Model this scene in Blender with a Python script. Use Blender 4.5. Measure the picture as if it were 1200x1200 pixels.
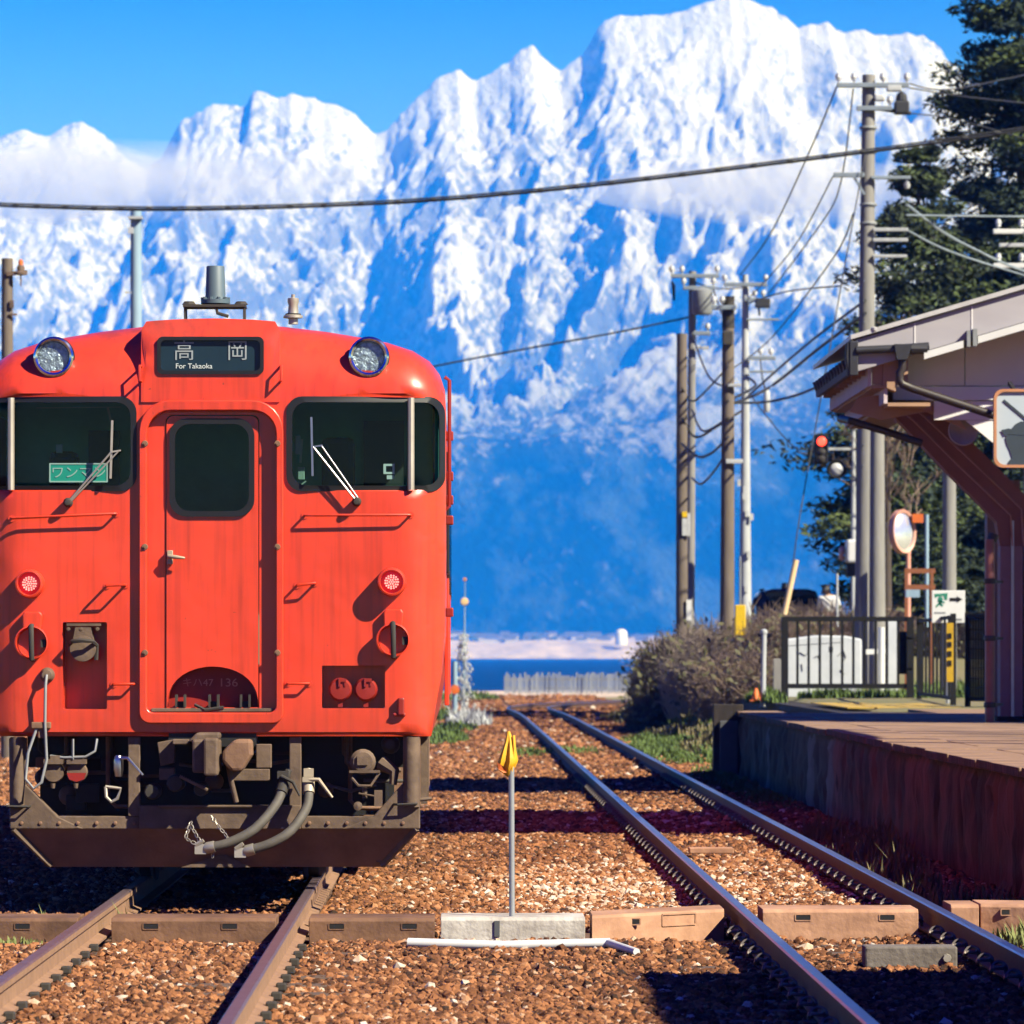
import bpy, bmesh, math, random
import numpy as np
from mathutils import Vector, Matrix, Euler
from mathutils.geometry import delaunay_2d_cdt
random.seed(7); RNG = np.random.default_rng(7)
S = bpy.context.scene
COL = S.collection
for o in list(bpy.data.objects): bpy.data.objects.remove(o)

# ------------------------------------------------------------------ camera, world, sun, exposure
CAMZ = 1.458
cam_d = bpy.data.cameras.new('camera'); cam = bpy.data.objects.new('camera', cam_d); COL.objects.link(cam)
cam.location = (0, 0, CAMZ); cam.rotation_euler = (math.radians(90), 0, 0)
cam_d.sensor_width = 36; cam_d.lens = 180
cam_d.shift_x = (600 - 534) / 1200; cam_d.shift_y = (768 - 600) / 1200
cam_d.clip_start = 0.5; cam_d.clip_end = 60000
cam_d.dof.use_dof = True; cam_d.dof.focus_distance = 31.3; cam_d.dof.aperture_fstop = 7.6
S.camera = cam

LIGHT = Vector((-1.0, 0.72, -1.02)).normalized()           # the way sunlight travels
SUN_EL = math.asin(-LIGHT.z); SUN_AZ = math.atan2(-LIGHT.x, -LIGHT.y)
world = bpy.data.worlds.new('World'); S.world = world; world.use_nodes = True
wn = world.node_tree; wn.nodes.clear()
sky = wn.nodes.new('ShaderNodeTexSky'); sky.sky_type = 'NISHITA'; sky.sun_disc = False
sky.sun_elevation = SUN_EL; sky.sun_rotation = SUN_AZ
sky.altitude = 800; sky.air_density = 1.0; sky.dust_density = 0.0; sky.ozone_density = 3.0
hsv = wn.nodes.new('ShaderNodeHueSaturation'); hsv.inputs['Saturation'].default_value = 1.76
hsv.inputs['Hue'].default_value = 0.556; hsv.inputs['Value'].default_value = 1.05
bg = wn.nodes.new('ShaderNodeBackground'); bg.inputs['Strength'].default_value = 0.05
wo = wn.nodes.new('ShaderNodeOutputWorld')
wn.links.new(sky.outputs[0], hsv.inputs['Color']); wn.links.new(hsv.outputs[0], bg.inputs['Color'])
wn.links.new(bg.outputs[0], wo.inputs['Surface'])
sun_d = bpy.data.lights.new('sun', 'SUN'); sun_d.energy = 5.0; sun_d.angle = math.radians(0.5)
sun_d.color = (1.0, 0.97, 0.94)
sun = bpy.data.objects.new('sun', sun_d); COL.objects.link(sun)
sun.rotation_euler = (-LIGHT).to_track_quat('Z', 'Y').to_euler(); sun.location = (60, -40, 60)
S.view_settings.view_transform = 'Standard'; S.view_settings.look = 'None'
S.view_settings.exposure = 1.38; S.view_settings.gamma = 1; S.view_settings.use_curve_mapping = False
S.render.engine = 'CYCLES'
S.cycles.use_denoising = True; S.cycles.max_bounces = 6; S.cycles.transparent_max_bounces = 12
S.cycles.volume_bounces = 0; S.cycles.caustics_reflective = False; S.cycles.caustics_refractive = False
S.cycles.sample_clamp_indirect = 4

# ------------------------------------------------------------------ materials
MATS = {}
KEY = .66          # all paints and soils keyed to the bright exposure of this clear snowy day
def mat(name, col, rough=.6, metal=0., col2=None, scale=6., bump=0., bscale=None, spec=.4, stretch=(1,1,1), contrast=.25, detail=6., emit=None, coat=0.):
    if metal < .5:
        col = tuple(c * KEY for c in col); col2 = tuple(c * KEY for c in col2) if col2 else None
    m = bpy.data.materials.new(name); m.use_nodes = True
    nt = m.node_tree; b = nt.nodes['Principled BSDF']
    b.inputs['Roughness'].default_value = rough; b.inputs['Metallic'].default_value = metal
    b.inputs['Specular IOR Level'].default_value = spec
    if coat: b.inputs['Coat Weight'].default_value = coat; b.inputs['Coat Roughness'].default_value = .12
    if col2 is None: col2 = tuple(c * .72 for c in col)
    tc = nt.nodes.new('ShaderNodeTexCoord'); mp = nt.nodes.new('ShaderNodeMapping')
    mp.inputs['Scale'].default_value = stretch
    nt.links.new(tc.outputs['Object'], mp.inputs[0])
    n = nt.nodes.new('ShaderNodeTexNoise'); n.inputs['Scale'].default_value = scale; n.inputs['Detail'].default_value = detail
    n.inputs['Roughness'].default_value = .62
    nt.links.new(mp.outputs[0], n.inputs['Vector'])
    r = nt.nodes.new('ShaderNodeMapRange'); r.inputs[1].default_value = .5 - contrast; r.inputs[2].default_value = .5 + contrast
    nt.links.new(n.outputs['Fac'], r.inputs[0])
    mx = nt.nodes.new('ShaderNodeMix'); mx.data_type = 'RGBA'
    mx.inputs[6].default_value = (*col, 1); mx.inputs[7].default_value = (*col2, 1)
    nt.links.new(r.outputs[0], mx.inputs[0]); nt.links.new(mx.outputs[2], b.inputs['Base Color'])
    if bump:
        n2 = nt.nodes.new('ShaderNodeTexNoise'); n2.inputs['Scale'].default_value = bscale or scale * 4; n2.inputs['Detail'].default_value = 5
        nt.links.new(mp.outputs[0], n2.inputs['Vector'])
        bp = nt.nodes.new('ShaderNodeBump'); bp.inputs['Strength'].default_value = bump; bp.inputs['Distance'].default_value = .02
        nt.links.new(n2.outputs['Fac'], bp.inputs['Height']); nt.links.new(bp.outputs[0], b.inputs['Normal'])
    if emit:
        b.inputs['Emission Color'].default_value = (*emit[0], 1); b.inputs['Emission Strength'].default_value = emit[1]
    MATS[name] = m; return m

def glass_mat(name, tint, ior=1.28, rough=.02):
    m = bpy.data.materials.new(name); m.use_nodes = True; nt = m.node_tree; nt.nodes.clear()
    t = nt.nodes.new('ShaderNodeBsdfTransparent'); t.inputs[0].default_value = (*tint, 1)
    g = nt.nodes.new('ShaderNodeBsdfGlossy'); g.inputs['Roughness'].default_value = rough
    lw = nt.nodes.new('ShaderNodeLayerWeight'); pw = nt.nodes.new('ShaderNodeMath'); pw.operation = 'POWER'; pw.inputs[1].default_value = 5; nt.links.new(lw.outputs['Facing'], pw.inputs[0])
    f = nt.nodes.new('ShaderNodeMath'); f.operation = 'MULTIPLY_ADD'; f.inputs[1].default_value = .8; f.inputs[2].default_value = ((ior-1)/(ior+1))**2; nt.links.new(pw.outputs[0], f.inputs[0])
    mx = nt.nodes.new('ShaderNodeMixShader'); o = nt.nodes.new('ShaderNodeOutputMaterial')
    nt.links.new(f.outputs[0], mx.inputs[0]); nt.links.new(t.outputs[0], mx.inputs[1]); nt.links.new(g.outputs[0], mx.inputs[2])
    nt.links.new(mx.outputs[0], o.inputs[0]); MATS[name] = m; return m

def paint_mat():
    """orange-red rail paint: faint vertical streaks, dusty low edge, small chips"""
    m = mat('train_paint', (.84, .064, .024), rough=.36, col2=(.72, .049, .018), scale=1.3, contrast=.16, coat=.25)
    nt = m.node_tree; b = nt.nodes['Principled BSDF']
    old = b.inputs['Base Color'].links[0].from_socket
    tc = nt.nodes.new('ShaderNodeTexCoord')
    mp = nt.nodes.new('ShaderNodeMapping'); mp.inputs['Scale'].default_value = (26, 26, 1.2)
    nt.links.new(tc.outputs['Object'], mp.inputs[0])
    n = nt.nodes.new('ShaderNodeTexNoise'); n.inputs['Scale'].default_value = 1.0; n.inputs['Detail'].default_value = 5
    nt.links.new(mp.outputs[0], n.inputs['Vector'])
    r = nt.nodes.new('ShaderNodeMapRange'); r.inputs[1].default_value = .47; r.inputs[2].default_value = .74; r.inputs[4].default_value = .55
    nt.links.new(n.outputs['Fac'], r.inputs[0])
    sx = nt.nodes.new('ShaderNodeSeparateXYZ'); nt.links.new(tc.outputs['Object'], sx.inputs[0])
    mx = nt.nodes.new('ShaderNodeMix'); mx.data_type = 'RGBA'; mx.inputs[7].default_value = (.22, .022, .012, 1)
    nt.links.new(r.outputs[0], mx.inputs[0]); nt.links.new(old, mx.inputs[6])
    # splashed road dust that thins out upwards (dirt, has its own ragged shape)
    n2 = nt.nodes.new('ShaderNodeTexNoise'); n2.inputs['Scale'].default_value = 5; n2.inputs['Detail'].default_value = 8
    nt.links.new(tc.outputs['Object'], n2.inputs['Vector'])
    rz = nt.nodes.new('ShaderNodeMapRange'); rz.inputs[1].default_value = 0.95; rz.inputs[2].default_value = 1.35; rz.inputs[3].default_value = .6; rz.inputs[4].default_value = .0
    nt.links.new(sx.outputs[2], rz.inputs[0])
    mm = nt.nodes.new('ShaderNodeMath'); mm.operation = 'MULTIPLY'; nt.links.new(rz.outputs[0], mm.inputs[0]); nt.links.new(n2.outputs['Fac'], mm.inputs[1])
    mx2 = nt.nodes.new('ShaderNodeMix'); mx2.data_type = 'RGBA'; mx2.inputs[7].default_value = (.24, .045, .022, 1)
    nt.links.new(mm.outputs[0], mx2.inputs[0]); nt.links.new(mx.outputs[2], mx2.inputs[6])
    n3 = nt.nodes.new('ShaderNodeTexNoise'); n3.inputs['Scale'].default_value = 34; n3.inputs['Detail'].default_value = 3
    nt.links.new(tc.outputs['Object'], n3.inputs['Vector'])
    r3 = nt.nodes.new('ShaderNodeMapRange'); r3.inputs[1].default_value = .735; r3.inputs[2].default_value = .76; r3.inputs[4].default_value = .75
    nt.links.new(n3.outputs['Fac'], r3.inputs[0])
    mx3 = nt.nodes.new('ShaderNodeMix'); mx3.data_type = 'RGBA'; mx3.inputs[7].default_value = (.09, .025, .016, 1)
    nt.links.new(r3.outputs[0], mx3.inputs[0]); nt.links.new(mx2.outputs[2], mx3.inputs[6])
    n5 = nt.nodes.new('ShaderNodeTexNoise'); n5.inputs['Scale'].default_value = 2.1; n5.inputs['Detail'].default_value = 9; n5.inputs['Roughness'].default_value = .7
    nt.links.new(tc.outputs['Object'], n5.inputs['Vector'])
    r5 = nt.nodes.new('ShaderNodeMapRange'); r5.inputs[1].default_value = 3.18; r5.inputs[2].default_value = 3.50; nt.links.new(sx.outputs[2], r5.inputs[0])
    r6 = nt.nodes.new('ShaderNodeMapRange'); r6.inputs[1].default_value = .42; r6.inputs[2].default_value = .62; r6.inputs[4].default_value = .62; nt.links.new(n5.outputs['Fac'], r6.inputs[0])
    m5 = nt.nodes.new('ShaderNodeMath'); m5.operation = 'MULTIPLY'; nt.links.new(r5.outputs[0], m5.inputs[0]); nt.links.new(r6.outputs[0], m5.inputs[1])
    mx4 = nt.nodes.new('ShaderNodeMix'); mx4.data_type = 'RGBA'; mx4.inputs[7].default_value = (.10, .028, .02, 1); nt.links.new(m5.outputs[0], mx4.inputs[0]); nt.links.new(mx3.outputs[2], mx4.inputs[6])
    nt.links.new(mx4.outputs[2], b.inputs['Base Color'])
    n4 = nt.nodes.new('ShaderNodeTexNoise'); n4.inputs['Scale'].default_value = 3.5; n4.inputs['Detail'].default_value = 2
    nt.links.new(tc.outputs['Object'], n4.inputs['Vector'])
    bp = nt.nodes.new('ShaderNodeBump'); bp.inputs['Strength'].default_value = .22; bp.inputs['Distance'].default_value = .05
    nt.links.new(n4.outputs['Fac'], bp.inputs['Height']); nt.links.new(bp.outputs[0], b.inputs['Normal'])
    return m
paint_mat()
mat('red_dark', (.34, .02, .012), .5)
mat('rubber', (.012, .013, .016), .45)
mat('black', (.012, .012, .013), .6)
mat('grime', (.20, .132, .09), .75, col2=(.085, .054, .038), scale=5, bump=.25, contrast=.2)
mat('grime_dark', (.30, .165, .10), .8, col2=(.18, .095, .06), scale=4, bump=.3, contrast=.2)
mat('soot', (.030, .027, .026), .8, col2=(.055, .045, .038), scale=6)
mat('steel', (.55, .55, .57), .28, 1.0)
mat('chrome', (.75, .76, .78), .12, 1.0, col2=(.6, .6, .62))
mat('lamp_reflector', (.62, .66, .70), .32, .55, col2=(.20, .22, .25), scale=26, bump=.8, bscale=40, contrast=.18)
mat('brass_grey', (.46, .42, .36), .45, .6)
mat('hose', (.13, .115, .10), .7, col2=(.08, .07, .06), scale=20)
mat('cream_metal', (.55, .46, .34), .5, .2)
mat('grey_cable', (.33, .34, .36), .5)
mat('cable', (.02, .022, .028), .6)
mat('cab_green', (.09, .42, .34), .7, col2=(.05, .24, .19), scale=3)
mat('cab_dark', (.02, .035, .034), .8)
mat('cab_light', (.30, .42, .38), .6)
mat('sign_blue', (.012, .035, .055), .35)
mat('white_print', (.72, .78, .80), .6, col2=(.66, .72, .74))
mat('grey_print', (.38, .43, .47), .6)
mat('red_print', (.80, .34, .28), .6)
mat('teal_board', (.03, .50, .42), .5, col2=(.025, .44, .37))
mat('white_paint', (.78, .79, .80), .55, col2=(.66, .67, .68), scale=3)
mat('white_block', (.66, .69, .74), .7, col2=(.5, .54, .6), scale=2, bump=.2)
mat('antenna_blue', (.10, .155, .20), .55, col2=(.08, .125, .165))
mat('lens_red', (.5, .02, .03), .2, emit=((.9, .02, .03), .14))
mat('led_red', (.8, .2, .2), .3, emit=((1.0, .36, .30), .62))
mat('signal_red', (.8, .05, .04), .3, emit=((1.0, .06, .03), 1.6))
mat('rail_top', (.31, .31, .37), .28, .95, col2=(.21, .20, .25), scale=4)
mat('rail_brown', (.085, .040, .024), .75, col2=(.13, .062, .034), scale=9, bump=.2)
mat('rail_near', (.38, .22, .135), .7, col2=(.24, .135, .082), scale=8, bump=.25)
mat('rail_top_dull', (.17, .125, .14), .42, .5, col2=(.11, .07, .075), scale=7)
mat('clip_steel', (.15, .125, .11), .5, .6)
mat('sleeper_wood', (.16, .105, .08), .85, col2=(.09, .06, .048), scale=7, stretch=(1,6,6), bump=.5)
mat('sleeper_pale', (.22, .19, .17), .9, col2=(.12, .10, .09), scale=7, bump=.4)
mat('trough_brown', (.25, .125, .07), .8, col2=(.11, .052, .03), scale=3.2, bump=.5, contrast=.16, detail=10.)
mat('trough_tan', (.58, .32, .20), .85, col2=(.32, .16, .095), scale=3.2, bump=.5, contrast=.16, detail=10.)
mat('trough_white', (.64, .60, .56), .88, col2=(.33, .29, .26), scale=4, bump=.6, contrast=.16, detail=10.)
mat('flag_yellow', (.85, .44, .012), .6, col2=(.80, .38, .01))
mat('flag_orange', (.80, .17, .02), .6)
mat('pole_steel', (.52, .54, .58), .35, .4)
mat('pole_wood', (.20, .16, .13), .85, col2=(.115, .09, .072), scale=3, stretch=(3,3,.4), bump=.4)
mat('pole_conc', (.31, .30, .29), .85, col2=(.19, .185, .18), scale=2.5, stretch=(2,2,.35), bump=.25)
mat('pole_pale', (.55, .58, .62), .8, col2=(.32, .33, .35), scale=2.5, stretch=(2,2,.35))
mat('pole_blue', (.33, .47, .60), .7, col2=(.22, .33, .44), scale=2.5, stretch=(2,2,.35))
mat('xarm', (.22, .26, .30), .55, .5)
mat('insulator', (.62, .64, .66), .3)
mat('equip_grey', (.30, .32, .34), .6)
mat('wire_dark', (.03, .032, .038), .6)
mat('wire_pale', (.30, .36, .42), .5)
mat('guard_yellow', (.85, .56, .01), .5)
mat('plat_top', (.37, .225, .145), .93, col2=(.19, .115, .08), scale=1.1, bump=.7, bscale=26, contrast=.13, detail=11.)
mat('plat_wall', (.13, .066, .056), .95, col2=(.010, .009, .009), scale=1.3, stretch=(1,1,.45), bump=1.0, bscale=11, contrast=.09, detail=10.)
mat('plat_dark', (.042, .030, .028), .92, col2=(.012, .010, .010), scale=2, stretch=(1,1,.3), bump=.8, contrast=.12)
mat('plat_grey', (.10, .105, .12), .85)
mat('tactile_yellow', (.60, .40, .07), .8, col2=(.44, .29, .06), scale=3)
mat('iron_cover', (.10, .09, .09), .6, .4)
mat('fence_black', (.010, .010, .012), .75, spec=.2)
mat('caution_yellow', (.62, .38, .01), .6)
mat('post_brown', (.33, .19, .20), .75, col2=(.26, .145, .155), scale=4)
mat('brace_brown', (.30, .12, .085), .75, col2=(.23, .09, .065), scale=4, stretch=(1,4,1))
mat('brace_line', (.52, .27, .20), .75)
mat('beam_tan', (.50, .30, .20), .8, col2=(.38, .23, .15), scale=4)
mat('panel_beige', (.98, .92, .84), .8, col2=(.90, .84, .76), scale=2)
mat('panel_grey', (.96, .94, .96), .8, col2=(.88, .86, .88), scale=2)
mat('fascia', (.44, .42, .46), .7, col2=(.38, .36, .40), scale=1.5, stretch=(1,1,3))
mat('roof_edge', (.62, .61, .63), .5)
mat('roof_tile', (.07, .055, .05), .8, col2=(.11, .085, .07), scale=6, bump=.3)
mat('eave_board', (.75, .64, .70), .85, col2=(.42, .32, .33), scale=9, stretch=(1,6,1), bump=.2)
mat('pipe_brown', (.038, .026, .026), .5)
mat('pipe_red', (.34, .13, .11), .5)
mat('gutter_dark', (.035, .036, .045), .5)
mat('globe', (.45, .38, .42), .5)
mat('board_blue', (.50, .58, .66), .5, col2=(.46, .54, .62))
mat('board_frame', (.62, .28, .14), .5)
mat('silhouette', (.035, .055, .08), .6)
mat('mirror_face', (.86, .88, .90), .22, .75)
mat('mirror_orange', (.85, .42, .32), .5)
mat('exit_green', (.02, .26, .17), .6)
mat('rust_frame', (.30, .10, .04), .8)
mat('sign_white', (.76, .78, .80), .6, col2=(.68, .70, .72))
mat('stick_yellow', (.80, .52, .22), .6, col2=(.82, .66, .45), scale=2)
mat('bark', (.055, .042, .034), .9, col2=(.10, .075, .06), scale=6, stretch=(2,2,.5), bump=.5)
mat('twig', (.33, .235, .17), .9, col2=(.20, .14, .105), scale=3)
mat('twig_pale', (.42, .34, .26), .9, col2=(.30, .23, .18), scale=3)
mat('twig_dark', (.085, .06, .058), .9)
mat('leaf_olive', (.085, .092, .035), .8, col2=(.12, .105, .05), scale=3)
mat('pine_dark', (.016, .034, .020), .85, col2=(.028, .050, .024), scale=1.2)
mat('pine_sunlit', (.095, .13, .032), .85, col2=(.042, .072, .022), scale=1.2)  # lighter green stands in for sunlit patches in the crowns
mat('cedar_dark', (.020, .036, .018), .85, col2=(.036, .052, .020), scale=1.2)
mat('grass', (.11, .17, .03), .8, col2=(.07, .12, .025), scale=2)
mat('grass_dry', (.20, .16, .075), .85, col2=(.12, .11, .05), scale=2)
mat('weed', (.16, .20, .05), .8, col2=(.24, .24, .09), scale=5)
mat('slat_grey', (.33, .36, .40), .85, col2=(.20, .22, .26), scale=2)
mat('car_dark', (.02, .022, .026), .25, coat=.5)
mat('tyre', (.015, .015, .016), .8)
mat('skin', (.52, .32, .23), .6, col2=(.48, .28, .20))
mat('hair', (.012, .010, .010), .6)
mat('jacket_white', (.72, .72, .74), .8)
mat('trouser_blue', (.035, .05, .10), .85)
mat('bag_grey', (.22, .25, .32), .8)
mat('wood_grey', (.28, .23, .19), .85)
mat('house_wall', (.50, .47, .44), .8)
mat('house_roof', (.09, .09, .10), .6)
mat('foam', (.62, .64, .66), .9, col2=(.4, .42, .44), scale=3)
glass_mat('glass', (.62, .76, .72))
glass_mat('glass_door', (.5, .55, .55))
glass_mat('lens_clear', (.86, .90, .92), 1.4, .08)
# ------------------------------------------------------------------ mesh helpers (everything in world metres)
class MB:
    def __init__(s): s.v = []; s.f = []
    def add(s, vs, fs):
        b = len(s.v); s.v += [tuple(v) for v in vs]; s.f += [tuple(b + i for i in f) for f in fs]; return s
    def box(s, x0, y0, z0, x1, y1, z1):
        return s.add([(x0,y0,z0),(x1,y0,z0),(x1,y1,z0),(x0,y1,z0),(x0,y0,z1),(x1,y0,z1),(x1,y1,z1),(x0,y1,z1)],
                     [(0,3,2,1),(4,5,6,7),(0,1,5,4),(1,2,6,5),(2,3,7,6),(3,0,4,7)])
    def obox(s, c, size, rot=(0,0,0)):
        M = Euler(rot).to_matrix(); c = Vector(c); h = [q/2 for q in size]; vs = []
        for sz in (-1,1):
            for sx, sy in ((-1,-1),(1,-1),(1,1),(-1,1)): vs.append(c + M @ Vector((sx*h[0], sy*h[1], sz*h[2])))
        return s.add(vs, [(0,3,2,1),(4,5,6,7),(0,1,5,4),(1,2,6,5),(2,3,7,6),(3,0,4,7)])
    def bar(s, p0, p1, w, h, up=(0,0,1)):
        p0 = Vector(p0); p1 = Vector(p1); d = (p1-p0).normalized(); u = Vector(up)
        sd = d.cross(u)
        if sd.length < 1e-4: sd = d.cross(Vector((1,0,0)))
        sd.normalize(); u = sd.cross(d); vs = []
        for p in (p0, p1):
            for a, b in ((-1,-1),(1,-1),(1,1),(-1,1)): vs.append(p + sd*a*w/2 + u*b*h/2)
        return s.add(vs, [(0,1,2,3),(7,6,5,4),(0,4,5,1),(1,5,6,2),(2,6,7,3),(3,7,4,0)])
    def tube(s, pts, r, n=8, cap=True):
        pts = [Vector(p) for p in pts]; k = len(pts); rs = r if isinstance(r, (list, tuple)) else [r]*k
        t0 = (pts[1]-pts[0]).normalized(); u = t0.orthogonal().normalized(); vs = []; fs = []
        for i in range(k):
            t = (pts[min(i+1,k-1)] - pts[max(i-1,0)]).normalized()
            u = (u - t*u.dot(t)); u = u.normalized() if u.length > 1e-6 else t.orthogonal().normalized()
            w = t.cross(u)
            for j in range(n):
                a = 2*math.pi*j/n; vs.append(pts[i] + (u*math.cos(a) + w*math.sin(a))*rs[i])
        for i in range(k-1):
            for j in range(n): fs.append((i*n+j, i*n+(j+1)%n, (i+1)*n+(j+1)%n, (i+1)*n+j))
        if cap: fs.append(tuple(range(n-1,-1,-1))); fs.append(tuple((k-1)*n+j for j in range(n)))
        return s.add(vs, fs)
    def cyl(s, p0, p1, r0, r1=None, n=12): return s.tube([p0, p1], [r0, r0 if r1 is None else r1], n)
    def lathe(s, prof, o, axis='z', n=16, sgn=1):
        """prof: (radius, distance along axis)"""
        vs = []; fs = []; k = len(prof); o = Vector(o)
        for r, h in prof:
            h *= sgn
            for j in range(n):
                a = 2*math.pi*j/n; c, q = r*math.cos(a), r*math.sin(a)
                vs.append(o + (Vector((c,q,h)) if axis == 'z' else Vector((c,h,q)) if axis == 'y' else Vector((h,c,q))))
        for i in range(k-1):
            for j in range(n): fs.append((i*n+j, i*n+(j+1)%n, (i+1)*n+(j+1)%n, (i+1)*n+j))
        fs.append(tuple(range(n-1,-1,-1))); fs.append(tuple((k-1)*n+j for j in range(n)))
        return s.add(vs, fs)
    def prism(s, poly, y0, y1):
        n = len(poly)
        return s.add([(x,y0,z) for x,z in poly] + [(x,y1,z) for x,z in poly],
                     [tuple(range(n)), tuple(range(2*n-1, n-1, -1))] + [(i, n+i, n+(i+1)%n, (i+1)%n) for i in range(n)])
    def prism_x(s, poly, x0, x1):
        n = len(poly)
        return s.add([(x0,y,z) for y,z in poly] + [(x1,y,z) for y,z in poly],
                     [tuple(range(n)), tuple(range(2*n-1, n-1, -1))] + [(i, n+i, n+(i+1)%n, (i+1)%n) for i in range(n)])
    def ring(s, outer, inner, y0, y1, D=None):
        """closed frame: outer and inner outlines of equal length, from y0 (near) to y1"""
        n = len(outer); D = D or (lambda x, z: 0.)
        vs = [(x,y0+D(x,z),z) for x,z in outer] + [(x,y0+D(x,z),z) for x,z in inner] + [(x,y1+D(x,z),z) for x,z in inner] + [(x,y1+D(x,z),z) for x,z in outer]
        fs = []
        for i in range(n):
            j = (i+1) % n
            for a, b in ((0,1),(1,2),(2,3),(3,0)): fs.append((a*n+i, a*n+j, b*n+j, b*n+i))
        return s.add(vs, fs)

def wloc(o):
    v = Vector((0,0,0))
    while o is not None: v += o.location; o = o.parent
    return v
def tag(o, label=None, cat=None, group=None, kind=None):
    if label: o['label'] = label
    if cat: o['category'] = cat
    if group: o['group'] = group
    if kind: o['kind'] = kind
    return o
def thing(name, label, cat, loc, group=None):
    o = bpy.data.objects.new(name, None); COL.objects.link(o); o.location = loc; o.empty_display_size = .2
    return tag(o, label, cat, group)
def build(mb, name, m, parent=None, smooth=None, bevel=0., label=None, kind=None, origin=None, fixn=True):
    vs = np.array(mb.v, dtype=float)
    if parent is not None: org = np.array(wloc(parent)); loc = (0,0,0)
    else:
        org = np.array(origin) if origin is not None else np.array([(vs[:,0].min()+vs[:,0].max())/2, (vs[:,1].min()+vs[:,1].max())/2, vs[:,2].min()])
        loc = tuple(org)
    me = bpy.data.meshes.new(name); me.from_pydata([tuple(v) for v in (vs - org)], [], mb.f)
    if fixn:
        bm = bmesh.new(); bm.from_mesh(me); bmesh.ops.recalc_face_normals(bm, faces=bm.faces); bm.to_mesh(me); bm.free()
    ms = m if isinstance(m, list) else [m]
    for q in ms: me.materials.append(MATS[q] if isinstance(q, str) else q)
    if smooth:
        me.polygons.foreach_set('use_smooth', [True]*len(me.polygons)); me.set_sharp_from_angle(angle=math.radians(smooth))
    me.update()
    o = bpy.data.objects.new(name, me); COL.objects.link(o); o.location = loc
    if parent is not None: o.parent = parent
    if bevel:
        b = o.modifiers.new('bevel', 'BEVEL'); b.width = bevel; b.segments = 2; b.limit_method = 'ANGLE'; b.angle_limit = math.radians(40)
    if label: o['label'] = label
    if kind: o['kind'] = kind
    return o
def dup(o, loc=None, label=None, group=None, rotz=None, parent=None):
    c = o.copy(); COL.objects.link(c)
    if parent is not None: c.parent = parent
    if loc is not None: c.location = loc
    if rotz is not None: c.rotation_euler = (0,0,rotz)
    if label: c['label'] = label
    if group: c['group'] = group
    for ch in list(o.children): dup(ch, parent=c)
    return c
def rrect(x0, z0, x1, z1, r, n=6):
    """rounded rectangle outline; r: radius or (bottom radius, top radius)"""
    rb, rt = r if isinstance(r, tuple) else (r, r); out = []
    for cx, cz, a0, rr in ((x1-rb,z0+rb,-90,rb),(x1-rt,z1-rt,0,rt),(x0+rt,z1-rt,90,rt),(x0+rb,z0+rb,180,rb)):
        for k in range(n+1):
            a = math.radians(a0 + 90*k/n); out.append((cx+rr*math.cos(a), cz+rr*math.sin(a)))
    return out
def inside(poly, P):
    x, y = P[:,0], P[:,1]; c = np.zeros(len(P), bool); n = len(poly)
    for i in range(n):
        x1, y1 = poly[i]; x2, y2 = poly[(i+1)%n]
        if y1 == y2: continue
        t = ((y1 > y) != (y2 > y)) & (x < (x2-x1)*(y-y1)/(y2-y1)+x1); c ^= t
    return c
def surf(mb, outer, holes, D, Y0, sp=.06, extra=None):
    """a curved sheet: outline with holes, mapped to depth Y0 + D(x, z)"""
    pts = []; edges = []
    for poly in [outer] + holes:
        b = len(pts); n = len(poly); pts += list(poly); edges += [(b+i, b+(i+1)%n) for i in range(n)]
    xs = [p[0] for p in outer]; zs = [p[1] for p in outer]
    gx, gz = np.meshgrid(np.arange(min(xs)+sp/2, max(xs), sp), np.arange(min(zs)+sp/2, max(zs), sp))
    G = np.stack([gx.ravel(), gz.ravel()], 1)
    if extra is not None: G = np.concatenate([G, np.array(extra)])
    ok = inside(outer, G)
    for h in holes: ok &= ~inside(h, G)
    G = G[ok]; B = np.array(pts)
    d = np.sqrt(((G[:,None,:]-B[None,:,:])**2).sum(2)).min(1); G = G[d > sp*.3]
    allp = [Vector(p) for p in pts] + [Vector(p) for p in G]
    V, E, F, *_ = delaunay_2d_cdt(allp, edges, [], 0, 1e-6)
    C = np.array([[(V[f[0]].x+V[f[1]].x+V[f[2]].x)/3, (V[f[0]].y+V[f[1]].y+V[f[2]].y)/3] for f in F])
    ok = inside(outer, C)
    for h in holes: ok &= ~inside(h, C)
    fs = [f for f, k in zip(F, ok) if k]
    return mb.add([(v.x, Y0 + D(v.x, v.y), v.y) for v in V], fs)
def text(s, size, m, parent, loc, name='lettering', extrude=.0015, rot=(math.radians(90),0,0), sx=1., align='CENTER', label=None):
    cu = bpy.data.curves.new('lettering', 'FONT'); cu.body = s; cu.size = size; cu.extrude = extrude; cu.align_x = align; cu.align_y = 'CENTER'
    t = bpy.data.objects.new('lettering', cu); COL.objects.link(t)
    dg = bpy.context.evaluated_depsgraph_get(); me = bpy.data.meshes.new_from_object(t.evaluated_get(dg))
    bpy.data.objects.remove(t); me.materials.clear(); me.materials.append(MATS[m])
    me.transform(Matrix.Diagonal((sx,1,1,1)))
    o = bpy.data.objects.new(name, me); COL.objects.link(o); o.rotation_euler = rot
    o.location = Vector(loc) - (wloc(parent) if parent else Vector((0,0,0)))
    if parent: o.parent = parent
    if label: o['label'] = label
    return o
def at(px, py, Y):
    """survey helper: where a sighting in the photograph lies in the place, at distance Y (metres)"""
    return ((px-534)*Y/6000, Y, CAMZ-(py-768)*Y/6000)
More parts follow.
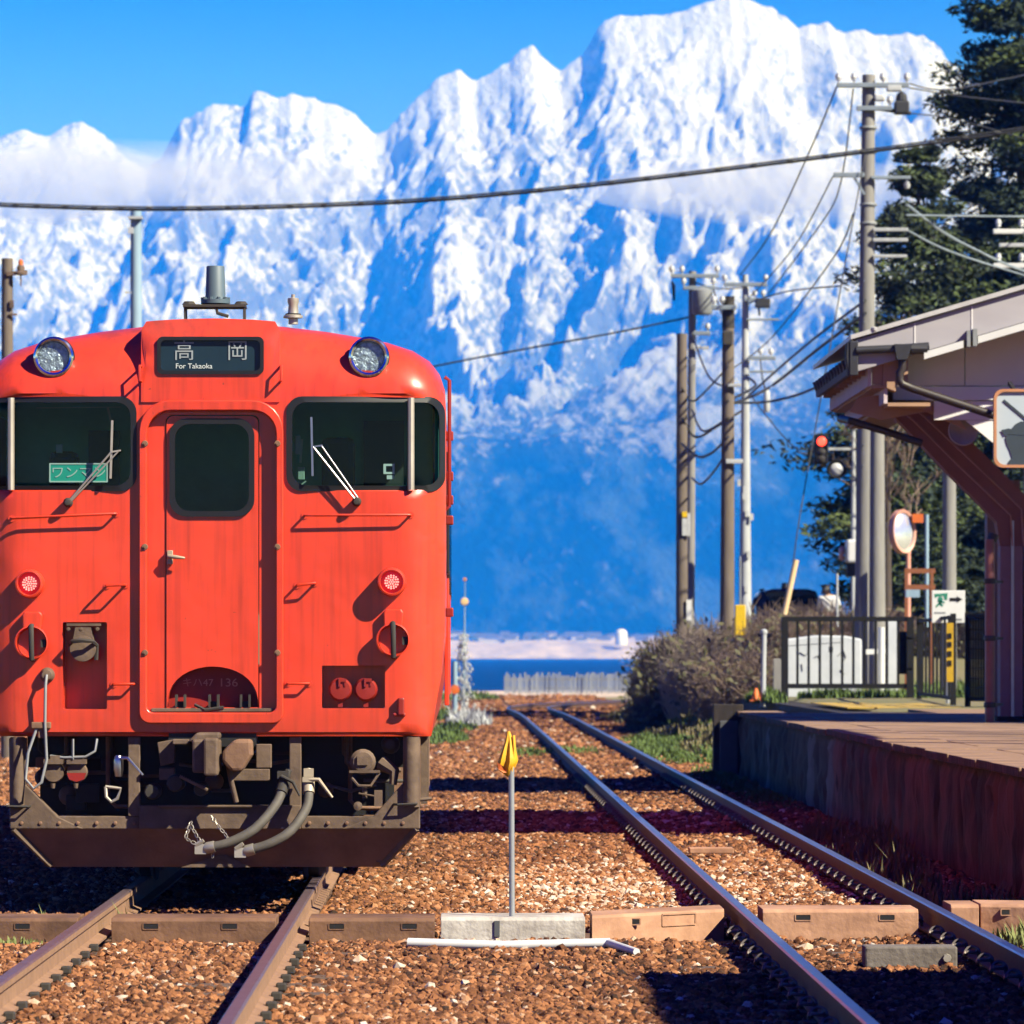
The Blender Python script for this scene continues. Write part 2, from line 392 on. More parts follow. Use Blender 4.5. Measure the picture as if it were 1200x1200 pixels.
# smooth value noise for terrain
def vn(x, y, seed):
    xi = np.floor(x).astype(np.int64); yi = np.floor(y).astype(np.int64); xf = x-xi; yf = y-yi
    def h(a, b):
        n = (a*374761393 + b*668265263 + seed*974711) & 0x7fffffff
        n = ((n ^ (n >> 13))*1274126177) & 0x7fffffff
        return ((n ^ (n >> 16)) & 0xffff)/65535.
    u = xf*xf*xf*(xf*(xf*6-15)+10); v = yf*yf*yf*(yf*(yf*6-15)+10)
    return (h(xi,yi)*(1-u)+h(xi+1,yi)*u)*(1-v) + (h(xi,yi+1)*(1-u)+h(xi+1,yi+1)*u)*v
def fbm(x, y, seed, o=5, gain=.5):
    s = 0; a = 1; t = 0
    for k in range(o): s = s + a*vn(x*2**k+k*17.3, y*2**k-k*9.1, seed+k); t += a; a *= gain
    return s/t
def ridged(x, y, seed, o=5, gain=.55):
    s = 0; a = 1; t = 0
    for k in range(o): s = s + a*(1-np.abs(2*vn(x*2.03**k+k*7.7, y*2.03**k+k*3.3, seed+k)-1)); t += a; a *= gain
    return s/t
# ------------------------------------------------------------------ setting: ground, sea, far shore, mountains
def ground_z(x, y):
    z = np.full_like(x, -.20)
    z = z + .03*(fbm(x*1.3, y*.6, 5, 3)-.5)
    # bank and road that rise behind the end of the platform
    sx = np.clip((x-3.9)/2.2, 0, 1); sx = sx*sx*(3-2*sx)
    a = np.clip((y-66)/6, 0, 1); zp = -.2 + a*(.92)                        # level with the platform behind it
    b = np.clip((y-97)/14, 0, 1); b = b*b*(3-2*b)
    top = zp + b*.75
    keep = np.clip((138-y)/14, 0, 1)
    z = z + sx*keep*(top+.2)
    # beach falls to the sea
    s = np.clip((y-238)/60, 0, 1); z = z - s*4.0
    return z
def grid_obj(name, xs, ys, zf, m, smooth=True):
    X, Y = np.meshgrid(np.array(xs, float), np.array(ys, float)); Z = zf(X, Y); n = len(xs); k = len(ys)
    V = np.stack([X.ravel(), Y.ravel(), Z.ravel()], 1)
    i = (np.arange(k-1)[:,None]*n + np.arange(n-1)[None,:]).ravel()
    F = np.stack([i, i+1, i+n+1, i+n], 1)
    me = bpy.data.meshes.new(name)
    me.vertices.add(len(V)); me.vertices.foreach_set('co', V.ravel())
    me.loops.add(F.size); me.loops.foreach_set('vertex_index', F.ravel().astype(np.int32))
    me.polygons.add(len(F)); me.polygons.foreach_set('loop_start', np.arange(0, F.size, 4, dtype=np.int32))
    me.polygons.foreach_set('use_smooth', np.ones(len(F), bool))
    me.update(calc_edges=True); me.materials.append(MATS[m] if isinstance(m, str) else m)
    o = bpy.data.objects.new(name, me); COL.objects.link(o); return o, X, Y, Z

def ground_mat():
    m = mat('ground_soil', (.20, .105, .062), .95, col2=(.11, .058, .036), scale=3.2, bump=.9, bscale=26, contrast=.2)
    nt = m.node_tree; b = nt.nodes['Principled BSDF']; old = b.inputs['Base Color'].links[0].from_socket
    tc = nt.nodes.new('ShaderNodeTexCoord'); sx = nt.nodes.new('ShaderNodeSeparateXYZ'); nt.links.new(tc.outputs['Object'], sx.inputs[0])
    # bank to the right of the track is brown earth with old grass
    n = nt.nodes.new('ShaderNodeTexNoise'); n.inputs['Scale'].default_value = .5; n.inputs['Detail'].default_value = 6
    nt.links.new(tc.outputs['Object'], n.inputs['Vector'])
    ad = nt.nodes.new('ShaderNodeMath'); ad.operation = 'MULTIPLY_ADD'; ad.inputs[1].default_value = 2.4; nt.links.new(n.outputs['Fac'], ad.inputs[0]); nt.links.new(sx.outputs[0], ad.inputs[2])
    r = nt.nodes.new('ShaderNodeMapRange'); r.inputs[1].default_value = 4.6; r.inputs[2].default_value = 5.6; nt.links.new(ad.outputs[0], r.inputs[0])
    gx = nt.nodes.new('ShaderNodeMix'); gx.data_type = 'RGBA'; gx.inputs[6].default_value = (.17, .115, .075, 1); gx.inputs[7].default_value = (.10, .125, .035, 1); nt.links.new(n.outputs['Fac'], gx.inputs[0])
    mx = nt.nodes.new('ShaderNodeMix'); mx.data_type = 'RGBA'; nt.links.new(r.outputs[0], mx.inputs[0]); nt.links.new(old, mx.inputs[6]); nt.links.new(gx.outputs[2], mx.inputs[7])
    # pale sand from the beach on
    r2 = nt.nodes.new('ShaderNodeMapRange'); r2.inputs[1].default_value = 196; r2.inputs[2].default_value = 214; nt.links.new(sx.outputs[1], r2.inputs[0])
    mx2 = nt.nodes.new('ShaderNodeMix'); mx2.data_type = 'RGBA'; mx2.inputs[7].default_value = (.42, .33, .27, 1); nt.links.new(r2.outputs[0], mx2.inputs[0]); nt.links.new(mx.outputs[2], mx2.inputs[6])
    nt.links.new(mx2.outputs[2], b.inputs['Base Color'])
ground_mat()
gxs = np.unique(np.concatenate([[-9000,-3000,-900,-300,-120,-60,-40,-30], np.arange(-24,24.01,.5), [27,30,40,60,120,300,900,3000,9000]]))
gys = np.unique(np.concatenate([[-900,-300,-100,-40,-10,0], np.arange(5,240,1.0), np.arange(240,300,5), [310,330,400]]))
g, *_ = grid_obj('ground', gxs, gys, ground_z, 'ground_soil'); tag(g, 'rust brown gravelly ground around the two railway tracks', 'ground', kind='structure')

def sea_mat():
    m = mat('sea_water', (.0005, .050, .19), .5, col2=(.0005, .038, .15), scale=.05, stretch=(.25,1,1), spec=.04)
    nt = m.node_tree; b = nt.nodes['Principled BSDF']
    tc = nt.nodes.new('ShaderNodeTexCoord'); n = nt.nodes.new('ShaderNodeTexNoise'); n.inputs['Scale'].default_value = .35; n.inputs['Detail'].default_value = 6
    nt.links.new(tc.outputs['Object'], n.inputs['Vector'])
    bp = nt.nodes.new('ShaderNodeBump'); bp.inputs['Strength'].default_value = .8; bp.inputs['Distance'].default_value = .5
    nt.links.new(n.outputs['Fac'], bp.inputs['Height']); nt.links.new(bp.outputs[0], b.inputs['Normal'])
sea_mat()
sea, *_ = grid_obj('sea', np.linspace(-9000, 9000, 13), [255, 400, 800, 1500, 3000, 4500, 6300], lambda x, y: np.full_like(x, -2.5), 'sea_water')
tag(sea, 'deep blue bay water between the track bed and the far shore', 'sea', kind='structure')

mat('far_sand', (.52, .42, .32), .95, col2=(.24, .20, .18), scale=.03, stretch=(1,.3,3), contrast=.14)
def shore_z(x, y):
    e = (y-6000)/500.
    n = fbm(x/160, y/400, 41, 4)
    h = -3 + 27*np.clip(e*3.2, 0, 1)*(.62+.55*n)
    return h
fs, *_ = grid_obj('far_shore', np.arange(-1900, 2301, 22.), [5990, 6010, 6040, 6080, 6130, 6200, 6300, 6500], shore_z, 'far_sand')
tag(fs, 'pale sandy far shore across the bay below the mountains', 'shore', kind='structure')

# mountains: one range, ridge line surveyed at 13.5 km
RIDGE = [(-560,150),(-420,190),(-300,140),(-180,175),(-80,150),(0,163),(25,153),(60,157),(85,147),(97,146),(120,160),(150,188),(172,199),(188,190),(203,164),(217,140),(240,129),(265,122),(288,125),(296,107),(312,110),(327,118),(342,112),(360,119),(395,125),(418,138),(440,156),(455,156),(470,139),(490,117),(508,99),(520,90),(537,84),(556,98),(575,85),(598,76),(612,64),(624,59),(638,73),(662,86),(682,64),(700,34),(716,24),(742,20),(772,20),(788,14),(806,12),(820,4),(838,-3),(872,-5),(892,2),(912,15),(935,31),(952,27),(968,28),(988,36),(1012,42),(1040,49),(1062,42),(1082,42),(1102,56),(1112,76),(1130,90),(1150,96),(1182,112),(1210,135),(1280,150),(1340,190),(1420,170),(1500,230),(1620,210),(1750,280)]
YR = 13500.
rx = np.array([(p[0]-534)*YR/6000 for p in RIDGE]); rz = np.array([CAMZ+(768-p[1])*YR/6000 for p in RIDGE])
MXS = np.arange(-1700, 2000, 4.7)
MYS = np.concatenate([np.arange(6480, 7740, 11.), np.arange(7740, 10000, 7.), np.arange(10000, 10200, 14.), np.arange(10200, 11000, 60.)])
MINFO = {}
YN = 10000.                                                # the ridge stands 10 km away
def mount_z(Xn, Yn):
    # terrain drawn at a survey scale of 13.5 km, brought to 10 km with its true proportions
    Y = 6480 + (Yn-6480)*(YR-6480)/(YN-6480); k_ = Y/Yn; X = Xn*k_
    R = np.interp(X, rx, rz); R = R + 22 + 30*(ridged(X/85, Y*0, 14, 4, .6)-.58)
    s = np.clip((Y-6480)/(YR-6480), 0, 1)
    wx = X + 240*(fbm(X/700, Y/1300, 11, 4)-.5) ; wy = Y + 420*(fbm(X/800, Y/1200, 12, 4)-.5)
    def rg(x, y, sd, o, g): return ridged(x, y, sd, o, g)
    a1 = rg(wx/620+.30*wy/2400, wy/2600, 21, 6, .52)
    a2 = rg((wx*.92-wy*.20)/270, (wy+.4*wx)/1250, 31, 7, .60)
    a3 = rg((wx*.9+wy*.17)/105, (wy-.5*wx)/430, 36, 6, .62)
    hi = np.clip((s-.16)/.3, 0, 1)
    ceil_ = R*(Y/YR)*(.10+.90*s**1.18)
    env = np.clip(s*2.6, 0, 1)*(1-.93*s**7)
    z = ceil_ - env*(.22+.78*hi)*(560*np.clip(.86-a1, 0, 1) + 330*np.clip(.84-a2, 0, 1) + 150*np.clip(.82-a3, 0, 1))
    z = np.maximum(z, 20 + .12*s*R)
    fh = 330*np.exp(-((Y-8700)/900)**2)*(.45+1.0*(fbm(X/800, Y/2500, 51, 3)-.3)) + 170*np.exp(-((Y-7500)/480)**2)*(.35+1.1*(fbm(X/620+9, Y/3000, 55, 3)-.3))
    z = z + fh + 40*np.clip(s*5,0,1)*(1-hi)*(ridged(wx/420, wy/800, 61, 4)-.5)
    back = np.clip((Y-YR)/1900, 0, 1); z = z*(1-back**1.1) 
    z = z*np.clip((Y-6480)/500, 0, 1)**.7 - 3
    MINFO['Z'] = z; MINFO['X'] = X; MINFO['Y'] = Y; MINFO['a2'] = a2; MINFO['a3'] = a3; MINFO['a1'] = a1
    return z/k_
def mountain_mat():
    m = bpy.data.materials.new('mountain_snow'); m.use_nodes = True; nt = m.node_tree; b = nt.nodes['Principled BSDF']
    b.inputs['Roughness'].default_value = .85; b.inputs['Specular IOR Level'].default_value = 0.0
    at_ = nt.nodes.new('ShaderNodeAttribute'); at_.attribute_name = 'snow'
    geo = nt.nodes.new('ShaderNodeTexCoord')
    mp = nt.nodes.new('ShaderNodeMapping'); mp.inputs['Scale'].default_value = (1, .28, .8); nt.links.new(geo.outputs['Object'], mp.inputs[0])
    # ribs of rock and snow gullies that run down the faces, leaning either way
    ns = []
    for ang, sc, dt in ((.62, .080, 9), (-.58, .066, 9), (0., .020, 10)):
        mr = nt.nodes.new('ShaderNodeMapping'); mr.inputs['Rotation'].default_value = (0, ang, 0); nt.links.new(geo.outputs['Object'], mr.inputs[0])
        ms = nt.nodes.new('ShaderNodeMapping'); ms.inputs['Scale'].default_value = (1, .22, .34 if ang else .6); nt.links.new(mr.outputs[0], ms.inputs[0])
        q = nt.nodes.new('ShaderNodeTexNoise'); q.inputs['Scale'].default_value = sc; q.inputs['Detail'].default_value = dt; q.inputs['Roughness'].default_value = .70; q.inputs['Distortion'].default_value = .35
        nt.links.new(ms.outputs[0], q.inputs['Vector']); ns.append(q)
    a1_ = nt.nodes.new('ShaderNodeMath'); a1_.operation = 'ADD'; nt.links.new(ns[0].outputs['Fac'], a1_.inputs[0]); nt.links.new(ns[1].outputs['Fac'], a1_.inputs[1])
    n = nt.nodes.new('ShaderNodeMath'); n.operation = 'ADD'; nt.links.new(a1_.outputs[0], n.inputs[0]); nt.links.new(ns[2].outputs['Fac'], n.inputs[1])
    s1 = nt.nodes.new('ShaderNodeMath'); s1.operation = 'MULTIPLY_ADD'; s1.inputs[1].default_value = 1.55; s1.inputs[2].default_value = -2.32; nt.links.new(n.outputs[0], s1.inputs[0])
    s2 = nt.nodes.new('ShaderNodeMath'); s2.operation = 'ADD'; nt.links.new(at_.outputs['Fac'], s2.inputs[0]); nt.links.new(s1.outputs[0], s2.inputs[1])
    r = nt.nodes.new('ShaderNodeMapRange'); r.interpolation_type = 'SMOOTHSTEP'; r.inputs[1].default_value = .30; r.inputs[2].default_value = .74; nt.links.new(s2.outputs[0], r.inputs[0])
    n2 = nt.nodes.new('ShaderNodeTexNoise'); n2.inputs['Scale'].default_value = .012; n2.inputs['Detail'].default_value = 9; n2.inputs['Roughness'].default_value = .7; nt.links.new(mp.outputs[0], n2.inputs['Vector'])
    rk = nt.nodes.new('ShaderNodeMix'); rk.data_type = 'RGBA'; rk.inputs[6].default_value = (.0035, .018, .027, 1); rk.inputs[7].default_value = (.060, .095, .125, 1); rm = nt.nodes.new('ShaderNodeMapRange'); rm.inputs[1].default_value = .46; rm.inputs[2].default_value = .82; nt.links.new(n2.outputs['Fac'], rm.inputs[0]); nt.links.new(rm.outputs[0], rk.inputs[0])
    # bare grey rock takes over from forest higher up
    sz = nt.nodes.new('ShaderNodeSeparateXYZ'); nt.links.new(geo.outputs['Object'], sz.inputs[0])
    rz_ = nt.nodes.new('ShaderNodeMapRange'); rz_.inputs[1].default_value = 260; rz_.inputs[2].default_value = 800; nt.links.new(sz.outputs[2], rz_.inputs[0])
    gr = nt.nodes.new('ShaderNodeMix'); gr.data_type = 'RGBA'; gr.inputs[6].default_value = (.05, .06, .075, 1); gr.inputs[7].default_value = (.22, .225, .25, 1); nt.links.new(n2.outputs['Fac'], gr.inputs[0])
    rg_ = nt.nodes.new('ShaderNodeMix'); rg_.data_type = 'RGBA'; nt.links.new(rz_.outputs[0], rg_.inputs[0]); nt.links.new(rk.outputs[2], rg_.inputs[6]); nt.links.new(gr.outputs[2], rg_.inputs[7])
    mx = nt.nodes.new('ShaderNodeMix'); mx.data_type = 'RGBA'; mx.inputs[7].default_value = (.37, .38, .405, 1); ra = nt.nodes.new('ShaderNodeMapRange'); ra.inputs[1].default_value = 170; ra.inputs[2].default_value = 560; ra.inputs[3].default_value = .12; nt.links.new(sz.outputs[2], ra.inputs[0]); rb_ = nt.nodes.new('ShaderNodeMath'); rb_.operation = 'MULTIPLY'; nt.links.new(r.outputs[0], rb_.inputs[0]); nt.links.new(ra.outputs[0], rb_.inputs[1]); nt.links.new(rb_.outputs[0], mx.inputs[0]); nt.links.new(rg_.outputs[2], mx.inputs[6])
    nt.links.new(mx.outputs[2], b.inputs['Base Color'])
    bp = nt.nodes.new('ShaderNodeBump'); bp.inputs['Strength'].default_value = .8; bp.inputs['Distance'].default_value = 12
    nt.links.new(n.outputs[0], bp.inputs['Height']); nt.links.new(bp.outputs[0], b.inputs['Normal'])
    return m
mo, X, Y, Z = grid_obj('mountain', MXS, MYS, mount_z, mountain_mat())
gy, gx = np.gradient(Z); dx = np.gradient(X, axis=1); dy = np.gradient(Y, axis=0)
slope = np.sqrt((gx/dx)**2 + (gy/dy)**2)
Zs = MINFO['Z']; sn = np.interp(Zs, [200, 290, 360, 430, 600, 950, 1400, 1750], [-.25, .06, .22, .31, .38, .44, .52, .62])
sn = sn + (MINFO['a2']-.5)*.48 + (MINFO['a3']-.5)*.85 + (fbm(MINFO['X']/330, MINFO['Y']/900, 91, 4)-.5)*.6 - np.clip(slope-1.4, -.6, 1.2)*.16
sn = np.clip(sn, -1, 1.4)
a = mo.data.attributes.new('snow', 'FLOAT', 'POINT'); a.data.foreach_set('value', sn.ravel().astype(np.float32))
tag(mo, 'snow covered mountain range with blue forested lower slopes across the bay', 'mountain', kind='structure')
# ------------------------------------------------------------------ haze that fades the mountains to blue
def haze():
    m = bpy.data.materials.new('haze_air'); m.use_nodes = True; nt = m.node_tree; nt.nodes.clear()
    v = nt.nodes.new('ShaderNodeVolumePrincipled'); o = nt.nodes.new('ShaderNodeOutputMaterial')
    v.inputs['Color'].default_value = (.003, .16, 1.0, 1); v.inputs['Absorption Color'].default_value = (1, 1, 1, 1)
    v.inputs['Density'].default_value = .00015; v.inputs['Anisotropy'].default_value = -.35
    nt.links.new(v.outputs[0], o.inputs['Volume']); MATS['haze_air'] = m
    h = build(MB().box(-9600, -1500, -5.6, 9600, 11600, 1312), 'haze', 'haze_air')
    tag(h, 'blue haze filling the air towards the mountains', 'haze', kind='stuff')
haze()

def mist(px, py, Y, hw, hh, hd, dens, label):
    m = bpy.data.materials.new('mist_air'); m.use_nodes = True; nt = m.node_tree; nt.nodes.clear()
    v = nt.nodes.new('ShaderNodeVolumePrincipled'); o = nt.nodes.new('ShaderNodeOutputMaterial')
    v.inputs['Color'].default_value = (.93, .94, .97, 1); v.inputs['Density'].default_value = dens; v.inputs['Anisotropy'].default_value = 0.
    nt.links.new(v.outputs[0], o.inputs['Volume']); MATS['mist_air'] = m
    c = at(px, py, Y); mb = MB(); nu, nv = 40, 18; vs = [(c[0],c[1],c[2]-hh)]
    for j in range(1, nv):
        b = math.pi*j/nv-math.pi/2
        for i in range(nu):
            a = 2*math.pi*i/nu; q = 1+.18*math.sin(3*a+px)+.12*math.sin(5*a+2)+.07*math.sin(9*a); vs.append((c[0]+hw*q*math.cos(a)*math.cos(b), c[1]+hd*math.sin(a)*math.cos(b), c[2]+hh*math.sin(b)*(1+.25*math.sin(4*a+1))))
    vs.append((c[0],c[1],c[2]+hh)); fs = [(0,1+(i+1)%nu,1+i) for i in range(nu)]
    for j in range(nv-2): fs += [(1+j*nu+i, 1+j*nu+(i+1)%nu, 1+(j+1)*nu+(i+1)%nu, 1+(j+1)*nu+i) for i in range(nu)]
    k = len(vs)-1; fs += [(k, 1+(nv-2)*nu+i, 1+(nv-2)*nu+(i+1)%nu) for i in range(nu)]
    mb.add(vs, fs); o = build(mb, 'mist_bank', 'mist_air', smooth=180); tag(o, label, 'mist', kind='stuff')
mist(70, 212, 8150, 400, 56, 190, .0055, 'thin lavender mist bank lying across the left hand peaks')
mist(880, 222, 8250, 260, 48, 170, .0055, 'thin lavender mist bank below the highest peak')
# ------------------------------------------------------------------ the railcar
TY = 31.6; CX = -1.51
def tx(px): return CX + (px-247)/190.
def tz(py): return (1045-py)/190.
OUT = [(258,863),(263,830),(270,790),(274,740),(275.5,640),(275.5,480),(274,452),(268,434),(256,419),(236,407),(206,397.5),(173,391),(133,384.5),(83,378.5),(40,375.5),(0,374.5)]
half = [(d/190., tz(y)) for d, y in OUT]
zt_x = np.array([d for d, z in half[5:]])[::-1]; zt_z = np.array([z for d, z in half[5:]])[::-1]
A0, A1 = 1.17, 1.462
def Dface(x, z):
    a = abs(x - CX); t = min(max((a-A0)/(A1-A0), 0), .999); d = .30*(1-math.sqrt(1-t*t))
    ztop = float(np.interp(a, zt_x, zt_z)); z0 = 3.035
    if z > z0:
        t2 = min((z-z0)/max(ztop-z0, .02), .999); d += .36*(1-math.sqrt(1-t2*t2))
    return d
T = thing('railcar', 'orange red diesel railcar standing on the left hand track', 'train', (CX, TY, 0))
outer = [(CX+d, z) for d, z in half] + [(CX-d, z) for d, z in reversed(half[:-1])]
WR = rrect(tx(338), tz(573), tx(519), tz(467), .095); WL = rrect(tx(247-272), tz(573), tx(157), tz(467), .095)
DOORH = rrect(tx(171), tz(834), tx(324), tz(481), (.05, .15))
SOCR = rrect(tx(377), tz(830), tx(451), tz(780), .006, 1); SOCL = rrect(tx(73), tz(831), tx(125), tz(729), .006, 1)
mb = MB()
ex = [(CX+sg*(A0+(A1-A0)*q), z) for q in (.55,.75,.88,.95) for z in np.arange(1.0, 3.4, .05) for sg in (-1,1)]
ex += [(x, float(np.interp(abs(x-CX), zt_x, zt_z))-q) for x in np.arange(CX-1.38, CX+1.39, .05) for q in (.012,.03,.06,.10)]
surf(mb, outer, [WR, WL, DOORH, SOCR, SOCL], Dface, TY, .055, ex)
nb = len(mb.v); n = len(outer); L = 21.0
st = [None, .72, 1.55, L]; side = []; fsd = []                   # cab side windows are openings between the 2nd and 3rd station
for q in st: side += [(x, TY+(Dface(x,z) if q is None else q), z) for x,z in outer]
for k in range(3):
    for i in range(n):
        a_, b_ = outer[i], outer[(i+1)%n]
        if k == 1 and abs(a_[0]-b_[0]) < 1e-6 and abs(a_[1]-b_[1]) > .5 and min(a_[1],b_[1]) > 2.0: continue
        fsd.append((k*n+i, k*n+(i+1)%n, (k+1)*n+(i+1)%n, (k+1)*n+i))
mb.add(side, fsd + [tuple(range(3*n,4*n))])
body = build(mb, 'body', 'train_paint', T, smooth=50)
# roof is painted grey brown behind the front dome
rf = MB(); rp = [p for p in outer if p[1] > 3.22]
rf.add([(x*1.0, TY+.75, z+.006) for x,z in rp]+[(x, TY+L, z+.006) for x,z in rp], [(i,i+1,len(rp)+i+1,len(rp)+i) for i in range(len(rp)-1)])
build(rf, 'roof', 'grime', T, smooth=60)

def ofs(poly, k):
    """grow (k>0) or shrink an outline about its middle, by k metres"""
    cx = sum(p[0] for p in poly)/len(poly); cz = sum(p[1] for p in poly)/len(poly)
    hx = max(p[0] for p in poly)-cx; hz = max(p[1] for p in poly)-cz
    return [(cx+(p[0]-cx)*(hx+k)/hx, cz+(p[1]-cz)*(hz+k)/hz) for p in poly]
for W, sg in ((WR,1),(WL,-1)):
    mb = MB().ring(ofs(W,.016) if False else [(min(max(p[0],CX-1.449),CX+1.449),p[1]) for p in ofs(W,.014)], ofs(W,-.022), TY-.014, TY+.03, Dface)
    gk = build(mb, 'window_gasket', 'rubber', T, smooth=40)
    mb = MB(); surf(mb, ofs(W,-.012), [], Dface, TY+.012, .05, [(CX+sg*(A0+(A1-A0)*q), z) for q in (.5,.8) for z in np.arange(2.5,3.03,.05)])
    build(mb, 'windshield', 'glass', T, smooth=40, fixn=False)
    xp = tx(247+sg*234.5); mb = MB().tube([(xp, TY-.004, tz(574)), (xp, TY-.004, tz(466))], .021, 8)
    build(mb, 'window_pillar', 'brass_grey', T, smooth=40)
# cab interior
mb = MB(); mb.box(CX-1.36, TY+1.75, 1.4, CX+1.36, TY+1.78, 3.2)
build(mb, 'cab_partition', 'cab_green', T)
mb = MB(); mb.box(CX-1.38, TY+.30, 1.35, CX+1.38, TY+1.75, 1.38); mb.box(CX-1.38, TY+.34, 3.12, CX+1.38, TY+1.75, 3.15)

for sg in (-1, 1):
    a_, b_ = sorted((CX+sg*1.38, CX+sg*1.40)); mb.box(a_, TY+.34, 1.38, b_, TY+1.75, 2.13); mb.box(a_, TY+.34, 2.98, b_, TY+1.75, 3.12); mb.box(a_, TY+.34, 2.135, b_, TY+.71, 2.975); mb.box(a_, TY+1.56, 2.135, b_, TY+1.75, 2.975)
    x_ = CX+sg*1.44; q_ = MB(); q_.add([(x_,TY+.70,2.12),(x_,TY+1.57,2.12),(x_,TY+1.57,2.985),(x_,TY+.70,2.985)],[(0,1,2,3)]); build(q_, 'cab_side_window', 'glass', T)
build(mb, 'cab_lining', 'cab_green', T)
build(MB().box(tx(350), TY+.13, 2.2, tx(478), TY+.45, tz(568)), 'dashboard', 'cab_green', T, bevel=.01); build(MB().box(tx(12), TY+.13, 2.2, tx(150), TY+.45, tz(572)), 'dashboard', 'cab_green', T, bevel=.01)
build(MB().box(tx(372), TY+.9, 1.8, tx(412), TY+1.2, tz(505)), 'cab_seat', 'cab_dark', T, bevel=.04); build(MB().box(tx(40), TY+1.1, 1.9, tx(75), TY+1.3, tz(520)), 'cab_seat', 'cab_dark', T, bevel=.04)
build(MB().box(tx(420), TY+1.71, 2.0, tx(470), TY+1.745, tz(478)), 'cab_window', 'cab_dark', T); build(MB().box(tx(80), TY+1.71, 2.0, tx(118), TY+1.745, tz(490)), 'cab_window', 'cab_dark', T)
for q in (MB().bar((tx(352), TY+.30, tz(512)), (tx(350), TY+.3, tz(540)), .014, .014), MB().bar((tx(351),TY+.1,tz(568)),(tx(358),TY+.1,tz(563)),.008,.008), MB().bar((tx(122),TY+.3,tz(475)),(tx(128),TY+.3,tz(500)),.014,.014)): build(q, 'cab_lever', 'cab_light', T)
for q in (MB().box(tx(344), TY+.3, tz(530), tx(350), TY+.34, tz(508)), MB().box(tx(347), TY+.30, tz(560), tx(355), TY+.34, tz(545)), MB().box(tx(60), TY+.35, tz(528), tx(68), TY+.37, tz(518))): build(q, 'cab_panel', 'cab_light', T, bevel=.004)
build(MB().bar((tx(40),TY+.14,tz(476.5)),(tx(140),TY+.14,tz(475.5)),.004,.004), 'sunshade_rod', 'cab_light', T)
sq = MB().ring(rrect(tx(449),tz(555),tx(462),tz(543),.002,1), rrect(tx(452),tz(552.5),tx(459.5),tz(545.5),.002,1), TY+.055, TY+.06)
sq.box(tx(453),TY+.055,tz(561),tx(461),TY+.06,tz(556.5)); build(sq, 'window_label', 'white_print', T)
mb = MB().box(tx(57), TY+.045, tz(564.5), tx(125), TY+.05, tz(542.5))
ob = build(mb, 'one_man_board', 'teal_board', T)
br = MB().ring(rrect(tx(56.6),tz(564.8),tx(125.4),tz(542.2),.003,1), rrect(tx(58.2),tz(563.2),tx(123.8),tz(543.8),.003,1), TY+.042, TY+.0455)
build(br, 'board_border', 'white_print', ob)
text('ワンマン', .082, 'white_print', ob, (tx(91), TY+.0435, tz(554)), sx=1.05)

# gangway door and its raised surround
mb = MB().ring(rrect(tx(163),tz(848),tx(332),tz(469),(.065,.19)), rrect(tx(172),tz(835),tx(323.5),tz(481.5),(.045,.145)), TY-.046, TY+.035)
build(mb, 'door_surround', 'train_paint', T, smooth=40, bevel=.008)
leaf = rrect(tx(193.5),tz(833),tx(303.5),tz(486),(.012,.045))
mb = MB(); surf(mb, DOORH, [leaf], lambda x,z: 0., TY+.024, .2); build(mb, 'door_frame', 'train_paint', T)
DW = rrect(tx(200.5),tz(603),tx(295.5),tz(492.5),.10)
cxa, cza = tx(249), tz(836); arch = [(tx(195.5), tz(829)), (tx(302.5), tz(829))] + [(cxa+ (tx(302.5)-cxa)*math.cos(a), tz(829)+(tz(781)-tz(829))*math.sin(a)**.8) for a in np.linspace(.12, math.pi-.12, 17)]
leaf_in = ofs(leaf, -.006)
mb = MB(); surf(mb, leaf_in, [DW, arch], lambda x,z: 0., TY+.014, .12)
for poly in (leaf_in, DW, arch):
    k = len(poly); mb.add([(x,TY+.014,z) for x,z in poly]+[(x,TY+(.15 if poly is arch else .05),z) for x,z in poly], [(i,(i+1)%k,k+(i+1)%k,k+i) for i in range(k)])
dr = build(mb, 'gangway_door', 'train_paint', T)
build(MB().ring(ofs(DW,.012), ofs(DW,-.022), TY-.004, TY+.03), 'door_window_gasket', 'rubber', dr, smooth=40)
mb = MB(); surf(mb, ofs(DW,-.015), [], lambda x,z: 0., TY+.02, .2); build(mb, 'door_window', 'glass_door', dr, fixn=False)
mb = MB(); mb.prism(arch, TY+.148, TY+.16); build(mb, 'arch_plate', 'red_dark', dr)  # dark red puts the shade of the recess into the plate's colour
text('キハ47', .062, 'red_print', dr, (tx(230), TY+.140, tz(800.5)), name='number_lettering', sx=1.05); text('136', .072, 'red_print', dr, (tx(266), TY+.140, tz(800.5)), name='number_lettering', sx=1.15)
for px in (211, 250, 287):
    mb = MB()
    for q in (-5, 5): mb.box(tx(px+q)-.006, TY-.01, tz(829), tx(px+q)+.006, TY+.10, tz(814))
    mb.box(tx(px-6), TY+.02, tz(829), tx(px+6), TY+.09, tz(822)); build(mb, 'gangway_hook', 'soot', dr)
mb = MB()
mb.tube([(tx(228),TY,tz(826)),(tx(240),TY-.02,tz(832)),(tx(262),TY-.02,tz(829))], .011, 6)
build(mb, 'gangway_latch', 'soot', dr)
mb = MB().box(tx(177), TY-.02, tz(834), tx(322), TY+.03, tz(830)); build(mb, 'door_sill', 'grime', T, bevel=.003)
mb = MB(); mb.obox((tx(199),TY-.005,tz(653)),(.035,.03,.085)); mb.tube([(tx(197),TY-.03,tz(652)),(tx(207),TY-.05,tz(653)),(tx(217),TY-.05,tz(654))],[.014,.013,.007],8)
build(mb, 'door_handle', 'cream_metal', dr, smooth=40, bevel=.003)
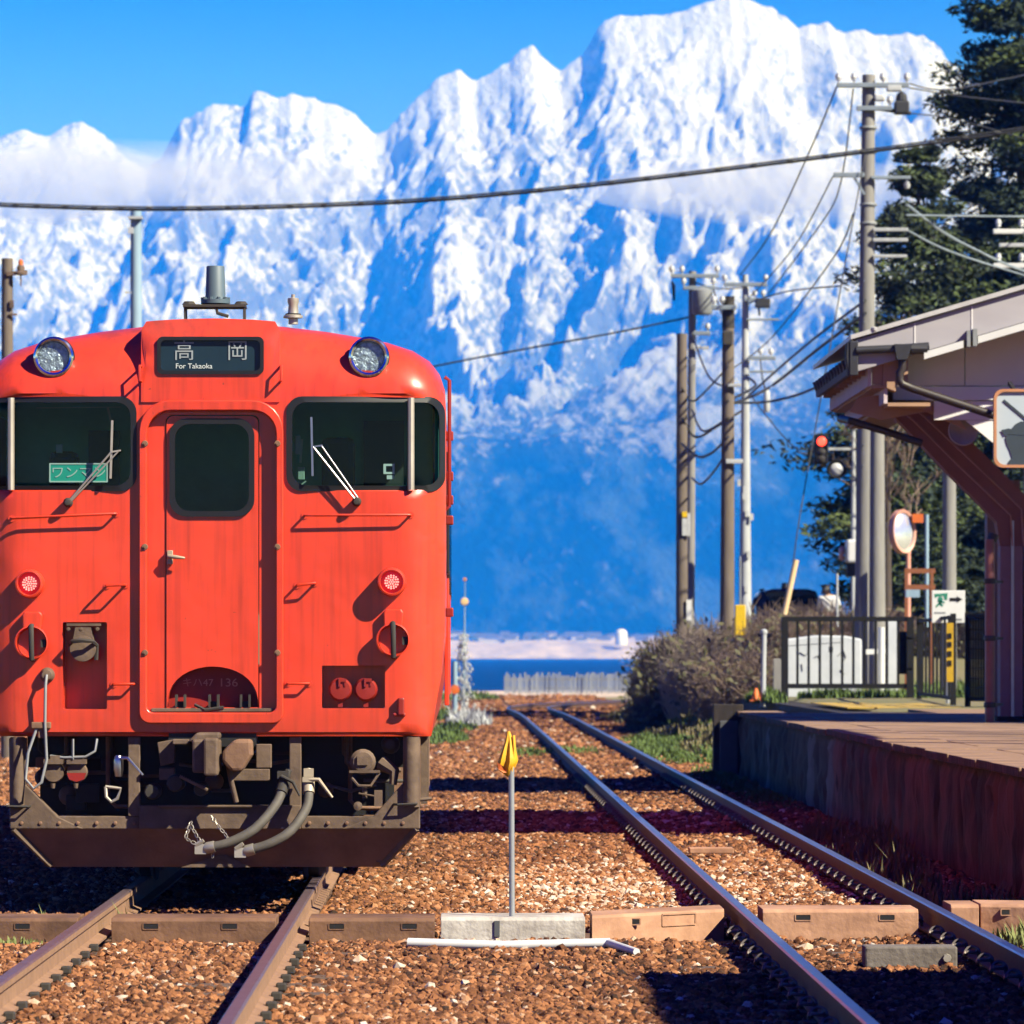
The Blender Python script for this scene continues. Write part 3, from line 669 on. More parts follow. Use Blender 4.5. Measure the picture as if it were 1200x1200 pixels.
for px in (171, 326): 
    for py in (520, 641, 765):
        mb = MB(); mb.lathe([(.0,-.006),(.017,-.006),(.02,0),(.02,.01)],(tx(px-1),TY-.048,tz(py)),'y',10); mb.lathe([(.001,-.012),(.008,-.012),(.008,0)],(tx(px-1),TY-.05,tz(py)),'y',8)
        build(mb, 'door_stop', 'grime_dark', T, smooth=40)

# destination box above the door
hx0, hx1 = tx(165), tx(327.5)
prof = [(hx0,tz(471))] + [(hx0, tz(386)), (hx0+.03, tz(376))] + [(x, float(np.interp(abs(x-CX), zt_x, zt_z))+.012) for x in np.linspace(hx0+.09, hx1-.09, 9)] + [(hx1-.03, tz(376)), (hx1, tz(386)), (hx1,tz(471))]
prof = prof[::-1]
DS = rrect(tx(184),tz(438.5),tx(309),tz(394.5),.035)
def Dh(x, z): return -.012 + .05*max(0, z-tz(400))/.13
mb = MB(); surf(mb, prof, [ofs(DS,-.01)], Dh, TY, .06)
k = len(prof); mb.add([(x,TY+Dh(x,z),z) for x,z in prof]+[(x,TY+.72,z) for x,z in prof], [(i,(i+1)%k,k+(i+1)%k,k+i) for i in range(k)])
hd = build(mb, 'destination_box', 'train_paint', T, smooth=35)
gk = build(MB().ring(DS, ofs(DS,-.022), TY-.026, TY+.03), 'sign_gasket', 'rubber', hd, smooth=40)
mb = MB(); surf(mb, ofs(DS,-.016), [], lambda x,z: 0., TY+.0, .3); build(mb, 'sign_panel', 'sign_blue', hd, fixn=False)
text('高', .135, 'grey_print', hd, (tx(215.5), TY-.003, tz(412)), name='sign_lettering'); text('岡', .135, 'grey_print', hd, (tx(278), TY-.003, tz(412)), name='sign_lettering')
text('For Takaoka', .045, 'white_print', hd, (tx(227), TY-.003, tz(429)), name='sign_lettering')
# rain gutter over the windows, either side of the box
for sg in (-1, 1):
    pass

def handrail(p0, p1, so, r=.008, post=None, m='train_paint'):
    """a bar held off the front by two short feet"""
    mb = MB(); a = Vector(p0); b = Vector(p1); y = -so
    d0 = Vector((0, y, 0)); mb.tube([a, a+d0*.9, a+d0+(b-a)*.02, b+d0-(b-a)*.02, b+d0*.9, b], r, 7)
    for q in (a, b): mb.lathe([(.022,-.006),(.022,.004)], (q.x,q.y,q.z),'y',8)
    return build(mb, 'handrail', m, T, smooth=50)
def F(px, py, o=0.): x, z = tx(px), tz(py); return (x, TY+Dface(x,z)+o, z)
handrail(F(357,604),F(481,603.5),.065); handrail(F(13,607.5),F(136,602),.065)
handrail(F(348,686),F(369,683.5),.075); handrail(F(125,686.5),F(147,685.5),.115)
handrail(F(337,801),F(362,801),.055); handrail(F(133,802),F(157,801.5),.06)
# short steps beside the destination box
for sg in (-1, 1):
    x = tx(247+sg*79); mb = MB()
    p = [(x+sg*.012, TY+.02, tz(429)), (x+sg*.02, TY-.075, tz(429)), (x+sg*.02, TY-.08, tz(446)), (x+sg*.012, TY+.02, tz(447))]
    mb.tube(p, .0085, 7); build(mb, 'handrail', 'train_paint', T, smooth=50)

# head lamps
for sg in (-1, 1):
    x, z = tx(247+sg*185), tz(417.5); y0 = TY+Dface(x, z-.12); yf = TY+.03
    mb = MB().lathe([(.118,.34),(.118,.02),(.124,.0),(.124,-.012),(.112,-.022),(.100,-.018),(.096,.0),(.090,.03)], (x,yf,z), 'y', 28)
    hl = build(mb, 'headlight', 'chrome', T, smooth=35)
    mb = MB().lathe([(.002,.075),(.045,.07),(.075,.045),(.092,.012)], (x,yf,z), 'y', 24); build(mb, 'reflector', 'lamp_reflector', hl, smooth=60)
    mb = MB()
    vs = [(x,yf-.018,z)]; R_ = [(.035,-.016),(.065,-.010),(.095,0.)]
    mb.lathe([(.001,-.018)]+R_, (x,yf,z), 'y', 24); build(mb, 'lens', 'lens_clear', hl, smooth=60)
    mb = MB().lathe([(.001,.015),(.02,.02),(.018,.06)], (x,yf,z), 'y', 10); build(mb, 'bulb', 'white_print', hl, smooth=60)
    mb = MB().lathe([(.128,.005),(.122,-.002),(.128,-.009)], (x,yf+.05,z), 'y', 28); build(mb, 'rim', 'rubber', hl, smooth=40)
# tail lamps
for px, py in ((35,684),(459,682)):
    x, z = tx(px), tz(py); y0 = TY+Dface(x,z)
    mb = MB().lathe([(.092,.02),(.088,-.075),(.084,-.115),(.074,-.118),(.070,-.09),(.068,-.02)], (x,y0,z), 'y', 24)
    tl = build(mb, 'tail_light', 'train_paint', T, smooth=35, label='round lit red tail light in an orange hood')
    mb = MB().lathe([(.002,-.060),(.07,-.050)], (x,y0,z), 'y', 24); build(mb, 'lens', 'lens_red', tl, smooth=60)
    mb = MB()
    for r_, kk in ((0,1),(.014,6),(.028,11),(.040,15)):
        for j in range(kk):
            a = 2*math.pi*j/kk; mb.lathe([(.001,-.010),(.0058,-.006),(.0065,.006)], (x+r_*math.cos(a), y0-.060, z+r_*math.sin(a)), 'y', 6)
    build(mb, 'led', 'led_red', tl, kind='stuff')
# round jumper plug holders with their straps
for px, py in ((37.5,753),(460.5,750)):
    x, z = tx(px), tz(py); y0 = TY+Dface(x,z)
    mb = MB().lathe([(.09,.03),(.098,-.02),(.104,-.085),(.096,-.088),(.088,-.04),(.085,-.012),(.002,-.010)], (x,y0,z), 'y', 24)
    hd_ = build(mb, 'plug_holder', 'train_paint', T, smooth=35)
    mb = MB().tube([(x,y0-.02,z+.105),(x,y0-.10,z+.10),(x+.003,y0-.115,z),(x+.004,y0-.10,z-.10),(x+.004,y0-.02,z-.104)], .017, 8); mb.obox((x+.12*.6,y0-.05,z-.005),(.03,.04,.05))
    build(mb, 'strap', 'soot', hd_, smooth=50)
    mb = MB(); mb.prism([(x-.055,z+.08),(x+.055,z+.08),(x+.065,z+.17),(x+.05,z+.19),(x-.045,z+.19),(x-.058,z+.17)], y0-.055, y0+.02); build(mb, 'bracket', 'train_paint', hd_, bevel=.008)
# recessed sockets
def recess(poly, depth, name):
    mb = MB(); k = len(poly)
    y0 = [TY+Dface(x,z) for x,z in poly]
    mb.add([(x,y,z) for (x,z),y in zip(poly,y0)]+[(x,TY+depth,z) for x,z in poly], [(i,(i+1)%k,k+(i+1)%k,k+i) for i in range(k)]+[tuple(range(k,2*k))])
    return build(mb, name, 'train_paint', T)
rr = recess(SOCR, .17, 'socket_recess'); rl = recess(SOCL, .22, 'socket_recess')
for px in (398.5, 428.5):
    x, z = tx(px), tz(808)
    mb = MB().lathe([(.03,.17),(.055,.15),(.066,.06),(.073,.03),(.073,.005),(.06,-.012),(.002,-.016)], (x,TY,z), 'y', 20)
    mb.obox((x+.012,TY-.008,tz(797)),(.05,.03,.022)); mb.obox((x-.004,TY-.01,tz(800)),(.012,.03,.05)); mb.obox((x+.03,TY-.005,tz(801)),(.01,.03,.035)); mb.obox((x,TY+.03,tz(826)),(.03,.03,.03))
    build(mb, 'socket_cap', 'red_dark', rr, smooth=40)
x, z = tx(97), tz(760)
mb = MB().lathe([(.05,.2),(.07,.08),(.082,.0),(.08,-.03),(.05,-.035),(.002,-.03)], (x,TY,z), 'y', 20); mb.box(tx(78),TY-.015,tz(733.5),tx(118),TY+.03,tz(730.5)); mb.prism([(tx(85),tz(752)),(tx(110),tz(752)),(tx(106),tz(735)),(tx(88),tz(735))],TY-.02,TY+.1)
for q in (80,95,114): mb.lathe([(.001,-.02),(.012,-.018),(.012,.02)],(tx(q),TY-.005,tz(737)),'y',8)
sk = build(mb, 'socket_cap', 'grime', rl, smooth=40, label='brown dust covered socket with hinged hood')
mb = MB().tube([(x-.08,TY-.0,z+.03),(x-.06,TY-.08,z+.045),(x,TY-.10,z+.05),(x+.065,TY-.08,z+.045),(x+.085,TY,z+.02),(x+.08,TY,z-.07)], .014, 6); build(mb, 'socket_hood', 'soot', rl, smooth=50)
x, z = tx(470), tz(828); mb = MB().obox((x,TY+.02-.03,z),(.042,.07,.11)); mb.obox((x-.012,TY-.01,z-.05),(.08,.05,.025)); build(mb, 'coupling_lever', 'red_dark', T, bevel=.01)
# cable socket and hanging cable on the left
x, z = tx(55), tz(791); y0 = TY+Dface(x,z)
mb = MB().lathe([(.05,.02),(.045,-.02),(.03,-.05),(.002,-.055)], (x,y0,z), 'y', 14); build(mb, 'cable_socket', 'grime', T, smooth=40)
mb = MB().tube([(x,y0-.05,z),(x-.005,y0-.075,z-.06),(x-.01,y0-.06,z-.3),(x+.00,y0-.05,z-.52),(x-.03,y0-.06,z-.66),(x-.08,y0-.06,z-.70),(x-.13,y0-.06,z-.64),(x-.115,y0-.05,z-.48),(x-.06,y0-.04,z-.32)], .0095, 8); build(mb, 'hanging_cable', 'grey_cable', T, smooth=60)
mb = MB().obox((x-.035,y0-.03,z-.31),(.12,.06,.04)); mb.obox((x-.03,y0-.02,z-.35),(.05,.05,.08)); build(mb, 'cable_clamp', 'grime_dark', T, bevel=.006)
# wipers
def wiper(piv, tip, b0, b1, m):
    P = Vector(piv); Q = Vector(tip); w = thing('wiper', None, None, (0,0,0)); w.parent = T; w.location = (0,0,0)
    o = Vector((.018,0,.006))
    mb = MB().tube([P,Q], .0065, 6); mb.tube([P+o,Q+o*1.6+Vector((.02,0,0))], .0055, 6); mb.bar(Q,Q+o*1.6+Vector((.03,0,0)),.01,.01); build(mb, 'arm', m, w, smooth=50)
    mb = MB().bar(b0,b1,.013,.022,(0,1,0)); build(mb, 'blade', m, w)
    mb = MB().lathe([(.028,.07),(.03,.0),(.018,-.02),(.001,-.022)], (P.x,P.y,P.z),'y',10); build(mb, 'pivot', 'soot', w, smooth=40)
wiper(F(418,588,-.06), F(367,524,-.075), F(365,489,-.06), F(366.5,558,-.06), 'steel')
wiper(F(80,589,-.06), F(131,530,-.075), F(132,493,-.06), F(130,561,-.06), 'brass_grey')
# roof gear
ax, ay = tx(252.5), TY+1.0
def az(py): return CAMZ-(py-768)*ay/6000
ax = (252.5-534)*ay/6000; s_ = ay/6000
mb = MB().box(ax-37*s_, ay-.12, az(361), ax+36*s_, ay+.12, az(358))
for q in (-35, 34):
    mb.box(ax+q*s_-.006, ay-.1, az(378), ax+q*s_+.006, ay+.1, az(358)); mb.lathe([(.03,-.006),(.045,0),(.03,.02)],(ax+(q-(4 if q>0 else -4))*s_,ay,az(357)),'z',8)
mb.tube([(ax+2*s_,ay-.1,az(361)),(ax+3*s_,ay-.1,az(368)),(ax+16*s_,ay-.1,az(372))], .011, 6)
ab = build(mb, 'antenna_bracket', 'soot', T)
mb = MB().lathe([(17*s_,0),(17*s_,.025),(13*s_,.03),(11.8*s_,.05),(10.6*s_,43*s_),(10*s_,44*s_),(.002,44.5*s_)], (ax,ay,az(356)), 'z', 24)
for k in range(10): a = 2*math.pi*k/10; mb.lathe([(.012,.02),(.012,.04)],(ax+15*s_*math.cos(a),ay+15*s_*math.sin(a),az(356)),'z',6)
build(mb, 'antenna', 'antenna_blue', ab, smooth=35)
wx_ = (343.5-534)*ay/6000
mb = MB().lathe([(.03,0),(.03,.035),(.062,.04),(.062,.055),(.035,.065),(.03,.12),(.036,.14),(.036,.165),(.012,.17),(.012,.19)], (wx_,ay,az(380)), 'z', 16)
build(mb, 'whistle', 'brass_grey', T, smooth=35)
mb = MB().lathe([(.05,0),(.05,.012),(.004,.02)], (wx_,ay,az(380)+.055), 'z', 14); build(mb, 'whistle_cap', 'soot', T, smooth=40)
for k, yy in enumerate((5., 9., 13., 17.)):
    mb = MB().lathe([(.34,0),(.34,.08),(.28,.12),(.01,.13)], (CX, TY+yy, 3.53), 'z', 18); build(mb, 'roof_vent', 'grime', T, smooth=35)

# right-hand side of the body: doors, windows, rails (seen edge-on)
XS = CX + 1.4505
for k, yy in enumerate(np.arange(TY+2.6, TY+20, 1.45)):
    dr_ = k in (2, 9)
    if dr_: build(MB().box(XS-.02, yy-.55, 1.1, XS+.012, yy+.55, 2.95), 'side_door', 'train_paint', T, bevel=.006)
    o = build(MB().box(XS-.02, yy-.45 if not dr_ else yy-.35, 2.0, XS+.016, yy+.45 if not dr_ else yy+.35, 2.8), 'side_window', 'rubber', T, bevel=.006)
    build(MB().box(XS-.01, yy-.41 if not dr_ else yy-.31, 2.04, XS+.0185, yy+.41 if not dr_ else yy+.31, 2.76), 'pane', 'glass_door', o)
    build(MB().box(XS-.01, yy-.405 if not dr_ else yy-.305, 2.045, XS+.004, yy+.405 if not dr_ else yy+.305, 2.755), 'pane_backing', 'cab_dark', o)
mb = MB().tube([(XS-.01,TY+.55,tz(595)),(XS+.020,TY+.55,tz(590)),(XS+.020,TY+.55,tz(440)),(XS-.01,TY+.55,tz(436))], .012, 6)
build(mb, 'side_handrail', 'red_dark', T, smooth=50)
for py in (505, 552, 580, 604, 715):
    build(MB().obox((XS+.02,TY+.7+.004*(py-500),tz(py)),(.05,.06,.06)), 'side_hinge', 'red_dark', T, bevel=.008)


# ---- under the front: posts, gussets, beam, plough
yb = TY + .06
mb = MB()
mb.prism([(tx(10),tz(972)),(tx(28+70),tz(972)),(tx(66),tz(957)),(tx(29),tz(920)),(tx(29),tz(865)),(tx(9),tz(865))], yb, yb+.10)
build(mb, 'end_post', 'grime', T, bevel=.008)
mb = MB(); mb.prism([(tx(492),tz(972)),(tx(492),tz(865)),(tx(472),tz(865)),(tx(472),tz(918)),(tx(437),tz(957)),(tx(400),tz(972))][::-1], yb, yb+.10); build(mb, 'end_post', 'grime', T, bevel=.008)
mb = MB().tube([(tx(482),yb+.0,tz(864)),(tx(482),yb+.0,tz(946))], .052, 14); build(mb, 'end_tube', 'grime', T, smooth=50)
mb = MB().tube([(tx(19),yb+.0,tz(864)),(tx(19),yb+.0,tz(946))], .045, 14); build(mb, 'end_tube', 'grime', T, smooth=50)
for a_, b_ in ((66,162),(352,437)): build(MB().box(tx(a_), yb+.005, tz(972), tx(b_), yb+.10, tz(957)), 'end_beam', 'grime', T, bevel=.006)
mb = MB(); mb.box(tx(162), yb-.03, tz(972), tx(352), yb+.06, tz(944)); mb.box(tx(185), yb-.06, tz(946.5), tx(300), yb-.03, tz(943.5))
build(mb, 'end_beam', 'grime', T, bevel=.006)
for px in (156, 345.5):
    mb = MB().box(tx(px-7), yb-.01, tz(957), tx(px+7), yb+.06, tz(864)); build(mb, 'beam_post', 'grime', T, bevel=.006)
mb = MB(); top = [(tx(14),yb+.02,tz(972)),(tx(488),yb+.02,tz(972)),(tx(446),yb+.20,tz(1018)),(tx(56),yb+.20,tz(1018))]
mb.add(top+[(a,b+.02,c) for a,b,c in top], [(0,1,2,3),(7,6,5,4),(0,4,5,1),(1,5,6,2),(2,6,7,3),(3,7,4,0)])
build(mb, 'snow_plough', 'grime_dark', T)
build(MB().bar((tx(14),yb+.01,tz(972)),(tx(55),yb+.185,tz(1016)),.03,.03), 'plough_edge', 'grime', T)
mb = MB().bar((tx(488),yb+.01,tz(972)),(tx(447),yb+.185,tz(1016)),.03,.03); mb.box(tx(440),yb+.17,tz(1012),tx(447),yb+.2,tz(1002)); build(MB().prism([(tx(210),tz(1018)),(tx(292),tz(1018)),(tx(262),tz(1004)),(tx(255),tz(1004))],yb+.13,yb+.16), 'plough_plate', 'grime', T)
build(mb, 'plough_edge', 'grime', T)
handr = MB().tube([(tx(461),yb-.0,tz(943)),(tx(466),yb-.06,tz(943)),(tx(487),yb-.06,tz(942)),(tx(490),yb-.0,tz(942))], .008, 6); build(handr, 'step_bar', 'soot', T, smooth=50)
handr = MB().tube([(tx(8),yb-.0,tz(945)),(tx(8),yb-.06,tz(945)),(tx(32),yb-.06,tz(945.5)),(tx(34),yb-.0,tz(945))], .008, 6); build(handr, 'step_bar', 'soot', T, smooth=50)
# dark structure behind
build(MB().box(tx(35), TY+.75, .45, tx(460), TY+.80, .95), 'underframe', 'black', T)
mb = MB(); mb.box(CX-1.2, TY+.8, .75, CX+1.2, TY+20.5, .95)
build(mb, 'underframe', 'black', T)
mb = MB().box(tx(197), TY+.02, tz(875), tx(300), TY+.3, tz(855)); build(mb, 'coupler_pocket', 'black', T)
# coupler
mb = MB().box(tx(227), TY-.22, tz(905), tx(259), TY+.05, tz(866)); mb.box(tx(241), TY-.30, tz(908), tx(258), TY-.10, tz(864)); mb.prism([(tx(222),tz(868)),(tx(232),tz(858)),(tx(259),tz(858)),(tx(259),tz(866)),(tx(230),tz(870))],TY-.2,TY+.05)
cp = build(mb, 'coupler', 'grime', T, bevel=.015)
mb = MB().prism([(tx(276),tz(866)),(tx(296),tz(866)),(tx(297),tz(884)),(tx(285),tz(903)),(tx(272),tz(903)),(tx(262),tz(892)),(tx(262),tz(880))],TY-.24,TY+.05); build(mb, 'knuckle', 'grime_dark', cp, bevel=.02)
mb = MB().prism([(tx(184),tz(870)),(tx(205),tz(866)),(tx(204),tz(894)),(tx(188),tz(898))],TY-.02,TY+.1); build(mb, 'coupler_bracket', 'grime', T, bevel=.006); build(MB().box(tx(203),TY-.12,tz(872),tx(222),TY+0,tz(866)), 'coupler_pin', 'grime', T, bevel=.006); mb = MB(); mb.box(tx(186),TY+0.0,tz(914),tx(204),TY+.1,tz(900)); build(mb, 'coupler_block', 'grime', T, bevel=.006); mb = MB(); mb.box(tx(270),TY-.05,tz(915),tx(316),TY+.02,tz(901)); mb.box(tx(300),TY-.03,tz(900),tx(318),TY+.05,tz(872)); build(mb, 'coupler_carrier', 'grime', T, bevel=.006); mb = MB(); mb.bar((tx(212),TY-.15,tz(909)),(tx(245),TY-.2,tz(925)),.02,.02); build(mb, 'coupler_carrier', 'grime', T, bevel=.006); mb = MB(); mb.tube([(tx(265),TY-.1,tz(880)),(tx(272),TY-.15,tz(915)),(tx(278),TY-.14,tz(940))],.018,7)
build(mb, 'coupler_carrier', 'grime', T, bevel=.006)
for px,py,r in ((205,918,.055),(178,928,.05),(235,925,.045)):
    mb = MB().lathe([(r,.2),(r,-.02),(r*.8,-.05),(.002,-.052)], (tx(px),TY+.02,tz(py)),'y',16); build(mb, 'buffer_box', 'soot', T, smooth=40)
# air hoses with cocks and couplings
def hose(pts, cock):
    h = thing('air_hose', None, None, (0,0,0)); h.parent = T; h.location = (0,0,0)
    P = [Vector(p) for p in pts]; k = 14; C = []
    for i in range(k+1):
        t = i/k*(len(P)-1); j = min(int(t), len(P)-2); f = t-j
        p0 = P[max(j-1,0)]; p1 = P[j]; p2 = P[j+1]; p3 = P[min(j+2,len(P)-1)]
        C.append(.5*((2*p1)+(p2-p0)*f+(2*p0-5*p1+4*p2-p3)*f*f+(3*p1-p0-3*p2+p3)*f**3))
    build(MB().tube(C, .03, 10), 'hose', 'hose', h, smooth=60)
    e = C[-1]; d = (C[-1]-C[-2]).normalized()
    mb = MB().tube([e-d*.02, e+d*.03, e+d*.05], [.036,.036,.024], 10); mb.obox(e+d*.07, (.07,.05,.06)); mb.tube([e+d*.05+Vector((0,-.02,.05)), e+d*.10+Vector((0,-.02,.03))], .014, 6); build(mb, 'hose_coupling', 'brass_grey', h, smooth=40)
    s0 = C[0]; d = (C[0]-C[1]).normalized()
    mb = MB().tube([s0-d*.04, s0+d*.05], .038, 10); mb.tube([s0+d*.03,s0+d*.12], .022, 8); build(mb, 'hose_end', cock, h, smooth=40)
    return h
hose([(tx(332),TY-.10,tz(922)),(tx(324),TY-.16,tz(942)),(tx(300),TY-.24,tz(970)),(tx(270),TY-.26,tz(986)),(tx(250),TY-.25,tz(991))], 'soot')
hose([(tx(362),TY-.10,tz(922)),(tx(360),TY-.16,tz(945)),(tx(342),TY-.24,tz(972)),(tx(318),TY-.26,tz(987)),(tx(296),TY-.25,tz(994))], 'cream_metal')
mb = MB().tube([(tx(355),TY-.12,tz(913)),(tx(374),TY-.14,tz(913)),(tx(390),TY-.15,tz(934))], [.014,.013,.008], 8); mb.box(tx(355),TY-.14,tz(916),tx(368),TY-.08,tz(910)); mb.obox((tx(362),TY-.1,tz(905)),(.06,.06,.05)); build(mb, 'cock_handle', 'cream_metal', T, smooth=40)
mb = MB().tube([(tx(330),TY-.12,tz(909)),(tx(344),TY-.14,tz(916)),(tx(352),TY-.14,tz(932))], [.012,.011,.007], 8); mb.obox((tx(332),TY-.08,tz(908)),(.07,.06,.05)); build(mb, 'cock_handle', 'soot', T, smooth=40)
mb = MB().lathe([(.022,0),(.03,.04),(.03,.1),(.026,.12),(.02,.13)], (tx(138.5),TY+.0,tz(910)), 'z', 12); mb.tube([(tx(142),TY-.03,tz(888)),(tx(150),TY-.05,tz(888)),(tx(168),TY-.06,tz(908))],[.012,.011,.006],7); build(mb, 'cock_handle', 'steel', T, smooth=40)
mb = MB().tube([(tx(123),TY+.02,tz(922)),(tx(124),TY+.02,tz(934)),(tx(130),TY+.02,tz(940)),(tx(137),TY+.02,tz(936)),(tx(141),TY+.02,tz(924)),(tx(123),TY+.02,tz(922))], .011, 7); build(mb, 'lifting_ring', 'brass_grey', T, smooth=50)
for px,py,m_ in ((62,905,'grime'),(89,905,'grime')):
    x, z = tx(px), tz(py); mb = MB().lathe([(.05,.2),(.06,.1),(.066,.0),(.06,-.03),(.002,-.034)], (x,TY+.06,z),'y',18); mb.obox((x,TY+.04,z+.065),(.12,.08,.03)); mb.obox((x+.01,TY+.03,z+.085),(.06,.05,.035)); mb.lathe([(.012,-.03),(.016,0)],(x-.005,TY+.03,z-.07),'z',8)
    sk = build(mb, 'jumper_cap', m_, T, smooth=40)
    if px == 89: build(MB().prism([(x-.06,z-.005),(x+.06,z-.005),(x+.045,z-.045),(x,z-.06),(x-.045,z-.045)],TY+.018,TY+.03), 'red_band', 'red_dark', sk)
mb = MB().tube([(tx(58),TY+.04,tz(886)),(tx(75),TY+.0,tz(888)),(tx(100),TY+.0,tz(887)),(tx(111),TY+.0,tz(880)),(tx(113),TY+.02,tz(866))], .0085, 6); mb.tube([(tx(85),TY+.0,tz(866)),(tx(85),TY+.0,tz(890))], .0085, 6); build(mb, 'grey_pipe', 'grey_cable', T, smooth=60)
x, z = tx(425), tz(893); mb = MB().lathe([(.05,.2),(.075,.08),(.08,.02),(.06,0),(.002,-.004)], (x,TY+.03,z),'y',18); mb.box(x-.035,TY+.015,z-.02,x+.03,TY+.04,z+.035); mb.box(tx(409),TY+.02,tz(906),tx(445),TY+.08,tz(903)); mb.tube([(tx(412),TY+.04,tz(912)),(tx(420),TY+.02,tz(921)),(tx(434),TY+.02,tz(921)),(tx(444),TY+.04,tz(906))],.009,6); mb.tube([(tx(427),TY+.05,tz(923)),(tx(427),TY+.05,tz(936))],.016,7); mb.tube([(tx(420),TY+.03,tz(930)),(tx(438),TY+.02,tz(933))],.006,6); mb.obox((tx(443),TY+.08,tz(936)),(.05,.05,.1)); mb.lathe([(.028,.05),(.028,-.02),(.002,-.03)],(tx(419),TY+.06,tz(945)),'y',10)
build(mb, 'jumper_cap', 'grime', T, smooth=40)
mb = MB().lathe([(.06,.1),(.055,0),(.03,-.03),(.002,-.032)], (tx(457),TY+.12,tz(873)),'y',14); build(mb, 'air_whistle', 'soot', T, smooth=40)
mb = MB().tube([(tx(447),TY+.15,tz(895)),(tx(462),TY+.1,tz(905)),(tx(460),TY+.1,tz(920))],[.05,.035,.025],8); build(mb, 'sand_pipe', 'grime', T, smooth=40)
rp_ = random.Random(41)
for k in range(16):                                       # brake and control pipes crossing the dark space
    xa = rp_.choice((rp_.uniform(tx(34),tx(145)), rp_.uniform(tx(166),tx(335)), rp_.uniform(tx(356),tx(466)))); yd = TY+rp_.uniform(.3,.6); za = rp_.uniform(.5,.9); L_ = rp_.uniform(.12,.4)
    mb = MB()
    if k % 2: mb.tube([(xa,yd,.95),(xa,yd,za),(xa+.05,yd,za-.05),(xa+L_,yd,za-.05)], .014, 7)
    else: mb.tube([(xa,yd,za),(xa+L_*.5,yd-.02,za-.05*rp_.random()),(xa+L_,yd,za)], .012, 7)
    build(mb, 'brake_pipe', rp_.choice(('grime','grime_dark','soot','hose')), T, smooth=60)
for k in range(9):
    xa = rp_.choice((rp_.uniform(tx(40),tx(140)), rp_.uniform(tx(170),tx(330)), rp_.uniform(tx(360),tx(460)))); za = rp_.uniform(.5,.85); yd = TY+rp_.uniform(.35,.6); s_ = rp_.uniform(.04,.09)
    build(MB().box(xa-s_,yd,za-s_*.8,xa+s_,yd+.1,za+s_*.8) if k % 2 else MB().lathe([(s_,.1),(s_,.0),(s_*.7,-.02),(.002,-.025)],(xa,yd,za),'y',14), 'valve_box', rp_.choice(('grime','soot','grime_dark')), T, smooth=40, bevel=.006)
for px in list(range(24,160,22))+list(range(362,478,22)):
    z_ = tz(965); build(MB().lathe([(.001,-.014),(.011,-.012),(.013,0)],(tx(px),yb+.004,z_),'y',6), 'bolt', 'grime_dark', T)
# safety chains
def chain(pts, r=.011):
    mb = MB(); P = [Vector(p) for p in pts]
    for i in range(len(P)-1):
        L_ = (P[i+1]-P[i]).length; k = max(2, int(L_/.03)); d = (P[i+1]-P[i]).normalized()
        for j in range(k):
            c = P[i]+(P[i+1]-P[i])*((j+.5)/k); u = d.orthogonal() if j % 2 else d.cross(d.orthogonal()); u.normalize()
            mb.tube([c+d*.018*math.cos(a)+u*r*math.sin(a) for a in np.linspace(0, 2*math.pi, 9)], .0035, 4, False)
    return build(mb, 'chain', 'brass_grey', T, smooth=60)
chain([(tx(248),TY-.12,tz(955)),(tx(256),TY-.2,tz(965)),(tx(272),TY-.25,tz(984))]); chain([(tx(225),TY-.15,tz(966)),(tx(233),TY-.2,tz(980)),(tx(240),TY-.25,tz(990))]); chain([(tx(225),TY-.12,tz(962)),(tx(219),TY-.2,tz(981)),(tx(238),TY-.24,tz(991))]); chain([(tx(251),TY-.2,tz(985)),(tx(251),TY-.24,tz(1004))])
# bogies and equipment beneath
for yy in (3.2, 17.0):
    bo = thing('bogie', None, None, (0,0,0)); bo.parent = T; bo.location = (0,0,0)
    for q in (-1.05, 1.05):
        for sg in (-1, 1):
            xw = -1.4833+sg*.567
            build(MB().lathe([(.15,-.05),(.40,-.06),(.43,-.02),(.43,.05),(.455,.07),(.455,.085),(.40,.085),(.15,.05)] if sg < 0 else [(.15,.05),(.40,.06),(.43,.02),(.43,-.05),(.455,-.07),(.455,-.085),(.40,-.085),(.15,-.05)], (xw,TY+yy+q,.431),'x',28), 'wheel', 'soot', bo, smooth=35)
        build(MB().cyl((CX-.9,TY+yy+q,.43),(CX+.9,TY+yy+q,.43),.07), 'axle', 'soot', bo, smooth=40)
    for sg in (-1, 1):
        build(MB().box(CX+sg*.95-.07, TY+yy-1.5, .38, CX+sg*.95+.07, TY+yy+1.5, .58).box(CX+sg*.95-.12, TY+yy-.4, .3, CX+sg*.95+.12, TY+yy+.4, .75), 'bogie_frame', 'grime_dark', bo, bevel=.02)
for yy0, yy1, z0 in ((5.5,8.0,.35),(8.4,10.2,.42),(10.6,13.8,.3)):
    build(MB().box(CX-1.25, TY+yy0, z0, CX+1.28, TY+yy1, .93), 'equipment_box', 'grime_dark', T, bevel=.02)
for k in range(9): build(MB().box(CX+1.29, TY+.5+k*.28, .55-.02*(k%3), CX+1.33, TY+.56+k*.28, .95), 'side_bracket', 'grime', T)
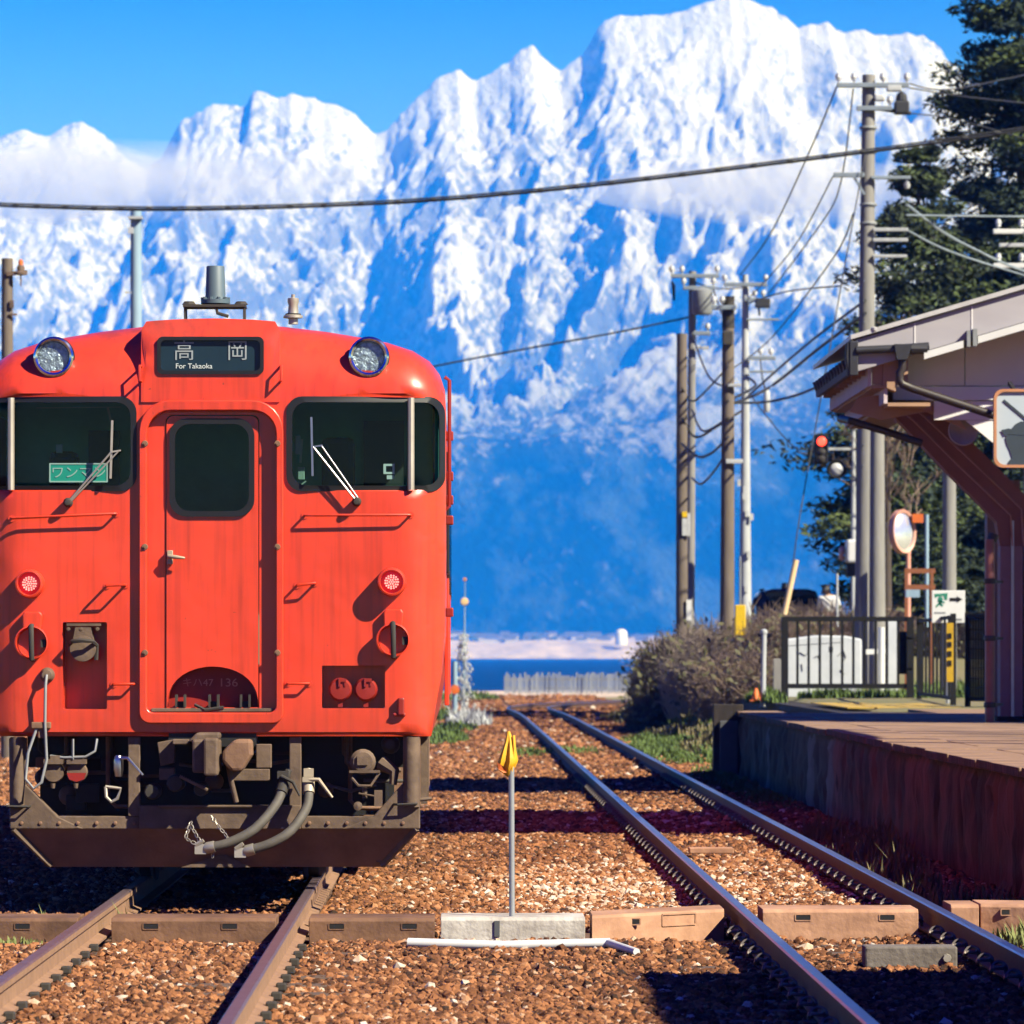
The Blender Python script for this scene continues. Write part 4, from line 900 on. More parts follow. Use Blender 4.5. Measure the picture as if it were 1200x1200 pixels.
# ------------------------------------------------------------------ tracks
def rail_mesh(mb, path):
    """flat-bottomed rail swept along path [(x, y)], head on top at z = 0"""
    prof = [(-.062,-.150),(.062,-.150),(.062,-.138),(.012,-.122),(.009,-.048),(.033,-.036),(.033,-.008),(.024,0),(-.024,0),(-.033,-.008),(-.033,-.036),(-.009,-.048),(-.012,-.122),(-.062,-.138)]
    n = len(prof); vs = []; fs = []; P = [Vector((x,y,0)) for x,y in path]
    for i, p in enumerate(P):
        t = (P[min(i+1,len(P)-1)]-P[max(i-1,0)]).normalized(); r = Vector((t.y,-t.x,0))
        for a, z in prof: vs.append(p + r*a + Vector((0,0,z)))
    for i in range(len(P)-1):
        for j in range(n): fs.append((i*n+j, i*n+(j+1)%n, (i+1)*n+(j+1)%n, (i+1)*n+j))
    fs.append(tuple(range(n))[::-1]); fs.append(tuple((len(P)-1)*n+j for j in range(n)))
    mb.add(vs, fs); return n
def rail(path, label, m_side, m_top):
    mb = MB(); n = rail_mesh(mb, path); o = build(mb, 'rail', [m_side, m_top], origin=(path[0][0], path[0][1], -.15), smooth=30, label=label)
    for p in o.data.polygons:
        if len(p.vertices) == 4 and p.center.z > .149-.006 and abs(p.normal.z) > .3: p.material_index = 1
    tag(o, None, 'rail', 'rails of the two tracks'); return o
G2 = .5668
X1 = -1.48; X2 = 2.22
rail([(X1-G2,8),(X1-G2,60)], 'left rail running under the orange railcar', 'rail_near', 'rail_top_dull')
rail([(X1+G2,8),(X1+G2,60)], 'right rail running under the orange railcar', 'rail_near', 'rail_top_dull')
def curve_path(off):
    out = []
    for y in list(np.arange(6, 126, 4.))+list(np.arange(126, 190, 2.)):
        t = max(0, y-128); x = -.0016*min(t,16)**2*.6 if False else 0
        # gentle swing left and then a right-hand bend along the shore
        sway = -.30*math.exp(-((y-150)/16.)**2)
        bend = .0 if y < 140 else ((y-140)**2)/(2*100.)
        dydx = 0 if y < 140 else (y-140)/100.
        nrm = math.sqrt(1+dydx**2)
        out.append((X2+sway+bend+off/nrm, y-off*dydx/nrm))
    return out
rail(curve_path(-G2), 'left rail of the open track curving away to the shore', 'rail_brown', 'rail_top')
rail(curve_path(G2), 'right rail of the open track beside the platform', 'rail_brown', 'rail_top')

def clip_mb(x, y, sg):
    """spring clip: a sloping bow over the rail foot"""
    mb = MB(); p = []
    for k in range(10):
        a = math.pi*1.55*k/9 - .5; p.append((x+sg*(.085+.045*math.cos(a)*.9), y+.055*math.sin(a), -.115+.045*abs(math.sin(a*.9))))
    mb.tube(p, .0095, 5); mb.tube([(x+sg*.05,y-.03,-.128),(x+sg*.06,y-.05,-.095),(x+sg*.12,y-.05,-.09)], .0095, 5); return mb
sl_proto = None
ys2 = [18.2+.66*k for k in range(74)]
for k, y in enumerate(ys2):
    if abs(y-29.35) < .25: continue
    if sl_proto is None:
        sl_proto = build(MB().box(X2-1.05, y-.1, -.30, X2+1.05, y+.1, -.172), 'sleeper', 'sleeper_wood', bevel=.012, origin=(X2,y,-.30))
        cl = {}
        for sx, nm in ((-1,0),(1,0)):
            for side in (-1, 1): build(clip_mb(X2+sx*G2, y, side), 'rail_clip', 'clip_steel', sl_proto, smooth=60)
        o = sl_proto
    else: o = dup(sl_proto, loc=(X2+random.uniform(-.03,.03)*0, y, -.30))
    tag(o, 'wooden sleeper sunk in the ballast under the open track', 'sleeper', 'sleepers of the open track')
s1 = None
for k in range(16):
    y = 18.0+.66*k
    if abs(y-29.3) < .3: continue
    if s1 is None:
        s1 = build(MB().box(X1-1.0, y-.1, -.31, X1+1.0, y+.1, -.165), 'sleeper', 'sleeper_wood', bevel=.012, origin=(X1,y,-.31))
        for sx in (-1,1):
            for side in (-1,1): build(MB().obox((X1+sx*G2+side*.075,y,-.135),(.05,.06,.04)), 'rail_spike', 'soot', s1, bevel=.008)
        o = s1
    else: o = dup(s1, loc=(X1, y, -.31))
    tag(o, 'sleeper buried in stones under the near end of the left track', 'sleeper', 'sleepers of the left track')
for (px, py, Y) in ((308,1172,20.9),(408,1058,30.1)):   # rail anchors, dark lumps beside the foot
    x, y, z = at(px, py, Y); mb = MB().obox((X1+G2+.095,Y,-.12),(.09,.10,.05)); mb.obox((X1+G2+.13,Y+.02,-.11),(.05,.14,.07)); mb.lathe([(.03,-.04),(.03,.02),(.015,.03)],(X1+G2+.12,Y-.05,-.10),'y',8)
    o = build(mb, 'rail_anchor', 'soot', bevel=.008); tag(o, 'black rail anchor bolted beside the right rail at the very front' if py > 1100 else 'black rail anchor beside the right rail by the snow plough', 'rail anchor', 'rail anchors')
mb = MB().obox((X1-G2+.11,19.4,-.11),(.12,.12,.08)); mb.obox((X1-G2+.17,19.4,-.13),(.08,.2,.05)); o = build(mb, 'rail_anchor', 'soot', bevel=.01); tag(o, 'black rail anchor inside the left rail at the picture corner', 'rail anchor', 'rail anchors')

# ---- trough covers that cross both tracks
def trough(x0, x1, yf, zt, m, label, depth=.50, slots=(), y1=None, h=.115):
    """chamfered concrete/steel trough piece; yf front face distance at its left end, y1 at its right end"""
    y1 = yf if y1 is None else y1; c = .018
    prof = [(0,-h-.12),(0,-c),(c,0),(depth,0),(depth,-h-.12)]; t = thing('trough_cover', label, 'trough cover', ((x0+x1)/2, (yf+y1)/2, zt-h-.1), 'trough covers crossing the tracks')
    mb = MB(); n = len(prof)
    vs = [(x0,yf+a,zt+b) for a,b in prof] + [(x1,y1+a,zt+b) for a,b in prof]
    mb.add(vs, [tuple(range(n)), tuple(range(2*n-1,n-1,-1))] + [(i,n+i,n+(i+1)%n,(i+1)%n) for i in range(n)])
    build(mb, 'cover', m, t, bevel=.004)
    for s in slots:
        xs = x0+(x1-x0)*s; yy = yf+(y1-yf)*s
        q = rrect(xs-.042,zt-.062,xs+.042,zt-.032,.004,1); fr = MB().ring(ofs(q,.006), q, yy-.004, yy+.01); build(fr, 'slot_rim', m, t)
        mb = MB(); mb.box(xs-.041, yy-.0015, zt-.061, xs+.041, yy+.01, zt-.033); build(mb, 'hand_slot', 'black', t)
    return t
TYF = 29.1
xl, xr = X1-G2, X1+G2
trough(-4.4, xl-.10, TYF, -.035, 'trough_brown', 'brown trough cover outside the left rail, weeds behind it', slots=(.86,.35))
trough(xl+.09, xr-.11, TYF, -.035, 'trough_brown', 'brown trough cover between the rails in front of the railcar', slots=(.24,.72))
trough(xr+.08, .0-.12, TYF, -.035, 'trough_brown', 'brown trough cover just right of the railcar track', slots=(.22,.80))
tw = trough(-.085, .735, TYF-.02, -.03, 'trough_white', 'white concrete trough cover under the yellow flag post')
build(MB().box(.04+.18, TYF-.03, -.14, .05+.20, TYF-.021, -.05), 'mortar_joint', 'plat_grey', tw)
tt = trough(.775, 1.565, TYF, -.02, 'trough_tan', 'tan trough cover between the flag post and the open track', slots=(.30,), y1=TYF+.75)
def pl(x, z): return (x, TYF+(x-.775)/.79*.75-.004, z)
mb = MB()
for a_, b_ in (((1.19,-.10),(1.39,-.10)),((1.19,-.035),(1.39,-.035)),((1.19,-.10),(1.19,-.035)),((1.39,-.10),(1.39,-.035))): mb.bar(pl(*a_), pl(*b_), .008, .008)
build(mb, 'maker_plate', 'trough_tan', tt)
trough(X2-G2+.11, X2+G2-.13, TYF+.30, .0, 'trough_tan', 'tan trough cover between the rails of the open track', slots=(.26,.80), h=.15)
trough(X2+G2+.10, 3.05, TYF+.75, .005, 'trough_tan', 'short tan trough cover next to the open track', slots=())
trough(3.07, 4.4, TYF+.85, .005, 'trough_tan', 'pale tan trough cover at the foot of the platform', slots=(.12,), y1=TYF+.45)
# timber block with a bolt, and thin pipe on the stones
x, y, z = at(1067, 1130, 26.7); t = thing('timber_block', 'grey weathered timber block lying between the rails of the open track', 'timber block', (x, y, -.17))
build(MB().box(x-.245, y-.1, -.17, x+.235, y+.12, -.055), 'block', 'sleeper_pale', t, bevel=.01); build(MB().lathe([(.02,-.02),(.024,0),(.02,.02)],(x+.18,y-.1,-.115),'y',8), 'bolt', 'brass_grey', t, smooth=40)
a = at(478,1106,28.2); b = at(590,1109,28.1); c = at(715,1106,28.1); d = at(746,1113,27.6)
mb = MB().tube([(a[0],a[1],-.125),(b[0],b[1],-.135),(c[0],c[1],-.12)], .027, 9); mb.tube([(c[0]-.01,c[1],-.12),(d[0],d[1],-.14)], [.024,.02], 8)
o = build(mb, 'broken_pipe', 'white_paint', smooth=50); tag(o, 'white broken plastic pipe lying on the rusty stones', 'pipe')
mb = MB().box(*[at(808,981,41)[0], 41, -.13], *[at(860,975,41)[0], 41.25, -.085]); o = build(mb, 'tie_plank', 'trough_tan', bevel=.008); tag(o, 'short pinkish plank lying between the open track rails in shade', 'plank')

# ---- flag post
fx, fy, _ = at(600, 1090, 29.12); fy = TYF + .10; fx = (600-534)*fy/6000
t = thing('flag_post', 'slim steel post with a furled yellow marker flag on the white trough cover', 'flag post', (fx, fy, -.03))
zt_ = at(0, 862, fy)[2]
build(MB().tube([(fx,fy,-.03),(fx-.004,fy,zt_-.1)], .0165, 10), 'post', 'pole_steel', t, smooth=60)
def fz(py): return at(0, py, fy)[2]
def fxp(px): return (px-534)*fy/6000
mb = MB(); ringsf = []
fl = [(857,594,597.5,.004),(861,593.5,599,.008),(868,591.5,601.5,.016),(877,588.5,604,.026),(885,585.5,606,.034),(892,583,607.5,.040),(897,582.3,605.5,.036),(902,585.5,602,.024),(906,591,599.5,.012),(909,595,597.5,.004)]
NF = 36
for i,(py,x0,x1,dp) in enumerate(fl):
    ring_ = []; g_ = min(1, i/3)
    for j in range(NF):
        a = 2*math.pi*j/NF; cx = (fxp(x0)+fxp(x1))/2; hw = (fxp(x1)-fxp(x0))/2
        fold = 1-g_*(.40*max(0, math.cos(4*a+.6+i*.10))**.6+.16*max(0, math.sin(7*a+i*.2)))
        ring_.append((cx+hw*math.cos(a)*(1-.10*g_*max(0,math.cos(5*a+i*.15))), fy+dp*math.sin(a)*fold*1.35, fz(py)+.010*g_*math.sin(3*a+i*.4)))
    ringsf.append(ring_)
mb.add([p for r in ringsf for p in r], [(i*NF+j, i*NF+(j+1)%NF, (i+1)*NF+(j+1)%NF, (i+1)*NF+j) for i in range(len(fl)-1) for j in range(NF)])
mb.tube([(fxp(600.5),fy-.005,fz(863)),(fxp(602),fy-.012,fz(862)),(fxp(603),fy-.025,fz(878)),(fxp(600),fy-.032,fz(904))],[.003,.008,.009,.003],6)
build(mb, 'flag', 'flag_yellow', t, smooth=60)
mb = MB(); mb.add([(fxp(582.5),fy-.030,fz(893)),(fxp(584),fy-.045,fz(901)),(fxp(590),fy-.05,fz(905.5)),(fxp(594),fy-.042,fz(905)),(fxp(592),fy-.05,fz(900)),(fxp(587),fy-.045,fz(896))],[(0,1,2,3,4,5)]); build(mb, 'flag_hem', 'flag_orange', t)

# ---- ballast: loose stones, instanced on points
def stones():
    src = bpy.data.collections.new('stone_kinds'); 
    m = bpy.data.materials.new('ballast_stone'); m.use_nodes = True; nt = m.node_tree; b = nt.nodes['Principled BSDF']; b.inputs['Roughness'].default_value = .9; b.inputs['Specular IOR Level'].default_value = .2
    at_ = nt.nodes.new('ShaderNodeAttribute'); at_.attribute_type = 'INSTANCER'; at_.attribute_name = 'tint'
    cr = nt.nodes.new('ShaderNodeValToRGB'); e = cr.color_ramp
    cols = [(0,(.035,.020,.014)),(.2,(.10,.040,.020)),(.40,(.23,.092,.040)),(.60,(.40,.165,.068)),(.74,(.45,.23,.12)),(.86,(.56,.40,.29)),(1,(.68,.60,.52))]
    while len(e.elements) < len(cols): e.elements.new(.5)
    for el,(p,c) in zip(e.elements, cols): el.position = p; el.color = (*[q*KEY for q in c],1)
    tc = nt.nodes.new('ShaderNodeTexCoord'); n = nt.nodes.new('ShaderNodeTexNoise'); n.inputs['Scale'].default_value = 2.2; n.inputs['Detail'].default_value = 4; nt.links.new(tc.outputs['Object'], n.inputs['Vector'])
    ma = nt.nodes.new('ShaderNodeMath'); ma.operation = 'MULTIPLY_ADD'; ma.inputs[1].default_value = .35; nt.links.new(n.outputs['Fac'], ma.inputs[0])
    mb_ = nt.nodes.new('ShaderNodeMath'); mb_.operation = 'SUBTRACT'; mb_.inputs[1].default_value = .175; nt.links.new(at_.outputs['Fac'], mb_.inputs[0]); nt.links.new(mb_.outputs[0], ma.inputs[2])
    nt.links.new(ma.outputs[0], cr.inputs[0]); nt.links.new(cr.outputs[0], b.inputs['Base Color'])
    r = random.Random(11)
    for k in range(7):
        bm = bmesh.new(); bmesh.ops.create_icosphere(bm, subdivisions=1, radius=1)
        sx, sy, sz = r.uniform(.8,1.3), r.uniform(.7,1.05), r.uniform(.5,.85)
        for v in bm.verts: v.co *= r.uniform(.72,1.18); v.co.x *= sx; v.co.y *= sy; v.co.z *= sz
        me = bpy.data.meshes.new('stone'); bm.to_mesh(me); bm.free(); me.materials.append(m)
        src.objects.link(bpy.data.objects.new('stone', me))
    bands = [(15,24,1250,.0215),(24,36,1050,.023),(36,48,650,.027),(48,64,330,.034),(64,90,150,.042),(90,135,60,.055),(135,205,22,.075)]
    P = []
    for y0, y1, dens, sz in bands:
        xa = -.092*y1-1.2; xb = min(.118*y1+1.2, 4.3 if y1 < 75 else 5.5)
        if y0 < 34: xb = min(xb, 3.9)
        n_ = int((xb-xa)*(y1-y0)*dens)
        x = RNG.uniform(xa, xb, n_); y = RNG.uniform(y0, y1, n_)
        z = np.full(n_, -.205)
        h = fbm(x*1.1, y*.6, 71, 3)-.5
        dist1 = np.minimum(abs(x-(X1-G2)), abs(x-(X1+G2))); dist2 = np.minimum(abs(x-(X2-G2)), abs(x-(X2+G2)))
        dd = np.minimum(dist1, dist2)
        z += .025 + .045*h + RNG.uniform(-.012,.016,n_)
        keep = (dd > .085)
        u2 = abs(x-X2) < 1.1
        for ys_ in ys2: pass
        ph = np.abs(((y-18.2+.33) % .66)-.33)
        on_sl = u2 & (ph < .10) & (y < 67) & (RNG.uniform(0,1,n_) < .55)
        keep &= ~on_sl
        keep &= ~((y > 28.95) & (y < 29.75) & (x < 1.6)) & ~((y > 29.3) & (y < 30.5) & (x >= .7))
        under = (x > CX-1.3) & (x < CX+.75) & (y > 44)
        keep &= ~under
        keep &= ~((x > 3.75) & (y < 69.2) & (y > 30.6))
        s = sz*np.exp(RNG.normal(0,.26,n_))
        # rusty ones, with pale fresh stone in patches
        pal = np.exp(-(((x-.95)/.75)**2+((y-36)/3.6)**2)) + .75*np.exp(-(((x-1.9)/.9)**2+((y-34.5)/5.0)**2)) + .8*np.exp(-(((x+.0)/1.0)**2+((y-49.5)/2.4)**2)) + .5*np.exp(-(((x-2.0)/.7)**2+((y-52)/4.)**2)) + .35*np.exp(-(((x-3.0)/.4)**2+((y-34)/4.5)**2))
        t = .385 + RNG.normal(0,.19,n_) + .18*(fbm(x*.5,y*.3,77,3)-.5) + (RNG.uniform(0,1,n_) < np.clip(pal,0,1)*.75)*RNG.uniform(.18,.5,n_) + (RNG.uniform(0,1,n_) < .03)*.4
        A = np.stack([x,y,z,s,np.clip(t,.02,1)],1)[keep]; P.append(A)
    P = np.concatenate(P); n_ = len(P)
    me = bpy.data.meshes.new('ballast'); me.vertices.add(n_); me.vertices.foreach_set('co', P[:,:3].ravel().astype(np.float32))
    def attr(nm, typ, arr, key='value'):
        a = me.attributes.new(nm, typ, 'POINT'); a.data.foreach_set(key, arr)
    attr('size','FLOAT',P[:,3].astype(np.float32)); attr('tint','FLOAT',P[:,4].astype(np.float32)); attr('which','INT',RNG.integers(0,7,n_).astype(np.int32))
    rot = np.stack([RNG.normal(0,.35,n_),RNG.normal(0,.35,n_),RNG.uniform(0,6.28,n_)],1).astype(np.float32); attr('turn','FLOAT_VECTOR',rot.ravel(),'vector')
    me.materials.append(m)
    o = bpy.data.objects.new('ballast', me); COL.objects.link(o)
    ng = bpy.data.node_groups.new('scatter_stones','GeometryNodeTree'); ng.interface.new_socket('Geometry',in_out='INPUT',socket_type='NodeSocketGeometry'); ng.interface.new_socket('Geometry',in_out='OUTPUT',socket_type='NodeSocketGeometry')
    N = ng.nodes; Lk = ng.links.new; gi = N.new('NodeGroupInput'); go = N.new('NodeGroupOutput')
    mp = N.new('GeometryNodeMeshToPoints'); ip = N.new('GeometryNodeInstanceOnPoints'); ci = N.new('GeometryNodeCollectionInfo'); ci.inputs['Collection'].default_value = src; ci.inputs['Separate Children'].default_value = True; ci.inputs['Reset Children'].default_value = True
    def na(nm, typ):
        q = N.new('GeometryNodeInputNamedAttribute'); q.data_type = typ; q.inputs['Name'].default_value = nm; return q.outputs['Attribute']
    Lk(gi.outputs[0], mp.inputs['Mesh']); Lk(mp.outputs[0], ip.inputs['Points']); Lk(ci.outputs[0], ip.inputs['Instance']); ip.inputs['Pick Instance'].default_value = True
    Lk(na('which','INT'), ip.inputs['Instance Index']); er = N.new('FunctionNodeEulerToRotation'); Lk(na('turn','FLOAT_VECTOR'), er.inputs[0]); Lk(er.outputs[0], ip.inputs['Rotation']); Lk(na('size','FLOAT'), ip.inputs['Scale'])
    Lk(ip.outputs[0], go.inputs[0])
    md = o.modifiers.new('scatter','NODES'); md.node_group = ng
    tag(o, 'rust coloured ballast stones around the rails', 'ballast', kind='stuff'); print('stones', n_)
stones()

# ---- grass and weeds
def gz_(x, y): return float(ground_z(np.array([float(x)]), np.array([float(y)]))[0])
def blades(name, label, spots, m, cat='grass', seed=1, w=.012):
    """spots: (x, y, z, rx, ry, count, height)"""
    r = random.Random(seed); mb = MB()
    for (x,y,z,rx,ry,cnt,h) in spots:
        for k in range(cnt):
            a = r.uniform(0,6.28); q = math.sqrt(r.random()); bx = x+rx*q*math.cos(a); by = y+ry*q*math.sin(a)
            hh = h*r.uniform(.45,1.15)*(1.15-.6*q); d = r.uniform(0,6.28); lean = hh*r.uniform(.1,.6); ww = w*r.uniform(.7,1.5); s, c = math.sin(d), math.cos(d)
            mx, my = bx+c*lean*.4, by+s*lean*.4
            mb.add([(bx-s*ww,by+c*ww,z-.02),(bx+s*ww,by-c*ww,z-.02),(mx+s*ww*.8,my-c*ww*.8,z+hh*.6),(mx-s*ww*.8,my+c*ww*.8,z+hh*.6),(bx+c*lean,by+s*lean,z+hh)],[(0,1,2,3),(3,2,4)])
    o = build(mb, name, m, fixn=False); tag(o, label, cat, kind='stuff'); return o
blades('grass', 'low green grass crossing the open track and spreading towards the platform end', [(-.1+.7*k, 84+random.uniform(-3,3), -.19, .6, 3.5, 420, .12) for k in range(2,4)]+[(3.3,84,-.2,.55,9,2600,.16),(3.7,94,-.2,.6,8,1800,.2),(2.2,86,-.19,.4,3,300,.10),(4.2,74,-.2,.35,4,700,.2)], 'grass', seed=2, w=.02)
blades('grass', 'shaded grass along the foot of the platform wall', [(3.45,66,-.2,.35,6,1700,.15),(3.5,58,-.2,.3,5,900,.13)], 'grass', seed=3, w=.016)
blades('grass', 'dry tufts along the near foot of the platform wall', [(3.35+random.uniform(-.2,.3),y,-.2,.3,1.1,170,random.uniform(.14,.3)) for y in np.arange(31.5,48,1.3)], 'grass_dry', seed=4, w=.008)
blades('weeds', 'sunny green weeds in front of the pale trough cover at the platform foot', [(3.25,28.5,-.2,.28,.5,420,.2),(3.45,29.2,-.2,.2,.3,160,.3)], 'weed', 'weeds', seed=5, w=.009)
blades('weeds', 'small flowering weeds behind the brown trough cover left of the rails', [(-2.75+.16*k,29.9+random.uniform(0,.3),-.17,.06,.10,40,.06+.06*(k%3)) for k in range(6)]+[(-2.5,28.9,-.17,.2,.1,60,.05)], 'weed', 'weeds', seed=6, w=.007)
blades('grass', 'green tuft growing at the track bend near the paling fence', [(-1.0+.25*k, 128, -.2,.6,3,220,.4) for k in range(4)]+[(.3,186,-.2,1.3,4,800,.45)], 'grass', seed=8, w=.03)
rb = random.Random(77)
blades('bank_grass', 'dry brown grass covering the bank beside the open track', [(x_, y_, gz_(x_, y_), .4, 1.5, 75, .22) for x_, y_ in [(rb.uniform(3.95,6.6), rb.uniform(98,132)) for k in range(80)]+[(rb.uniform(3.95,5.0), rb.uniform(70,98)) for k in range(40)]], 'grass_dry', seed=61, w=.022)
blades('bank_grass', 'green grass low on the bank beside the open track', [(x_, y_, gz_(x_, y_), .35, 1.5, 80, .15) for x_, y_ in [(rb.uniform(3.6,4.9), rb.uniform(70,104)) for k in range(60)]], 'grass', seed=62, w=.02)
blades('grass', 'grassy clump on the ground behind the railcar', [(-.25,98,-.2,.5,6,900,.3),(.0,112,-.2,.5,5,500,.25)], 'grass', seed=9, w=.025)
# ------------------------------------------------------------------ platform
PX = 3.8; PT = .70
pt = bpy.data.objects.new('platform', None); COL.objects.link(pt); pt.location = (PX, 40, -.2); pt['kind'] = 'structure'; pt['label'] = 'low railway platform with a stained dark wall beside the open track'
build(MB().box(PX+.04, 31.2, -.4, 14, 68.9, PT-.03), 'platform_core', 'plat_dark', pt); build(MB().box(5.3, 68.9, -.4, 14, 97, PT-.035), 'platform_core', 'plat_dark', pt)
r = random.Random(5); y = Y0_ = 31.2
first = {}
while y < 69:                                             # coping slabs along the edge
    L = 1.0; z = PT + r.uniform(-.006,.006)
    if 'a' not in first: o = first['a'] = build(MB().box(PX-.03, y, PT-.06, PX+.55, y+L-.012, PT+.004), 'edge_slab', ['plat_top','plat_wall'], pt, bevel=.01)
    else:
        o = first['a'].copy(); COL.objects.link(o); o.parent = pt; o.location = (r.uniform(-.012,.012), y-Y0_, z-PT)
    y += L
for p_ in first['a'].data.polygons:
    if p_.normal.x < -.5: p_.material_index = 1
mbp = {}
def rough_panel(y0, y1, z0, z1, amp, seed, m, nm):
    rr = random.Random(seed); ny = max(3, int((y1-y0)/.11)); nz = 9; vs = []; fs = []; ox, oy = rr.uniform(0,99), rr.uniform(0,99)
    for i in range(ny+1):
        for j in range(nz+1):
            y_ = y0+(y1-y0)*i/ny; z_ = z0+(z1-z0)*j/nz; e = 0 if i in (0, ny) or j in (0, nz) else 1
            d = float(fbm(np.array([y_*4+ox]), np.array([z_*5+oy]), 83, 4)[0])-.5
            vs.append((PX+.05-(.035*e)+amp*2.6*d*(.4+.6*e), y_, z_ + (.02*(rr.random()-.5) if j == nz else 0)))
    k = nz+1
    for i in range(ny):
        for j in range(nz): fs.append((i*k+j, i*k+j+1, (i+1)*k+j+1, (i+1)*k+j))
    return build(MB().add(vs, fs), nm, m, pt, smooth=28, fixn=False)
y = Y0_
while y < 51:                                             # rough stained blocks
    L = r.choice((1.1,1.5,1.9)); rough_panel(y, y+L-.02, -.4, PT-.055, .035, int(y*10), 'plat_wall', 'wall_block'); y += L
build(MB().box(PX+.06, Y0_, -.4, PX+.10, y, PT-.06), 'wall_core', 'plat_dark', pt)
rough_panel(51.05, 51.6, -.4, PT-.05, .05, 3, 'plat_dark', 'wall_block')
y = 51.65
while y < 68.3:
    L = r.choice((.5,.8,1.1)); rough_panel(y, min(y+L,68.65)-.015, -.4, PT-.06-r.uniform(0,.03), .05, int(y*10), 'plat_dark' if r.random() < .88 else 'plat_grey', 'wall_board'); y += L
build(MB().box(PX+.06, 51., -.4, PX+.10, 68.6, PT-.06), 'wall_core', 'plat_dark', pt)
build(MB().box(PX-.34, 68.7, -.4, PX+.06, 69.0, PT+.10), 'end_board', 'plat_dark', pt, bevel=.01); build(MB().box(PX-.26, 68.62, -.4, PX-.02, 68.69, PT-.12), 'end_board', 'plat_grey', pt, bevel=.01)
# paving of the platform top: big worn slabs
ys_ = np.arange(31.2, 97, 2.4); k = 0
for yy in ys_:
    for xx in np.arange(PX+.56, 9.2, 2.0):
        if False: continue
        y1 = min(yy+2.385, 97)
        if yy > 66.4 and xx < 6.3: continue
        build(MB().box(xx, yy, PT-.029, min(xx+1.985,9.2), y1, PT+r.uniform(-.004,.004)), 'paving_slab', 'plat_top', pt)
pr = None
for i in range(32):                                       # yellow tactile plates where the ramp begins and along the edge
    x, y = (5.55+.42*(i%4), 72.5+.95*(i//4)); 
    if pr is None: pr = o = build(MB().box(x, y, PT+.004, x+.38, y+.9, PT+.02), 'tactile_plate', 'tactile_yellow', pt)
    else: o = pr.copy(); COL.objects.link(o); o.parent = pt; o.location = (x-5.55, y-72.5, 0)
mb = MB(); n = 24; cx, cy = 4.72, 38.0
mb.lathe([(.42,0),(.44,.012),(.40,.016),(.02,.017)], (cx,cy,PT+.004), 'z', 28); o = build(mb, 'manhole_cover', 'iron_cover', smooth=40); tag(o, 'round dark iron cover set in the platform top', 'manhole cover')

# ------------------------------------------------------------------ station canopy (gable towards us)
Y1, Y2 = 57., 63.
def u(px, Y=Y1): return (px-534)*Y/6000
def w(py, Y=Y1): return CAMZ-(py-768)*Y/6000
ST = thing('station_canopy', 'pink brown platform canopy with gable roof and curved timber brace at right', 'station canopy', (6.4, 58.8, PT))
XE = u(1003); sl = (w(340)-w(398))/(u(1200)-u(1003))      # roof pitch seen on the verge
XR = 10.3
def zr(x, base=398): return w(base)+(x-u(1003))*sl
# main roof slab with fascia
mb = MB().prism([(XE,zr(XE)-.36+.0),(XR,zr(XR)-.36),(XR,zr(XR)),(XE,zr(XE))], Y1, Y1+.10); build(mb, 'fascia_board', 'fascia', ST, bevel=.008)
mb = MB().prism([(XE-.06,zr(XE)-.0),(XR,zr(XR)+.002),(XR,zr(XR)+.055),(XE-.06,zr(XE)+.05)], Y1-.06, Y2); build(mb, 'roof', 'roof_edge', ST)
mb = MB().prism([(XR,zr(XR)+.0),(XR+5.5,zr(XR)-5.5*sl),(XR+5.5,zr(XR)-5.5*sl+.055),(XR,zr(XR)+.055)], Y1-.06, Y2); build(mb, 'roof', 'roof_edge', ST)
mb = MB().prism([(XR,zr(XR)-.36),(XR+5.4,zr(XR)-5.4*sl-.36),(XR+5.4,zr(XR)-5.4*sl),(XR,zr(XR))], Y1, Y1+.10); build(mb, 'fascia_board', 'fascia', ST)
for px_ in (1072, 1139): build(MB().box(u(px_)-.006, Y1-.008, zr(u(px_))-.35, u(px_)+.006, Y1+.02, zr(u(px_))-.01), 'fascia_joint', 'panel_grey', ST)
# verge joint caps and end cap
mb = MB().box(XE-.075, Y1-.07, zr(XE)-.40, XE+.02, Y1+.02, zr(XE)-.02); mb.tube([(XE-.03,Y1-.03,zr(XE)-.02),(XE-.09,Y1-.03,zr(XE)-.05),(XE-.10,Y1-.03,zr(XE)-.2),(XE-.07,Y1-.03,zr(XE)-.40)], .03, 7); build(mb, 'verge_end', 'gutter_dark', ST, bevel=.01)
mb = MB().lathe([(.03,0),(.035,.03),(.02,.04)], (u(1024),Y1-.05,zr(u(1024))+.04),'z',8); build(mb, 'verge_cap', 'roof_edge', ST)
# lower left eave running away from us
XL = 4.43
build(MB().prism([(XL,4.70),(5.25,4.98),(5.25,5.05),(XL,4.78)], Y1+.12, Y2), 'eave_roof', 'roof_tile', ST)
for k in range(13):
    yy = Y1+.12+k*.46; build(MB().tube([(XL-.03,yy+.2,4.75),(XL+.75,yy+.2,5.03)], .06, 7), 'roof_tile', 'roof_tile', ST, smooth=50)
build(MB().box(XL+.0, Y1+.13, 4.63, XL+.05, Y2-.02, 4.70), 'eave_batten', 'roof_tile', ST)
build(MB().box(4.60, Y1+.14, 4.46, 4.64, Y2-.05, 4.74), 'eave_board', 'eave_board', ST); build(MB().box(4.645, Y1+.15, 4.44, 4.80, Y2-.06, 4.48), 'soffit', 'beam_tan', ST)
build(MB().box(4.78, Y1+.16, 4.27, 4.82, Y2-.1, 4.437), 'eave_board', 'eave_board', ST); build(MB().box(4.825, Y1+.17, 4.24, 5.3, Y2-.12, 4.28), 'soffit', 'beam_tan', ST)
